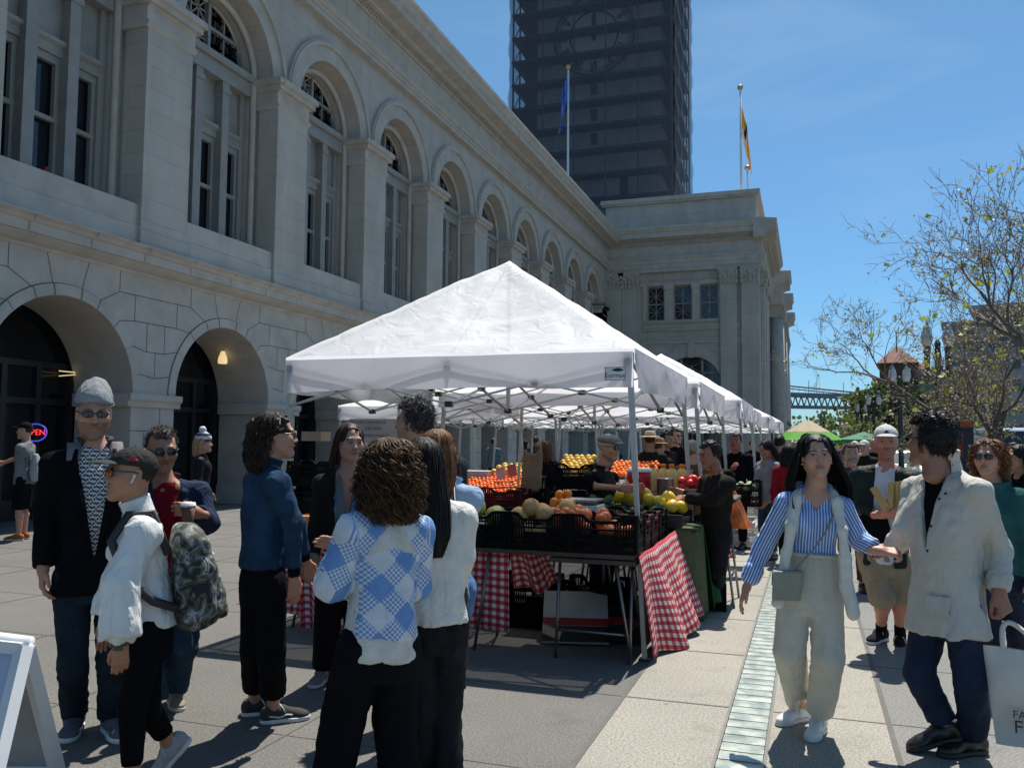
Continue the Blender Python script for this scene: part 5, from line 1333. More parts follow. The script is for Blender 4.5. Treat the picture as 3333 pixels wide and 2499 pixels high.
p.top('shirt',st,g=.99,hem=-.16,hemw=1.0,sl=(.066,.062,.056),cut=.86,uv=limb_uv(p),fold=.006,open_=(.060,.80,.008),h=.008,waist=.98,collar=dict(r=.064,hgt=.035,open_=.6,flare=.02))
q=S(); q.rc(p.wl+(p.el-p.wl)*.30,p.wl+(p.el-p.wl)*.44,.055,.058); p.add('cuff',q,st,.008,limb_uv(p))
p.pants(fab('cream',(.52,.50,.43),.8,.12,.06),r=(.098,.094,.086),end=.95,fold=.005,waist=.185,h=.010)
b=MB(); b.tube([p.hip+p.up*.17+p.bx*(.158*math.cos(t))+p.by*(.118*math.sin(t)) for t in np.linspace(0,2*PI,33)],.011,6,cap=False); o=b.build('waistband',MATS['fabric_cream'],p.root); o.matrix_parent_inverse=Matrix()
whl=mat('leather_white',(.70,.70,.68),.45,.05,12)
p.shoes(whl,white_r,lacem)
sw=fab('white_knit',(.66,.65,.60),.9,.5,.08,bs=140)
q=S()
for e in (-1,1):
    q.chain([p.neck+p.by*.085+p.up*.0,p.neck+p.bx*e*.075+p.by*.055+p.up*.012,front(p,.90,e*.105,.085),front(p,.62,e*.130,.150),front(p,.35,e*.150,.150),front(p,.02 if e<0 else .05,e*.165,.155),front(p,-.17 if e<0 else -.20,e*(.185 if e<0 else .20),.165)],(.024,.026,.028,.028,.029,.032,.036),k=.02)
q.rc(p.sl+p.up*.055+p.bx*.05,p.sr+p.up*.055-p.bx*.05,.026,k=.03); q.ell(p.neck+p.by*.12-p.up*.12,(.16,.03,.14),k=.05)
q.fold((16,16,4),.005,o=4.1); p.add('draped_sweater',q,sw,.008)
p.hair_long((.0055,.005,.006),[(.06,.098,.115,0,-.03),(-.02,.125,.115,-.004,-.045),(-.10,.155,.105,-.008,-.06),(-.18,.180,.10,-.018,-.075),(-.28,.175,.09,-.03,-.09),(-.36,.13,.065,-.045,-.09)],n=620,az=(62,298),col2=(.018,.015,.015),wave=.02,wf=7,rr=.0034,zend=.4,frontz=.085)
b=MB()
for e in (1,-1): b.ball((e*.082,.002,-.045),.0065,8,6)
b.v=[p.toW(v) for v in b.v]; o=b.build('earring',mat('gold',(.7,.6,.4),.25,.1,4,0,1,1),p.root); o.matrix_parent_inverse=Matrix()
W1=p
bag=fab('bag_sage',(.26,.27,.22),.5,.1,.08)
sh=[front(p,.93,.10,.06),front(p,.80,.095,.105),front(p,.60,.045,.150),front(p,.42,-.01,.155),front(p,.27,-.07,.145),front(p,.16,-.115,.14)]
th=thing('shoulder_bag','small sage green bag on a thin strap at the striped woman\'s waist','bag',tuple(p.wld(front(p,.04,-.14,.19))),p.rz)
def build_on(p,mb,name,m,th,bevel=0):
    mb.v=[np.array([p.wld(q) for q in v]) for v in mb.v]; return mb.build(name,m,th,bevel=bevel)
b=MB(); A=frame(front(p,.02,-.145,.20),unit(p.bx*.9-p.f*.45),unit(p.by*.9),p.up); b.box((-.085,-.03,-.075),(.085,.03,.075),M=A); build_on(p,b,'pouch',bag,th,.012)
b=MB(); b.box((-.090,-.038,-.005),(.090,.036,.082),M=A); build_on(p,b,'flap',bag,th,.01)
b=MB(); b.tube([front(p,z,x,o) for z,x,o in ((1.0,.07,.02),(.93,.10,.06),(.80,.095,.112),(.60,.045,.16),(.42,-.01,.165),(.27,-.07,.165),(.16,-.115,.19))],.0055,6); build_on(p,b,'strap',mat('strap_grey',(.22,.21,.19),.5),th)
# ---- man in the pale jacket
p=Person('man in a pale grey jacket and dark jeans seen from behind with glasses',2060,1640,H=1.84,yaw=-42,skin_=(.36,.21,.15),bulk=1.02,hs=1.0)
p.pose(neck=(2040,1018,.04),hip=(2045,1310),head=(2009,952,-.02),hyaw=-118,hp=4,hr=0,al=((1956,1140,.06),(1928,1184,.24)),ar=((2158,1190,.03),(2158,1278,-.08)),kl=(1985,1452,-.02),kr=(2098,1472,-.08),fl=(2040,1566,.08),fr=(2104,1628),tl=-72,tr=-48,fpl=18)
p.body(dict(brow=(.01,.008,.008)),hands=(('l',dict(dir=(-.9,-.1,-.05),back=(.0,-.3,.9),curl=1.0,flip=(-.3,-.4,.7))),('r',dict(curl=1.25,thumb=.8,dir=(.25,-.1,-1)))))
jk=creases(mat('fabric_pale_jacket',(.50,.48,.43),.75,.06,4,.12,300,spec=.3),.36,8.)
p.top('shirt',black_cloth,g=.93,hem=0,sl=(.05,.045,.04),cut=.3,fold=0)
p.top('jacket',jk,g=1.16,hem=.14,hemw=1.12,sl=(.076,.070,.058),cut=.97,fold=.008,open_=(.075,.40,.0),h=.009,fz=4,depth=1.1,collar=dict(r=.074,hgt=.115,open_=.55,flare=.02,th=.013))
for c,(e,w_) in (('l',(p.el,p.wl)),('r',(p.er,p.wr))):
    q=S(); d=unit(w_-e); q.rc(w_-d*.075,w_-d*.012,.063,.056); q.plane(w_-d*.008,d); q.fold((20,20,20),.004); p.add('cuff',q,jk,.008)
# flap pocket, placket and snaps
b=MB(); T=np.linalg.norm(p.neck-p.hip)
def on_front(p,z,x,yo=0): # point on the jacket front ellipse
    T=np.linalg.norm(p.neck-p.hip); w_=.195*p.sw/.195*p.H/1.72; d=.140*p.H/1.72; c=max(0,1-(x/w_)**2)**.42
    return p.hip+p.up*z*T+p.bx*x-p.by*(d*c+yo)
for x0 in (.02,):
    pts=[p.surf(.10,x,.010) for x in np.linspace(x0,.145,7)]; pts2=[p.surf(-.02,x,.014) for x in np.linspace(x0,.145,7)]
    G=np.stack([pts,pts2],0); b.grid(G); b.grid(np.stack([pts2,[q+p.by*.012 for q in pts2]],0))
o=b.build('pocket_flap',jk,p.root); o.matrix_parent_inverse=Matrix(); o.modifiers.new('s','SOLIDIFY').thickness=.007
b=MB()
for z,x in ((.93,.05),(.84,.075),(.80,.052),(.60,.022),(.42,.004)): b.ball(p.surf(z,x+.018,.002),.007,8,6)
o=b.build('snap_button',blackm,p.root); o.matrix_parent_inverse=Matrix()
p.pants(jeans,r=(.102,.078,.072),end=.96,fold=.007,h=.011)
bl=mat('leather_black',(.012,.012,.013),.32,.2,9)
p.shoes(bl,black_r)
p.hair_short((.006,.006,.007),th=.030,n=600,len_=.055,lift=.16,fwd=-.6,upz=.30,mess=.04,seed=4,col2=(.016,.015,.016),top=1.16,rr=.0032,back=-.09)
p.glasses(name='glasses'); M1=p
# tote bag he carries
wl=p.wld(p.wr)
tb=mat('fabric_canvas',(.62,.60,.54),.85,.05,5,.25,200)
th=thing('tote_bag','cream canvas tote bag with black lettering carried by the jacketed man','bag',tuple(p.wld(p.wr+V3(.06,-.03,-.75))),p.rz)
b=MB(); G=[]
c0=p.J(2122,1392,-.12); c1=c0+V3(.36,-.02,-.01); d0=p.J(2152,1606,-.12); d1=d0+V3(.36,-.02,.03)
for j in range(13):
    v=j/12; row=[]
    L0,R0=c0+(d0-c0)*v,c1+(d1-c1)*v
    for i in range(25):
        t=i/24*2*PI; x=.5-.5*math.cos(t); th_=.045*math.sin(PI*min(1,v*1.3))*(1 if v<.9 else .6)+.012
        row.append(L0+(R0-L0)*x+V3(0,math.sin(t)*th_+.012*math.sin(v*9+x*7),0))
    G.append(row)
b.grid(G,smooth=True); build_on(p,b,'bag_body',tb,th)
b=MB()
hp_=p.wr+V3(.02,-.02,-.10)
for e,o_ in ((0,-.03),(1,.03)):
    a0,a1=c0+(c1-c0)*.25+V3(0,o_,0),c0+(c1-c0)*.72+V3(0,o_,0)
    t=np.linspace(0,1,15)
    P=np.array([a0*(1-x)**2*1+hp_*2*x*(1-x)*1.0+a1*x*x+ (hp_-(a0+a1)/4-hp_/2)*(4*x*(1-x))*.5 for x in t])
    b.tube(P,.011,6)
build_on(p,b,'handle',tb,th)
Mx=frame(p.wld(d0+(d1-d0)*.5+V3(0,-.055,.085)),p.xh,(0,0,1),-p.yh)
text('lettering','FARM\n',.052,blackm,Mx@Matrix.Translation((-.045,.045,.004)),th,.001)
text('lettering','FRESH',.085,blackm,Mx@Matrix.Translation((.010,.012,.004)),th,.001)

# ---- tall man in the beanie
p=Person('tall bearded man in a grey beanie, black blazer and dark jeans',200,1605,H=1.86,yaw=4,skin_=(.56,.34,.25),bulk=.95)
p.pose(neck=(205,962,.02),hip=(200,1236),head=(203,893,-.03),hyaw=4,hp=-8,al=((99,1108,.04),(93,1226,-.03)),ar=((300,1108,.06),(298,1226,.0)),kl=(158,1422,-.03),kr=(240,1422,-.03),fl=(161,1576),fr=(240,1581),tl=-8,tr=14)
p.body(dict(beard=(.12,.055,.03),ba=.75,brow=(.10,.05,.03)),hands=(('l',dict(curl=.55,thumb=.3)),('r',dict(curl=.5))))
pl=uvmat('plaid_shirt',lambda u,v,M,mix: mix(M('LESS_THAN',M('FRACT',M('MULTIPLY',u,60)),.45),mix(M('LESS_THAN',M('FRACT',M('MULTIPLY',v,48)),.5),(.02,.02,.03),(.60,.62,.62)),mix(M('LESS_THAN',M('FRACT',M('ADD',M('MULTIPLY',v,33),M('MULTIPLY',u,20))),.4),(.55,.56,.55),(.05,.055,.07))))
p.top('shirt',pl,g=.95,hem=.05,sl=(.05,.045,.04),cut=.3,fold=.004,uv=limb_uv(p),collar=dict(r=.068,hgt=.055,open_=.4,flare=.02))
blz=fab('black_wool',(.0055,.006,.008),spec=.05)
p.top('blazer',blz,g=1.05,hem=.10,hemw=1.12,sl=(.080,.070,.058),cut=.98,fold=.006,open_=(.095,.10,.0),fz=2.5,depth=1.08)
b=MB() # lapels
for e in (-1,1):
    zs=(.97,.90,.80,.66,.50,.34,.18)
    P=[p.surf(z,e*x,.006) for z,x in zip(zs,(.098,.112,.122,.118,.085,.05,.022))]; Q=[p.surf(z,e*x,.008) for z,x in zip(zs,(.082,.086,.080,.066,.047,.030,.012))]
    b.grid([P,Q] if e>0 else [Q,P],smooth=True)
o=b.build('lapel',blz,p.root); o.matrix_parent_inverse=Matrix(); o.modifiers.new('s','SOLIDIFY').thickness=.006
p.pants(fab('denim_teal',(.014,.024,.036),.85,.25,.3),r=(.100,.072,.070),end=.99,fold=.008)
p.shoes(fab('grey_suede',(.11,.12,.14),.8),white_r,blackm,1.06)
q=S(); q.ell((0,-.012,.062),(.092,.112,.098)); q.ell((-.01,-.04,.135),(.05,.05,.05),k=.05); q.plane((0,0,.05),(0,.12,-1)); q.fold((18,18,18),.004); bn=fab('beanie_grey',(.27,.28,.29),.9,.5,.08,bs=160)
o=p.on_head('beanie',q,bn)
q=S(); q.loft([(.015,0,-.012,.094,.117),(.05,0,-.012,.100,.122),(.082,0,-.012,.096,.116)],(0,0,0),((1,0,0),(0,1,-.12),(0,.12,1)),n=2.,cap=.018); q.loft([(-.01,0,-.012,.082,.102),(.10,0,-.012,.084,.104)],(0,0,0),((1,0,0),(0,1,-.12),(0,.12,1)),n=2.,mode='c'); c_=p.on_head('cuff',q,fab('beanie_cuff',(.14,.15,.17),.9,.5,.08,bs=160)); c_.parent=o
p.glasses(w_=.028,hg=.016,lens=mat('rose_lens',(.03,.022,.026),.1,.1,3,0,1,0,.8))
st_=fab('strap_mauve',(.20,.175,.185),.8)
th=thing('backpack','dark backpack with mauve straps on the tall man in the beanie','backpack',tuple(p.wld(p.hip+p.up*.3+p.by*.2)),p.rz)
b=MB(); c0=p.hip+p.up*.32+p.by*.20; q=S(); q.loft([(-.22,0,0,.13,.07),(-.1,0,0,.15,.09),(.1,0,0,.14,.085),(.2,0,0,.10,.05)],c0,(p.bx,p.by,p.up)); P,F=q.mesh(.014); b.add(P,F,smooth=True); build_on(p,b,'pack',black_cloth,th)
for e in (-1,1):
    b=MB(); pts=[p.surf(.97,e*.100,.012,p.f*.6-p.up),p.surf(.975,e*.100,.012,-p.up),p.surf(.95,e*.102,.014,-p.f-p.up),p.surf(.89,e*.106,.010)]
    G=[]
    for i,a in enumerate(pts):
        t=unit(np.array(pts[min(i+1,len(pts)-1)])-pts[max(i-1,0)]); n_=unit(np.cross(p.bx,t)*1.); G.append([a-p.bx*.033,a-p.bx*.033+n_*.014,a+p.bx*.033+n_*.014,a+p.bx*.033])
    b.grid(G,closed=True,smooth=True); build_on(p,b,'shoulder_strap',st_,th)
# ---- woman in the white jacket, walking left
p=Person('woman in a black cap, white jacket and black leggings walking with a camouflage backpack',310,1700,H=1.64,yaw=-84,fem=True,skin_=(.50,.29,.18))
p.pose(neck=(298,1104),hip=(318,1350),head=(283,1024,-.02),hyaw=-76,hp=3,al=((255,1250,.16),(236,1340,.12)),ar=((263,1262,-.22),(262,1392,-.25)),kl=(318,1530,.06),kr=(287,1520,-.08),fl=(364,1600,.10),fr=(283,1720),tl=-84,tr=-88,fpl=48)
p.body(dict(lip=(.34,.17,.13),brow=(.05,.035,.03),jaw=1.03),hands=(('l',{}),('r',dict(curl=.55,thumb=.3,dir=(-.02,-.05,-1)))))
wj=creases(mat('fabric_white_shell',(.70,.71,.68),.55,.05,4,.1,200,spec=.4),.4,9.)
p.top('jacket',wj,g=1.10,hem=.0,hemw=.98,sl=(.085,.088,.098),cut=.93,fold=.010,fz=3,h=.009,depth=1.06,collar=dict(r=.064,hgt=.075,open_=.25,flare=.01,th=.012))
q=S(); d=unit(p.wr-p.er); q.ell(p.er+(p.wr-p.er)*.60,(.080,.075,.085)); q.rc(p.er+(p.wr-p.er)*.6,p.wr-d*.01,.07,.045,k=.03); q.plane(p.wr-d*.005,d); q.fold((16,16,8),.010); p.add('sleeve',q,wj,.008)
b=MB(); A=orth(d,p.bx); b.tube([p.wr-d*.005+A[1]*.031*math.cos(t)+A[0]*.027*math.sin(t) for t in np.linspace(0,2*PI,17)],.010,6,cap=False); b.box((-.020,-.005,-.021),(.020,.006,.021),M=frame(p.wr-d*.004-p.yh*0+V3(-.012,-.032,0),unit(V3(.95,-.3,0)),unit(V3(.3,.95,0)),(0,0,1)))
o=b.build('watch',mat('watch_green',(.05,.075,.03),.4),p.root); o.matrix_parent_inverse=Matrix()
p.pants(black_cloth,r=(.092,.070,.052),end=.93,fold=.002)
p.shoes(fab('runner_grey',(.42,.41,.43),.8,.3),white_r,lacem,.98)
p.cap(fab('cap_charcoal',(.035,.035,.033),.85),name='cap',m2=fab('cap_brim',(.05,.051,.047),.85),up=-.002)
p.hair_short((.02,.013,.010),th=.004,n=0,front=.03,side=-.03,back=-.09)
p.glasses(frame=blackm,lens=mat('mirror_lens',(.60,.16,.02),.12,.5,40,0,1,.6),w_=.031,hg=.019)
b=MB()
lg=[[(.0895,.030,.075),(.090,.02,.085),(.087,.005,.088),(.089,.018,.072),(.088,.0,.074)],[(.0895,.04,.068),(.091,.02,.066),(.089,-.005,.068)]]
for e in (-1,):
    for L_ in lg: b.tube([(e*x,y,z) for x,y,z in L_],.0026,5)
b.v=[p.toW(v) for v in b.v]; o=b.build('cap_logo',mat('red_thread',(.5,.02,.02)),p.root); o.matrix_parent_inverse=Matrix()
b=MB(); b.tube([(-.088,.004,-.008),(-.090,.006,-.012),(-.089,.016,-.040)],.0042,6); b.ball((-.087,.003,-.006),.007,8,6); b.v=[p.toW(v) for v in b.v]; o=b.build('earbud',whitep,p.root); o.matrix_parent_inverse=Matrix()
cam_,t,pp=newmat('camouflage'); _tc2=nd(t,'ShaderNodeTexCoord'); _v=nd(t,'ShaderNodeTexNoise',Scale=16.0,Detail=5.0,Distortion=1.2); t.links.new(_tc2.outputs['Object'],_v.inputs['Vector']); _r2=nd(t,'ShaderNodeValToRGB'); _r2.color_ramp.interpolation='CONSTANT'
e_=_r2.color_ramp.elements; e_[0].color=(.012,.014,.014,1); e_[1].position=.44; e_[1].color=(.07,.08,.055,1); x_=e_.new(.52); x_.color=(.16,.17,.17,1); x_=e_.new(.60); x_.color=(.36,.37,.38,1); x_=e_.new(.66); x_.color=(.03,.035,.04,1)
t.links.new(_v.outputs[0],_r2.inputs[0]); t.links.new(_r2.outputs[0],pp.inputs['Base Color']); pp.inputs['Roughness'].default_value=.75
th=thing('backpack','camouflage backpack worn by the woman in the white jacket','backpack',tuple(p.wld(p.hip+p.up*.2+p.by*.2)),p.rz)
def pack(c0,A,w_,d_,h_,m,h=.011,name='pack'):
    q=S(); q.loft([(-h_,0,0,w_*.80,d_*.8),(-h_*.8,0,0,w_,d_),(0,0,.01,w_*1.02,d_*1.05),(h_*.7,0,0,w_*.93,d_*.85),(h_,0,-.02,w_*.6,d_*.45)],c0,A,n=3.2,cap=.03); q.fold((9,9,9),.008); P,F=q.mesh(h); b=MB(); b.add(P,F,smooth=True); return build_on(p,b,name,m,th)
A=(p.bx,p.by,p.up); c0=p.hip+p.up*.20+p.by*.215
pack(c0,A,.155,.10,.25,cam_); pack(c0+p.by*.075-p.up*.10,A,.125,.06,.12,cam_,name='front_pocket')
b=MB(); pts=[front(p,.62,.155,-.10),front(p,.99,.125,-.05),front(p,1.0,.12,.05),front(p,.80,.135,.13),front(p,.45,.16,.08),front(p,.25,.165,-.02),front(p,.15,.15,-.12)]; b.tube(pts,[.02]*7,6); build_on(p,b,'shoulder_strap',blackm,th)
# ---- man with the coffee
p=Person('man in a navy jacket and red shirt in sunglasses holding a coffee cup',365,1535,H=1.73,yaw=8,skin_=(.46,.26,.17))
p.pose(neck=(356,1040),hip=(368,1262),head=(350,972,-.05),hyaw=14,hp=-10,hr=-4,al=((300,1135,.02),(318,1215,-.15)),ar=((449,1128,-.04),(426,1108,-.26)),kl=(330,1400,-.02),kr=(395,1398,-.04),fl=(328,1556),fr=(376,1518),tl=-12,tr=8)
p.body(dict(beard=(.18,.11,.08),ba=.35,brow=(.05,.03,.02)),hands=(('l',{}),('r',dict(dir=(-.75,-.35,.25),back=(.55,-.75,.1),curl=.75,flip=(-.2,.2,1),thumb=.6))))
p.top('shirt',fab('crimson',(.20,.008,.018)),g=.95,hem=.0,sl=(.05,.045,.04),cut=.3,fold=.003,collar=dict(r=.068,hgt=.045,open_=.6,flare=.02))
p.top('jacket',fab('navy',(.018,.030,.062),.8),g=1.10,hem=.06,hemw=1.02,sl=(.082,.080,.058),cut=.95,fold=.009,open_=(.075,-.2,.055),depth=1.1,collar=dict(r=.072,hgt=.05,open_=.9,flare=.012))
p.pants(fab('denim_blue',(.025,.052,.085),.85,.25,.3),r=(.105,.085,.082),end=.97,fold=.010)
p.shoes(fab('tan_suede',(.30,.25,.18),.8),white_r,blackm,1.0,boot=.02)
p.hair_short((.045,.032,.026),th=.010,n=700,len_=.040,lift=.4,fwd=-.3,upz=.1,front=.045,col2=(.16,.13,.11),mess=.14,rr=.0024)
p.glasses(w_=.027,hg=.022)
cup=thing('coffee_cup','brown paper coffee cup with a white lid held by the man in navy','cup',tuple(p.wld(p.J(406,1108,-.30))),p.rz)
c0=p.J(406,1112,-.30); b=MB(); b.lathe([(.028,-.06),(.030,-.055),(.040,.05)],c0,20); build_on(p,b,'cup_body',mat('kraft_cup',(.16,.075,.05),.7),cup)
b=MB(); b.lathe([(.043,.048),(.044,.056),(.041,.058),(.040,.070),(.036,.072),(.034,.066),(.001,.066)],c0,20); build_on(p,b,'lid',whitep,cup)
# ---- woman in the denim jacket
p=Person('woman in a denim jacket and black trousers with a half-up ponytail seen in profile',573,1578,H=1.72,yaw=112,fem=True,skin_=(.56,.345,.26))
p.pose(neck=(577,1006),hip=(568,1246),head=(597,941,-.01),hyaw=98,hp=0,al=((632,1128,-.16),(636,1250,-.16)),ar=((640,1130,.16),(660,1212,.22)),kl=(586,1405,-.07),kr=(550,1400,.05),fl=(590,1560),fr=(549,1544),tl=98,tr=92)
p.body(dict(brow=(.05,.03,.02)),hands=(('l',dict(curl=.45,thumb=.5,dir=(.02,0,-1))),('r',{})))
dn=fab('denim_jacket',(.020,.050,.098),.85,.3,.3)
p.top('black_top',black_cloth,g=.97,hem=.04,sl=(.05,.045,.040),cut=.98,fold=.002)
p.top('denim_jacket',dn,g=1.09,hem=-.05,hemw=.98,sl=(.076,.066,.052),cut=.90,fold=.008,depth=1.08,collar=dict(r=.068,hgt=.055,open_=.3,flare=.025))
p.pants(black_cloth,r=(.098,.084,.076),end=.88,fold=.004)
p.shoes(mat('canvas_black',(.025,.025,.024),.8,.2,9,.2,200),white_r,lacem,1.0)
for sd,(a,t) in (('l',(p.al,p.tl)),):
    b=MB(); x=np.cross(unit(t),V3(0,0,1)); o0=a-V3(0,0,.085); b.tube([o0+x*.044+t*q+V3(0,0,z) for q,z in ((-.03,.05),(.03,.038),(.07,.05),(.10,.045))],.005,5); o=b.build('stripe',white_r,p.root); o.matrix_parent_inverse=Matrix()
p.hair_long((.022,.013,.009),[(.06,.09,.112,0,-.03),(-.01,.095,.105,0,-.045),(-.08,.105,.085,0,-.075),(-.15,.105,.075,0,-.085),(-.21,.085,.055,0,-.075)],n=420,az=(88,272),col2=(.075,.045,.028),wave=.035,wf=11,rr=.0034,curl=.010,zend=.5,frontz=.10)
q=S(); q.ell((0,-.125,.055),(.035,.03,.035)); q.rc((0,-.13,.05),(.0,-.15,-.05),.03,.02,k=.03); q.fold((60,60,20),.008); b=MB(); P,F=q.mesh(.006); b.add(p.toW(P),F,smooth=True,col=(.022,.013,.009)); o=b.build('ponytail',hairm,p.root); o.matrix_parent_inverse=Matrix()
p.glasses(name='spectacles',frame=mat('wire_gold',(.25,.2,.15),.3,.1,3,0,1,1),lens=mat('clear_lens',(.30,.30,.30),.05,.05,3,0,1,0,.6),w_=.024,hg=.021)
# ---- woman in the dark coat facing the camera
p=Person('long-haired woman in a dark jacket over a denim shirt facing the group',742,1478,H=1.70,yaw=6,fem=True,skin_=(.60,.37,.28))
p.pose(neck=(750,1018),hip=(742,1252),head=(757,956,-.03),hyaw=18,hp=-4,al=((684,1140,.02),(672,1212,-.12)),ar=((812,1140,.02),(800,1220,-.1)),fl=(699,1470),fr=(770,1468),tl=-20)
p.body(dict(lip=(.36,.17,.15),brow=(.06,.035,.02),gaze=-.002),hands=(('l',{}),('r',{})))
p.top('shirt',fab('denim_light',(.10,.21,.37),.8,.2,.2),g=.96,hem=.05,sl=(.05,.045,.04),cut=.3,fold=.004,open_=(.045,.55,.01),collar=dict(r=.066,hgt=.05,open_=.5,flare=.02))
q=S(); q.loft([(0,0,0,.03,.118),(.15,0,0,.035,.122),(.33,0,0,.03,.12)],p.hip+p.bx*.02+p.up*.05,(p.bx,p.by,p.up)); p.add('black_vest',q,black_cloth)
p.top('jacket',fab('coat_olive',(.016,.016,.013)),g=1.07,hem=.02,sl=(.076,.068,.054),cut=.95,fold=.007,open_=(.085,-.3,.06),depth=1.06)
p.pants(black_cloth,r=(.105,.094,.088),end=1.0,fold=.004)
p.shoes(fab('runner_mauve',(.22,.19,.20),.8),white_r,lacem)
p.hair_long((.030,.017,.010),[(.06,.088,.112,0,-.03),(-.03,.100,.105,0,-.04),(-.12,.120,.09,-.005,-.05),(-.22,.130,.08,-.01,-.05),(-.30,.12,.07,-.01,-.05)],n=460,az=(62,298),col2=(.10,.055,.03),wave=.012,rr=.003,zend=.4,frontz=.088)
p.strap('bag_strap',[front(p,1.0,-.05,.03),front(p,.9,-.06,.10),front(p,.6,-.05,.155),front(p,.3,-.03,.16),front(p,.05,.02,.16)],.035,fab('strap_grey',(.17,.16,.14)))
th=thing('handbag','tan soft handbag at the hip of the woman in the dark jacket','bag',tuple(p.wld(p.J(664,1214,-.16))),p.rz)
q=S(); c0=p.J(664,1216,-.18); q.loft([(-.09,0,0,.07,.035),(0,0,0,.085,.045),(.07,0,0,.07,.03)],c0,(p.bx,p.by,V3(0,0,1)),n=3); q.fold((14,14,14),.006); P,F=q.mesh(.01); b=MB(); b.add(P,F,smooth=True); build_on(p,b,'pouch',fab('bag_tan',(.22,.18,.13),.7),th)
# ---- curly haired woman in the blue check sweater
p=Person('curly-haired woman with folded arms in a pale blue checked sweater seen from behind',830,1784,H=1.63,yaw=203,fem=True,skin_=(.45,.26,.17))
p.pose(neck=(836,1104,.03),hip=(822,1385),head=(838,1010,.04),hyaw=200,hp=-3,ar=((716,1262,-.02),(800,1222,.24)),al=((896,1262,.12),(742,1188,.28)),kr=(742,1548,.02),kl=(852,1548,.06),fr=(706,1788),fl=(868,1770),tl=150,tr=190)
p.body(dict(),hands=(('l',{}),('r',{})))
ag=uvmat('argyle',f_argyle(.165,.0215,(.62,.655,.71),(.155,.30,.60)),.9,.4)
p.top('lace_top',fab('crochet_white',(.60,.58,.54),.9,.6,.2,bs=90),g=1.15,hem=.075,hemw=1.03,sl=(.05,.045,.04),cut=.3,fold=.006)
p.top('sweater',ag,g=1.13,hem=-.02,hemw=1.16,sl=(.082,.086,.072),cut=.90,fold=.008,uv=limb_uv(p),h=.009,depth=1.12,collar=dict(r=.066,hgt=.04,open_=0,flare=.008,th=.013))
p.pants(black_cloth,r=(.118,.110,.098),end=1.0,fold=.006,h=.012,seat=1.08)
p.shoes(bl,black_r)
p.hair_long((.013,.008,.006),[(.05,.098,.120,0,-.02),(-.02,.112,.125,0,-.03),(-.10,.125,.128,0,-.035),(-.17,.118,.12,0,-.04),(-.25,.075,.08,0,-.04)],n=2100,az=(62,298),col2=(.20,.10,.035),wave=.012,curl=.014,rr=.0023,zend=.85,top=.135,m=34,core=.86,cf=(20,46),frontz=.06,seed=5)
# ---- black haired woman in the white sweater
p=Person('woman with long straight black hair in a white sweater seen from behind',930,1722,H=1.66,yaw=192,fem=True,skin_=(.48,.29,.20))
p.pose(neck=(930,1082,.03),hip=(934,1336),head=(912,1003,.03),hyaw=190,ar=((858,1215,.0),(848,1320,.12)),al=((992,1205,.05),(972,1300,.16)),kr=(905,1530,.0),kl=(958,1530,.04),fr=(905,1716),fl=(968,1722))
p.body(dict(),hands=(('l',dict(curl=.4)),('r',{})))
p.top('sweater',sw,g=1.12,hem=.02,hemw=1.0,sl=(.080,.080,.070),cut=.93,fold=.007,depth=1.12,collar=dict(r=.066,hgt=.05,open_=0,flare=.004))
p.pants(fab('black_denim',(.013,.0135,.016),.8,.3,.25),r=(.108,.094,.084),end=1.0,fold=.009)
p.shoes(bl,black_r)
p.hair_long((.006,.0055,.006),[(.06,.09,.115,0,-.03),(-.06,.100,.10,.0,-.05),(-.18,.105,.075,.01,-.095),(-.32,.095,.05,.015,-.15),(-.42,.055,.03,.02,-.155)],n=560,az=(75,285),col2=(.03,.022,.018),wave=.006,rr=.0032,zend=.25,frontz=.08,seed=8)
# ---- auburn haired woman in the light blue hoodie
p=Person('auburn-haired woman in a light blue hoodie and blue jeans seen from behind',962,1604,H=1.66,yaw=172,fem=True,skin_=(.60,.37,.28))
p.pose(neck=(958,1042,.03),hip=(962,1268),head=(946,976,.03),hyaw=165,ar=((905,1150,.05),(900,1240,.12)),al=((988,1140,.05),(984,1215,.1)),kr=(900,1430,.0),kl=(958,1430,.04),fr=(876,1574),fl=(955,1560),tr=178)
p.body(dict(),hands=(('l',{}),('r',{})))
p.top('hoodie',fab('hoodie_blue',(.30,.42,.58),.9,.3,.08),g=1.06,hem=.06,hemw=1.02,sl=(.068,.066,.058),cut=.95,fold=.008,depth=1.1,collar=dict(r=.075,hgt=.03,open_=0,flare=.02,th=.02))
p.pants(fab('denim_pale',(.10,.20,.36),.85,.25,.2),r=(.096,.068,.056),end=.92,fold=.004)
p.shoes(mat('canvas_black',(.025,.025,.024)),white_r,lacem)
for k_ in range(3):
    a=p.ar; b=MB(); t=p.tr; x=np.cross(unit(t),V3(0,0,1)); b.tube([a-V3(0,0,.085)+t*(-.06+.0*k_)+x*xx+V3(0,0,.038+.022*k_) for xx in (-.03,0,.03)],.006,5); o=b.build('stripe',white_r,p.root); o.matrix_parent_inverse=Matrix()
p.hair_long((.10,.040,.016),[(.06,.092,.115,0,-.03),(-.05,.108,.10,.0,-.05),(-.15,.125,.085,-.01,-.08),(-.26,.125,.06,-.03,-.115),(-.36,.075,.035,-.05,-.125)],n=620,az=(62,298),col2=(.30,.14,.06),wave=.016,wf=8,rr=.0032,zend=.35,frontz=.085,seed=9)
th=thing('handbag','black floral handbag hanging beside the woman in the light blue hoodie','bag',tuple(at(988,1290,4.3)),p.rz)
q=S(); c0=p.J(986,1288,-.2); q.loft([(-.10,.0,0,.05,.03),(0,0,0,.065,.05),(.10,0,0,.045,.03)],c0,(p.xh*0+V3(1,0,0),V3(0,1,0),V3(0,0,1)),n=3); P,F=q.mesh(.01)
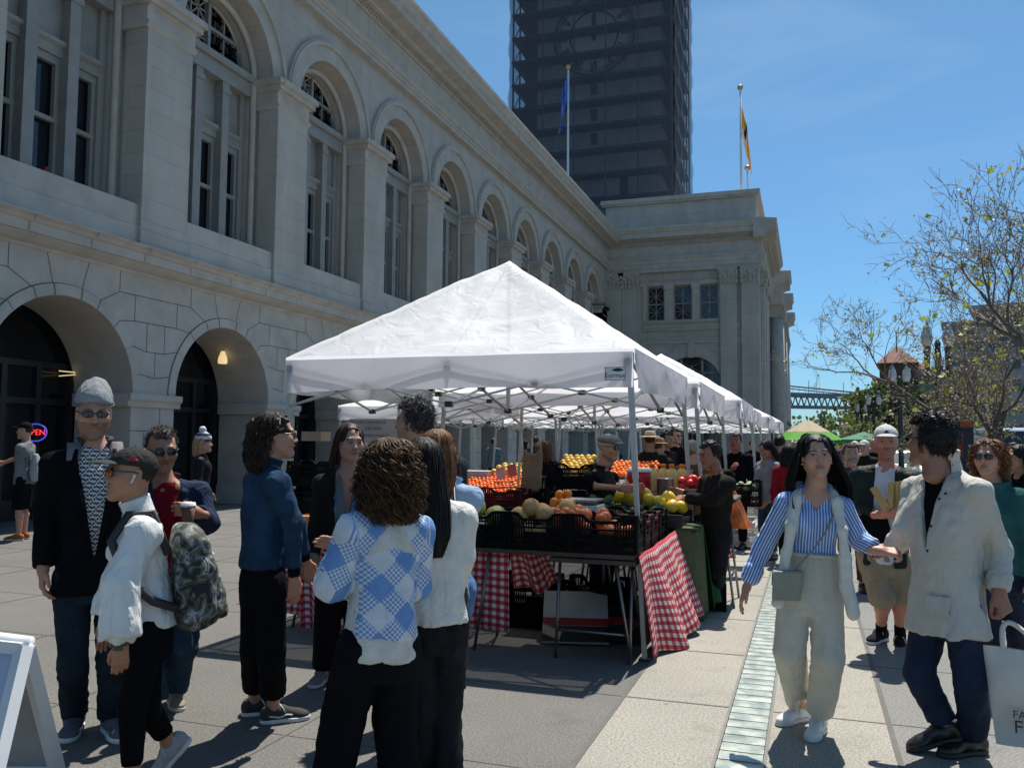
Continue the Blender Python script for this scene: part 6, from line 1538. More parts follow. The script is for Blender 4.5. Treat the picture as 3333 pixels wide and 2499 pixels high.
cc=np.tile((.012,.012,.014),(len(P),1)); mk=vn(P,38)>.55; cc[mk]=(.45,.22,.10); mk=vn(P,30,7)>.62; cc[mk]=(.42,.35,.04); b=MB(); b.add(P,F,smooth=True,col=cc); build_on(p,b,'pouch',mat('floral',(1,1,1),.6,.1,8,vc=True),th)
b=MB(); b.tube([c0+V3(-.02,0,.09),p.J(988,1150,-.16),p.J(980,1052,-.06)],.008,6); build_on(p,b,'strap',blackm,th)
# ---- grey haired man behind the group
p=Person('tall man with curly grey hair looking away behind the group',932,1535,H=1.83,yaw=-150,skin_=(.52,.31,.22),near=1)
p.pose(neck=(918,982,.0),hip=(948,1242),head=(893,913,.0),hyaw=-118,hp=2,fl=(976,1522),fr=(905,1530),kl=(985,1400),kr=(930,1400))
p.body(dict(beard=(.2,.16,.14),ba=.3,brow=(.04,.03,.025)),hands=(('l',{}),('r',{})))
p.top('jacket',fab('charcoal',(.03,.03,.034)),g=1.05,hem=.08,sl=(.078,.068,.055),cut=.97,fold=.006,collar=dict(r=.072,hgt=.05,open_=.3))
p.pants(fab('slate',(.055,.055,.062),.8),r=(.10,.08,.076),end=.97,fold=.010)
p.shoes(mat('leather_brown',(.10,.045,.025),.4,.3,9),black_r,boot=.03)
p.hair_short((.032,.029,.027),th=.014,n=900,len_=.040,lift=.5,fwd=.25,upz=.1,front=.06,col2=(.17,.16,.15),mess=.22,rr=.0026,seed=11)

# ---- vendors and passers-by further off
p=Person('older stallholder in a grey flat cap and black vest behind the crates',1300,D=8.5,H=1.72,yaw=52,skin_=(.54,.31,.22))
p.pose(neck=(1299,1014),hip=(1297,1135),head=(1315,966,-.05),hyaw=58,hp=-6,al=((1283,1050,-.16),(1338,1054,-.30)),ar=((1318,1052,.12),(1366,1052,.0)))
p.body(dict(brow=(.35,.33,.3)),hands=(('l',dict(curl=.35)),('r',dict(curl=.4))))
p.top('polo_shirt',black_cloth,g=1.0,hem=.08,sl=(.064,.056,.05),cut=.52,fold=.005)
p.top('vest',fab('vest_black',(.013,.013,.014),.6),g=1.10,hem=.06,sl=(.06,.05,.05),cut=.05,fold=.006,collar=dict(r=.066,hgt=.06,open_=.2))
p.pants(jeans,end=.97); p.shoes(bl,black_r)
q=S(); q.ell((0,.0,.070),(.098,.128,.058)); q.plane((0,0,.045),(0,.15,-1)); q.ell((0,.115,.050),(.072,.045,.014),k=.02); q.fold((25,25,25),.003); p.on_head('flat_cap',q,fab('tweed',(.17,.175,.19),.9,.3))
p.hair_short((.35,.34,.33),th=.006,n=0,front=.02,side=-.03); p.glasses(w_=.026,hg=.021)
p=Person('stallholder in a black hooded jacket and jeans leaning over the green table',1545,1322,H=1.70,yaw=-62,skin_=(.36,.19,.12),bulk=1.12)
p.pose(neck=(1549,1024),hip=(1548,1152),head=(1533,982,-.05),hyaw=-62,hp=-12,ar=((1534,1082,-.20),(1482,1074,-.05)),al=((1515,1070,.2),(1476,1064,.25)),kr=(1550,1235,-.05),kl=(1545,1235,.05),fr=(1548,1312),fl=(1540,1300))
p.body(dict(brow=(.01,.008,.007)),hands=(('l',{}),('r',dict(dir=(-1,0,-.3),back=(0,-.4,1),curl=.3))))
p.top('hooded_jacket',fab('hoodie_black',(.013,.0125,.012),.85),g=1.10,hem=.10,sl=(.084,.076,.058),cut=.97,fold=.009,depth=1.12)
q=S(); q.ell(p.neck+p.by*.075-p.up*.02,(.10,.07,.075)); q.fold((14,14,14),.012); p.add('hood',q,MATS['fabric_hoodie_black'])
p.pants(fab('denim_black',(.010,.012,.017)),r=(.112,.092,.085),end=1.0,fold=.009); p.shoes(bl,black_r,boot=.03)
p.hair_short((.008,.007,.007),th=.016,n=500,len_=.035,lift=.25,fwd=.3,upz=.3,front=.06,top=1.3,mess=.05)
# man in white cap, shorts
p=Person('red-bearded man in a white cap and tan shorts',1905,1402,H=1.84,yaw=-6,skin_=(.62,.32,.24))
p.pose(neck=(1914,1006),hip=(1910,1200),head=(1914,954,-.04),hyaw=2,hp=-3,al=((1856,1095,.02),(1902,1112,-.24)),ar=((1966,1100,.03),(1944,1108,-.22)),kl=(1906,1290,-.06),kr=(1946,1288,.04),fl=(1904,1384),fr=(1944,1372,.25),tl=-25,fpr=30)
p.body(dict(beard=(.22,.075,.04),ba=.75,brow=(.25,.11,.06)),hands=(('l',dict(dir=(.7,-.4,.1),back=(0,-.6,-.8),curl=.8,flip=(0,-.3,1))),('r',dict(dir=(-.6,-.4,.2),back=(0,-.6,-.8),curl=.8,flip=(0,-.3,1)))),legs=True)
p.top('tee_shirt',fab('tee_white',(.62,.63,.68),.85),g=.98,hem=.06,sl=(.05,.05,.05),cut=.3,fold=.005)
p.top('jacket',fab('shell_dark_green',(.018,.028,.026),.55),g=1.09,hem=.08,sl=(.080,.074,.058),cut=.95,fold=.008,open_=(.070,-.5,.085),depth=1.06)
p.pants(fab('tan_short',(.30,.24,.17),.85),r=(.108,.100,.09),end=.53,fold=.008,name='shorts'); 
q=S()
for a,k_ in ((p.al,p.kl),(p.ar,p.kr)): d=unit(k_-a); q.rc(a-d*.02,a+d*.10,.042,.046); q.plane(a+d*.13,d) if 0 else None
p.add('socks',q,black_cloth); p.shoes(fab('skate_black',(.014,.014,.018)),white_r,lacem)
p.cap(fab('cap_white',(.55,.55,.53),.85),up=.0); b=MB(); b.poly([(-.018,.1035,.070),(.018,.1035,.070),(.0,.093,.093)],(0,.004,.002)); b.v=[p.toW(v) for v in b.v]; o=b.build('cap_logo',blackm,p.root); o.matrix_parent_inverse=Matrix()
p.hair_short((.15,.06,.03),th=.004,n=0,front=.02,side=-.02)
th=thing('paper_bag','folded yellow paper bags carried by the man in the white cap','paper bag',tuple(p.wld(p.J(1926,1078,-.3))),p.rz)
b=MB()
for u0,v0,u1,v1 in ((1886,1052,1918,1104),(1925,1042,1930,1106),(1940,1040,1936,1106),(1952,1040,1940,1106)):
    a,c_=p.J(u0,v0,-.30),p.J(u1,v1,-.30); b.bar(a,c_,.055,.016,(0,1,0))
build_on(p,b,'sheet',mat('kraft_yellow',(.50,.33,.12),.8,.1,6),th)
th=thing('shoulder_bag','black pouch bag at the hip of the man in tan shorts','bag',tuple(p.wld(p.J(1880,1135,-.15))),p.rz)
q=S(); c0=p.J(1886,1140,-.12); q.loft([(-.12,0,0,.10,.05),(0,0,0,.125,.06),(.10,0,0,.10,.05)],c0,(V3(1,0,0),V3(0,1,0),V3(0,0,1)),n=3); P,F=q.mesh(.014); b=MB(); b.add(P,F,smooth=True); build_on(p,b,'pouch',black_cloth,th)
# teal sweatshirt woman
p=Person('red-haired woman in sunglasses and a teal sweatshirt at the edge',2150,D=5.9,H=1.66,yaw=-14,fem=True,skin_=(.62,.37,.28))
p.pose(neck=(2150,1050),hip=(2160,1230),head=(2134,988,-.03),hyaw=-16,hp=0,fl=(2150,1440),fr=(2196,1432))
p.body(dict(lip=(.32,.14,.12),brow=(.25,.12,.07)),hands=(('l',{}),('r',{})))
p.top('sweatshirt',fab('teal',(.028,.105,.105)),g=1.08,hem=.04,sl=(.078,.07,.058),cut=.95,fold=.008,collar=dict(r=.07,hgt=.05,open_=0,flare=.02,th=.014))
p.pants(jeans,r=(.10,.08,.065),end=.97); p.shoes(fab('runner_grey',(.42,.41,.43)),white_r)
p.hair_long((.16,.062,.025),[(.07,.098,.118,0,-.02),(0,.11,.11,0,-.035),(-.09,.115,.095,0,-.055),(-.17,.09,.07,0,-.06)],n=420,az=(68,292),col2=(.36,.17,.075),wave=.05,curl=.012,rr=.003,zend=.6,frontz=.085,seed=13)
p.glasses(w_=.029,hg=.020)
# background people: label, u, D, H, yaw, top, trousers, hair, extra
tops=dict(gr=fab('tee_grey',(.17,.18,.19)),pu=fab('puffer_black',(.012,.013,.017),.5),bk=black_cloth,bl=fab('hoodie_slate',(.13,.18,.23)),br=fab('coat_brown',(.115,.055,.025)),dk=fab('coat_dark',(.016,.014,.012)),rd=fab('red_top',(.22,.012,.02)),gs=fab('sweat_grey',(.24,.25,.28)),ol=fab('shirt_olive',(.07,.08,.065)),fl=fab('blouse_print',(.10,.045,.05),.85,.3,.6),wh=fab('white_top',(.45,.45,.44)),nv=fab('navy',(.018,.030,.062)))
def bg(label,u,D,H,yaw,top,legs='j',hair=(.02,.015,.012),fem=False,long=0,sk=LIGHT,pose=None,beanie=None,capm=None,brim=None,group=None,near=2,mask=None,shoe=None,gl=0,short=False,v=None,hood=0,sleeve=.97,hyaw=None,g=1.08):
    p=Person(label,u,v=v,D=None if v else D,H=H,yaw=yaw,fem=fem,skin_=sk,near=near,group=group)
    p.pose(**(pose or {}))
    if hyaw is not None: p.hyaw=hyaw
    p.body(dict(),legs=short,hands=(('l',dict(curl=.5)),('r',dict(curl=.5))))
    p.top('top',tops[top],g=g,hem=.08,sl=(.074,.066,.054),cut=sleeve,fold=.008)
    p.pants(jeans_m if legs=='j' else (black_cloth if legs=='k' else tops[legs]),r=(.098,.076,.066) if not short else (.105,.10,.09),end=.56 if short else .97,name='shorts' if short else 'trousers')
    p.shoes(shoe or bl,white_r if shoe else black_r)
    if beanie:
        q=S(); q.ell((0,-.012,.062),(.094,.114,.098)); q.plane((0,0,.02),(0,.2,-1)); p.on_head('beanie',q,beanie)
    elif capm: p.cap(capm)
    elif brim:
        q=S(); q.loft([(.05,0,-.01,.088,.108),(.10,0,-.01,.082,.10),(.145,0,-.01,.068,.085)],(0,0,0),np.eye(3),n=2.1); q.ell((0,-.01,.058),(.155,.175,.012),k=.01); o=p.on_head('brim_hat',q,brim)
        q=S(); q.loft([(.062,0,-.01,.092,.112),(.088,0,-.01,.089,.109)],(0,0,0),np.eye(3),n=2.1); c=p.on_head('hat_band',q,blackm); c.parent=o
    if long: p.hair_long(hair,[(.06,.092,.115,0,-.03),(-.05,.11,.10,0,-.045),(-.15,.12,.085,0,-.06),(-.15-long,.09,.06,0,-.06)],n=160,az=(65,295),wave=.02,rr=.006,zend=.4,m=9,frontz=.085 if not(capm or beanie or brim) else .02)
    elif hair is not None: p.hair_short(hair,th=.004 if (capm or beanie or brim) else .014,n=0 if (capm or beanie or brim) else 140,len_=.03,rr=.005,front=.02 if (capm or beanie or brim) else .06)
    if mask:
        q=S(); q.ell((0,.055,-.062),(.062,.062,.050)); q.ell((0,.02,-.05),(.062,.06,.07),mode='c'); p.on_head('face_mask',q,mask)
    if gl: p.glasses()
    if hood:
        q=S(); q.ell(p.neck+p.by*.07,(.10,.08,.09)); p.add('hood',q,tops[top])
    return p
p=bg('man in a grey tee, black shorts and orange shoes at the counter in the arch',46,13.2,1.86,-112,'gr','k',capm=black_cloth,sk=LIGHT,shoe=fab('orange_knit',(.40,.12,.03)),short=True,sleeve=.5,pose=dict(ar=((48,985,-.1),(5,1000,.1)),hyaw=-112),v=1166)
th=thing('sling_bag','pale grey sling bag on the back of the man in the grey tee shirt','bag',tuple(p.wld(front(p,.5,0,-.2))),p.rz)
q=S(); q.loft([(-.20,0,0,.15,.05),(-.08,0,0,.17,.08),(.1,.03,0,.12,.07),(.24,.07,0,.05,.03)],front(p,.28,.02,-.19),(p.bx,p.by,p.up),n=2.6); P,F=q.mesh(.016); b=MB(); b.add(P,F,smooth=True); build_on(p,b,'pouch',fab('sling_grey',(.30,.31,.31),.6),th)
p=bg('person in a striped bobble hat and black puffer jacket by the arch pier',428,12.0,1.68,82,'pu','k',hair=(.35,.22,.12),long=.05,fem=True,shoe=white_r,v=1203,g=1.15,pose=dict(ar=((432,1035,.1),(452,1065,.2))),near=2)
q=S(); q.ell((0,-.012,.062),(.096,.116,.105)); q.plane((0,0,.015),(0,.15,-1)); q.ell((0,-.02,.19),.05,k=.01); q.fold((40,40,40),.004)
p.on_head('bobble_hat',q,mat('hat_stripes',(1,1,1),.9,.1,20,.3,150,vc=True),col=lambda P:np.where((((P[:,2]>.055)&(P[:,2]<.10))|(P[:,2]>.135))[:,None],(.55,.56,.6),(.02,.024,.05)))
bg('woman in a grey sweatshirt and blue jeans looking at her phone',1658,12.2,1.66,-48,'gs','j',hair=(.010,.009,.009),long=.16,fem=True,sk=TAN,pose=dict(hyaw=-52,hp=-22,al=((1634,1050,-.05),(1630,1085,-.3)),ar=((1686,1055,-.1),(1655,1085,-.32))),near=2)
bg('woman in a patterned face mask and dark print blouse in the crowd',1838,9.6,1.62,10,'fl','br',hair=(.05,.03,.02),long=.0,fem=True,mask=mat('mask_print',(.22,.20,.19),.9,.5,60),gl=0)
bg('woman in a dark red top with dark curly hair behind the grey sweatshirt woman',1704,11.6,1.60,175,'rd','k',hair=(.012,.010,.010),long=.05,fem=True,sk=TAN)
bg('dark-haired man in a navy top beyond the tent poles facing away',1684,14.5,1.76,160,'nv','j',hair=(.012,.010,.010),sk=TAN)
bg('man in a black cap standing behind the striped-shirt woman',1742,13.0,1.78,150,'dk','k',hair=None,capm=tops['bk'],sk=MID)
bg('older man in a cream cap behind the masked woman',1868,15.5,1.70,-20,'dk','k',hair=(.3,.3,.3),capm=MATS['fabric_cap_white'])
bg('person in a white cap far back in the crowd',1846,22,1.72,30,'wh','k',hair=(.05,.04,.03),capm=MATS['fabric_cap_white'],near=3)
bg('bald man partly hidden beside the man in the white cap',1888,17,1.75,20,'bk','k',hair=None,sk=TAN,near=3)
bg('dark-haired person in black at the right edge of the photo',2204,8.0,1.62,-60,'bk','k',hair=(.012,.011,.011),long=.1,fem=True,near=2,sk=TAN)
bg('man in a straw panama hat and dark coat with his back turned under the tents',1404,13.0,1.78,170,'dk','k',hair=(.02,.018,.016),brim=fab('straw_pale',(.50,.36,.26)),sk=MID,g=1.15)
bg('person in a tan straw hat beside the panama hat',1422,13.6,1.68,150,'dk','k',hair=(.05,.04,.03),brim=fab('straw_tan',(.30,.19,.09)))
bg('man in a dark shirt looking sideways under the tents',1438,14.6,1.80,50,'dk','j',hair=(.015,.012,.011),sk=TAN,pose=dict(hyaw=60))
bg('man in sunglasses and a black coat under the tents',1459,15.6,1.88,20,'bk','k',hair=(.03,.022,.018),gl=1,pose=dict(hyaw=45))
bg('shopper in a brown coat and pale knit cap with back turned',1494,10.4,1.62,150,'br','k',hair=(.1,.09,.08),beanie=fab('cap_oat',(.26,.22,.19)),g=1.12)
bg('man in black holding food at a stall beyond the tent poles',1590,13.4,1.78,-20,'bk','k',hair=(.02,.015,.014),sk=(.45,.16,.11),pose=dict(al=((1568,1030,.0),(1582,1010,-.3)),hyaw=-10))
bg('woman with brown hair in a black coat walking away past the fruit',1177,13.0,1.64,165,'bk','k',hair=(.085,.040,.025),long=.08,fem=True)
bg('person in a blue hoodie with a dark backpack near the arcade',1066,27,1.74,150,'bl','k',hair=(.03,.03,.03),hood=1,near=3)
bg('bearded man in an olive shirt near the arcade arches',1157,26,1.80,170,'ol','k',hair=(.03,.028,.026),near=3,sk=MID)
bg('person in a grey top near the arcade beside the olive shirt',1134,27,1.68,120,'bl','k',hair=(.02,.018,.018),long=.1,fem=True,near=3)
bg('person in dark clothes far down the market aisle',1625,26,1.72,30,'bk','k',near=3)
bg('person in a white top far down the market aisle',1716,30,1.70,10,'wh','j',near=3,hair=(.1,.06,.03))
bg('person in a red top far down the promenade',1800,34,1.72,170,'rd','k',near=3)
bg('person in grey far down the promenade',1822,38,1.76,0,'gr','j',near=3)
bg('person in navy far down the promenade',1780,28,1.74,190,'nv','k',near=3)
bg('person in black by the parked cars',2080,24,1.72,0,'bk','k',near=3)
bg('person in a pale top crossing by the parked cars',2190,16,1.68,-80,'wh','j',near=3,fem=True,hair=(.03,.02,.02))
# ================================================================= the fruit stall
ging=uvmat('gingham',fcheck,.85,.2)
greenc=fab('green_cloth',(.02,.075,.035)); olivec=fab('olive_cloth',(.085,.105,.055))
table('folding table with a bare wooden edge under the front black crates',-2.50,-1.21,6.27,6.9,.79)
table('folding table along the right side of the stall under the maroon crates',-1.86,-1.20,6.28,8.02,.745,'y')
table('folding table at the left of the stall behind the gingham cloth',-4.25,-2.60,6.45,7.10,.76)
table('folding table under the green cloth where the hooded man leans',-2.15,-.98,8.05,8.80,.80)
cloth('gingham_cloth','red gingham cloth blown out from the right side of the stall',[(-1.185,6.28,.78),(-1.18,7.1,.79),(-1.16,8.05,.82)],[(-1.12,6.38,.03),(-.92,7.1,.02),(-.93,8.12,.10)],ging,out=(1,0,0),folds=3.3,amp=.035,seed=1.0,wave=.02)
cloth('gingham_cloth','red gingham cloth hanging in front of the left table behind the black handbag',[(-4.25,6.40,.80),(-3.2,6.36,.80),(-2.20,6.34,.80)],[(-4.3,6.38,.14),(-3.2,6.34,.13),(-2.22,6.42,.12)],ging,folds=4.2,amp=.03,seed=2.2)
cloth('gingham_cloth','bunched end of red gingham cloth under the front crates',[(-2.2,6.36,.80),(-2.1,6.45,.78),(-2.0,6.6,.76)],[(-2.2,6.5,.45),(-2.05,6.65,.42),(-1.95,6.9,.46)],ging,folds=2.5,amp=.03,seed=.5)
cloth('gingham_cloth','strip of red gingham cloth hanging behind the woman in the denim jacket',[tuple(at(648,1205,7.2)),tuple(at(715,1205,7.2))],[tuple(at(652,1360,7.1)),tuple(at(712,1362,7.1))],ging,folds=1.6,amp=.03,seed=1.5)
cloth('gingham_cloth','scrap of red gingham cloth low beside the white crates',[tuple(at(1556,1165,10.2)),tuple(at(1574,1160,10.6))],[tuple(at(1562,1215,10.2)),tuple(at(1588,1200,10.6))],ging,folds=1.5,amp=.02,out=(1,0,0))
cloth('table_cover','olive cloth draped over the end of the avocado table',[(-1.16,8.03,.83),(-1.05,8.03,.83),(-.97,8.12,.83),(-.95,8.35,.83)],[(-1.16,8.0,.05),(-1.02,8.0,.03),(-.92,8.08,.02),(-.90,8.35,.03)],olivec,'cloth',folds=3,amp=.02,seed=.4)
cloth('table_cover','dark green cloth hanging beside the hooded stallholder',[(-.955,8.34,.83),(-.95,8.82,.83)],[(-.88,8.36,.03),(-.80,8.82,.25)],greenc,'cloth',folds=2.6,amp=.03,out=(1,0,0),seed=.9)
cloth('table_cover','olive cloth spread flat under the avocados',[(-2.15,8.02,.835),(-.96,8.02,.835)],[(-2.15,8.82,.838),(-.95,8.82,.838)],olivec,'cloth',folds=2,amp=.0,wave=.004)
# front row
crate('black','black crate of yellow melons at the left of the front row',-2.47,6.46,.795,.03,(.96,1,1.04)); crate('black','black crate of cantaloupes and oranges in the middle of the front row',-1.96,6.45,.795,-.02,(.96,1,1.04)); crate('black','black crate of oranges at the right end of the front row',-1.445,6.45,.795,.02,(.97,1,1.05)); crate('black','black crate of melons partly behind the auburn-haired woman',-2.99,6.50,.795,0,(.96,1,1.02))
for x,y,z,k in ((-2.66,6.42,1.02,'melon'),(-2.50,6.42,1.09,'melon'),(-2.58,6.58,1.03,'melon'),(-2.38,6.56,1.02,'melon'),(-2.9,6.45,1.04,'melon'),(-3.05,6.45,1.06,'melon'),(-2.34,6.40,1.02,'melon')): fruit(k,(x,y,z),'round yellow-green melon in the left front crates','melons in the front crates')
for x,y,z in ((-2.14,6.42,1.03),(-2.05,6.44,1.10),(-1.93,6.42,1.05),(-2.10,6.36,.90),(-1.96,6.36,.90),(-1.78,6.50,1.10),(-2.0,6.56,1.06)): fruit('cantaloupe',(x,y,z),'tan netted cantaloupe in the middle front crates','cantaloupes in the front crates')
for i in range(26): fruit('blood_orange',(-1.86+.22*rgF.random(),6.40+.20*rgF.random(),.98+.10*rgF.random()*(i>8)),'large orange citrus heaped in the front crates','large oranges in the front crates')
for i in range(10): fruit('blood_orange',(-1.60+.34*rgF.random(),6.36+.2*rgF.random(),.93+.05*rgF.random()),'large orange citrus heaped in the front crates','large oranges in the front crates')
for i in range(7): fruit('blood_orange',(-1.66+.20*rgF.random(),6.44+.18*rgF.random(),1.02+.04*rgF.random()),'large orange citrus heaped in the front crates','large oranges in the front crates')
for x,y,z in ((-2.0,6.92,1.11),(-1.93,6.90,1.11),(-1.86,6.92,1.10),(-1.97,6.97,1.17),(-1.90,6.97,1.18)): fruit('orange',(x,y,z),'bright orange on the white tray in front of the scale','oranges by the scale')
b=MB(); b.box((-2.12,6.75,.80),(-1.78,7.05,1.06)); tag(b.build('cardboard_box',mat('cardboard_pale',(.42,.38,.33),.8,.1,5)),'pale carton under the oranges behind the front crates','box')
for i,(y,k,l) in enumerate(((6.86,'maroon','maroon crate directly behind the right front crate'),(7.24,'maroon','second maroon crate back on the right side table'),(7.62,'black','black crate between the maroon crates and the green table'))): crate(k,l,-1.47,y,.76,.0,(1.0,1,1.0))
# avocado bank
for i in range(34): fruit('avocado',(-1.98+.78*rgF.random(),8.06+.22*rgF.random(),.93+.14*rgF.random()*(i%3)/2),'dark green avocado heaped on the olive cloth','avocados on the green table')
b=MB(); b.box((-2.1,8.05,.84),(-1.12,8.78,.90)); b.box((-2.12,8.03,.84),(-1.10,8.06,.95)); b.box((-2.12,8.76,.84),(-1.10,8.8,.95)); tag(b.build('tray',blkp),'shallow black tray holding avocados and yellow melons','tray')
for x,y,z in ((-1.62,8.22,1.11),(-1.45,8.32,1.06),(-1.35,8.30,1.05),(-1.22,8.22,1.02),(-1.75,8.36,1.08),(-1.28,8.42,1.08),(-1.52,8.48,1.10),(-1.86,8.34,1.06),(-1.16,8.4,1.0),(-1.95,8.3,1.05)): fruit('yellow_melon',(x,y,z),'bright yellow melon behind the avocados','yellow melons on the green table')
for i in range(18): fruit('potato',(-1.75+.65*rgF.random(),8.50+.22*rgF.random(),.97+.13*rgF.random()),'brown potato behind the yellow melons','potatoes on the green table')
# scale
sc_=at(1257,1090,7.55); th=thing('weighing_scale','white kitchen scale with a grey weighing plate behind the front crates','scale',(sc_[0],sc_[1],.83))
x,y,z=sc_[0],sc_[1],sc_[2]-.045
b=MB(); b.poly([(x-.19,y-.16,z-.05),(x+.19,y-.16,z-.05),(x+.17,y-.14,z+.05),(x-.13,y-.14,z+.05)],(0,.30,0)); b.build('base',mat('plastic_cream',(.55,.55,.50),.5,.05,5),th,bevel=.008)
b=MB(); b.box((x-.15,y-.14,z+.075),(x+.16,y+.16,z+.098)); b.box((x-.05,y-.04,z+.04),(x+.05,y+.04,z+.08)); b.build('plate',mat('plate_steel',(.30,.33,.36),.35,.1,5,0,1,.7),th,bevel=.004)
b=MB(); b.box((x-.12,y-.161,z-.03),(x+.02,y-.158,z+.02)); b.build('display',mat('display_dark',(.02,.03,.03),.2),th)
table('small table under the weighing scale',sc_[0]-.5,sc_[0]+.35,7.3,8.0,z-.05)
# mid crates and the fruit tables behind
def cr(kind,label,u,v,D,z=None,rz=0,sc=(1,1,1)):
    p=at(u,v,D); return crate(kind,label,p[0],p[1],p[2],rz,sc)
cr('maroon','maroon crate with a wire handle left of the paper bag',1078,1110,8.6,sc=(1.05,1,.95)); cr('black','black crate beside the paper bag',1160,1108,8.9,sc=(.6,1,1)); cr('black','lower black crate left of the stallholder in the flat cap',1240,1085,9.6); cr('black','upper black crate of bagged fruit left of the flat cap',1240,1054,9.6)
table('folding table under the maroon crate and paper bag',-3.3,-1.9,8.5,9.2,at(1078,1110,8.6)[2]-.005); table('folding table behind the flat cap man under stacked black crates',-2.4,-1.75,9.4,10.1,at(1240,1085,9.6)[2]-.005)
b=MB(); p0,p1=at(1040,1066,8.5),at(1122,1062,8.5); b.tube([at(1035,1085,8.5),p0+V3(0,0,.02),p0+(p1-p0)*.1+V3(0,0,.05),p0+(p1-p0)*.9+V3(0,0,.05),p1,at(1124,1075,8.5)],.007,6); tag(b.build('wire_handle',blackm),'bent black wire handle standing above the maroon crate','handle')
p0=at(1000,1066,13.5); p1=at(1205,1064,13.5)
z=p0[2]-.03; YB_=p0[1]+.0
table('long table under the heaps of oranges',p0[0]-.3,p1[0]+.2,YB_,YB_+1.1,z)
c_=cloth('table_cover','red cloth along the front of the orange table',[(p0[0]-.3,YB_-.02,z+.01),(p1[0]+.2,YB_-.02,z+.01)],[(p0[0]-.3,YB_-.03,z-.10),(p1[0]+.2,YB_-.03,z-.09)],fab('red_cover',(.40,.012,.015)),'cloth',folds=8,amp=.006,wave=.006)
xa,xb=p0[0],p1[0]; xm=xa+(xb-xa)*.5
bank('tangerine','small red-orange tangerine heaped on the far table','tangerines on the far table',xa-.05,xm,YB_+.02,YB_+.45,z+.05,z+.24)
bank('orange','orange heaped on the far table right of the tangerines','oranges on the far table',xm+.06,xb+.1,YB_+.02,YB_+.55,z+.05,z+.30)
bank('grapefruit','yellow grapefruit heaped above the tangerines','grapefruits on the far table',xa+.28,xm+.25,YB_+.65,YB_+1.0,z+.34,z+.44)
bank('tangerine','small mandarin banked under the grapefruits','mandarins under the grapefruits',xa+.25,xm+.2,YB_+.48,YB_+.6,z+.24,z+.30,.9)
b=MB(); b.box((xa-.25,YB_+.5,z),(xa+.22,YB_+.9,z+.36)); b.box((xa-.26,YB_+.49,z+.27),(xa+.23,YB_+.91,z+.37)); tag(b.build('carton',mat('carton_white',(.42,.40,.42),.75,.06,6)),'white carton at the left end of the orange table','box')
for u,v,r,l in ((1082,1022,.25,'pale pink price card leaning among the tangerines'),(1106,1016,.3,'deep pink price card behind the tent pole')):
    p=at(u,v,13.7); b=MB(); b.box((-.075,-.004,-.10),(.075,.004,.10),M=Matrix.Translation(p)@Matrix.Rotation(-r,4,'Y')@Matrix.Rotation(-.3,4,'X')); tag(b.build('price_card',mat('card_pink' if r<.28 else 'card_rose',(.55,.33,.34) if r<.28 else (.42,.12,.12),.7)),l,'card')
# brown paper bag
p=at(1147,1062,9.0); b=MB(); G=[]
for j in range(14):
    v=j/13; row=[]
    for i in range(28):
        t=i/28*2*PI; c,s_=math.cos(t),math.sin(t); e=.25; sx_=abs(c)**.5*(1 if c>0 else -1);sy_=abs(s_)**.5*(1 if s_>0 else -1)
        w_=.105*(1-.12*v); top=.45+.06*math.sin(t*2+1)+(.10 if c>.2 else 0)*0
        q=(p[0]+sx_*w_+.014*vn(np.array([[c*2,s_*2,v*6]]))[0]+.02*v,p[1]+sy_*.065,p[2]+v*top*(1+.10*c)); row.append(q)
    G.append(row)
b.grid(G,closed=True,smooth=True); b.add([g_ for g_ in G[0]],[tuple(range(28))]); o=b.build('paper_bag',creases(mat('kraft_paper',(.23,.135,.08),.8,.15,6),.8,14)); o.modifiers.new('s','SOLIDIFY').thickness=.003; tag(o,'tall open brown paper bag standing in front of the orange heaps','paper bag')
# back right: second fruit bank, cooler, jugs
p0=at(1205,1025,12.6); p1=at(1265,1025,12.6); table('table under the grapefruits behind the stacked black crates',p0[0]-.4,p1[0]+1.6,12.3,13.2,p0[2]-.02)
bank('grapefruit','yellow grapefruit heaped behind the stacked black crates','grapefruits behind the black crates',p0[0]-.05,p1[0],12.35,12.8,p0[2]+.03,p0[2]+.24,.8)
bank('tangerine','mandarin heaped beyond the flat cap man','mandarins beyond the flat cap man',p1[0]+.35,p1[0]+1.0,12.35,12.75,p0[2]-.02,p0[2]+.18)
p=at(1381,1068,9.0); th=thing('drink_cooler','red drinks cooler with a white lid on the stall','cooler',tuple(p))
b=MB(); b.lathe([(.112,0),(.118,.01),(.122,.20),(.120,.235)],p,24); b.lathe([(.1225,.095),(.1235,.098),(.1225,.101)],p,24); b.build('cooler_body',mat('cooler_red',(.52,.012,.016),.4,.05,4),th)
b=MB(); b.lathe([(.128,.235),(.130,.245),(.128,.27),(.10,.28),(.001,.28)],p,24); b.build('lid',whitep,th)
b=MB(); b.tube([p+V3(-.126,0,.23),p+V3(-.145,-.02,.15),p+V3(-.126,0,.08)],.008,6); b.build('handle',whitep,th)
table('table under the red cooler and juice jugs',p[0]-.25,p[0]+1.0,p[1]-.25,p[1]+.5,p[2]-.002)
clear,t,pp=newmat('clear_plastic'); pp.inputs['Base Color'].default_value=(.8,.8,.8,1); pp.inputs['Roughness'].default_value=.15; _t2=nd(t,'ShaderNodeBsdfTransparent'); _m2=nd(t,'ShaderNodeMixShader'); _m2.inputs[0].default_value=.12; t.links.new(_t2.outputs[0],_m2.inputs[1]); t.links.new(pp.outputs[0],_m2.inputs[2]); t.links.new(_m2.outputs[0],t.nodes['Material Output'].inputs[0])
jc=at(1440,1062,9.3); b=MB()
x0,x1,y0,y1,z0,z1=jc[0]-.24,jc[0]+.26,jc[1]-.15,jc[1]+.17,jc[2],jc[2]+.235
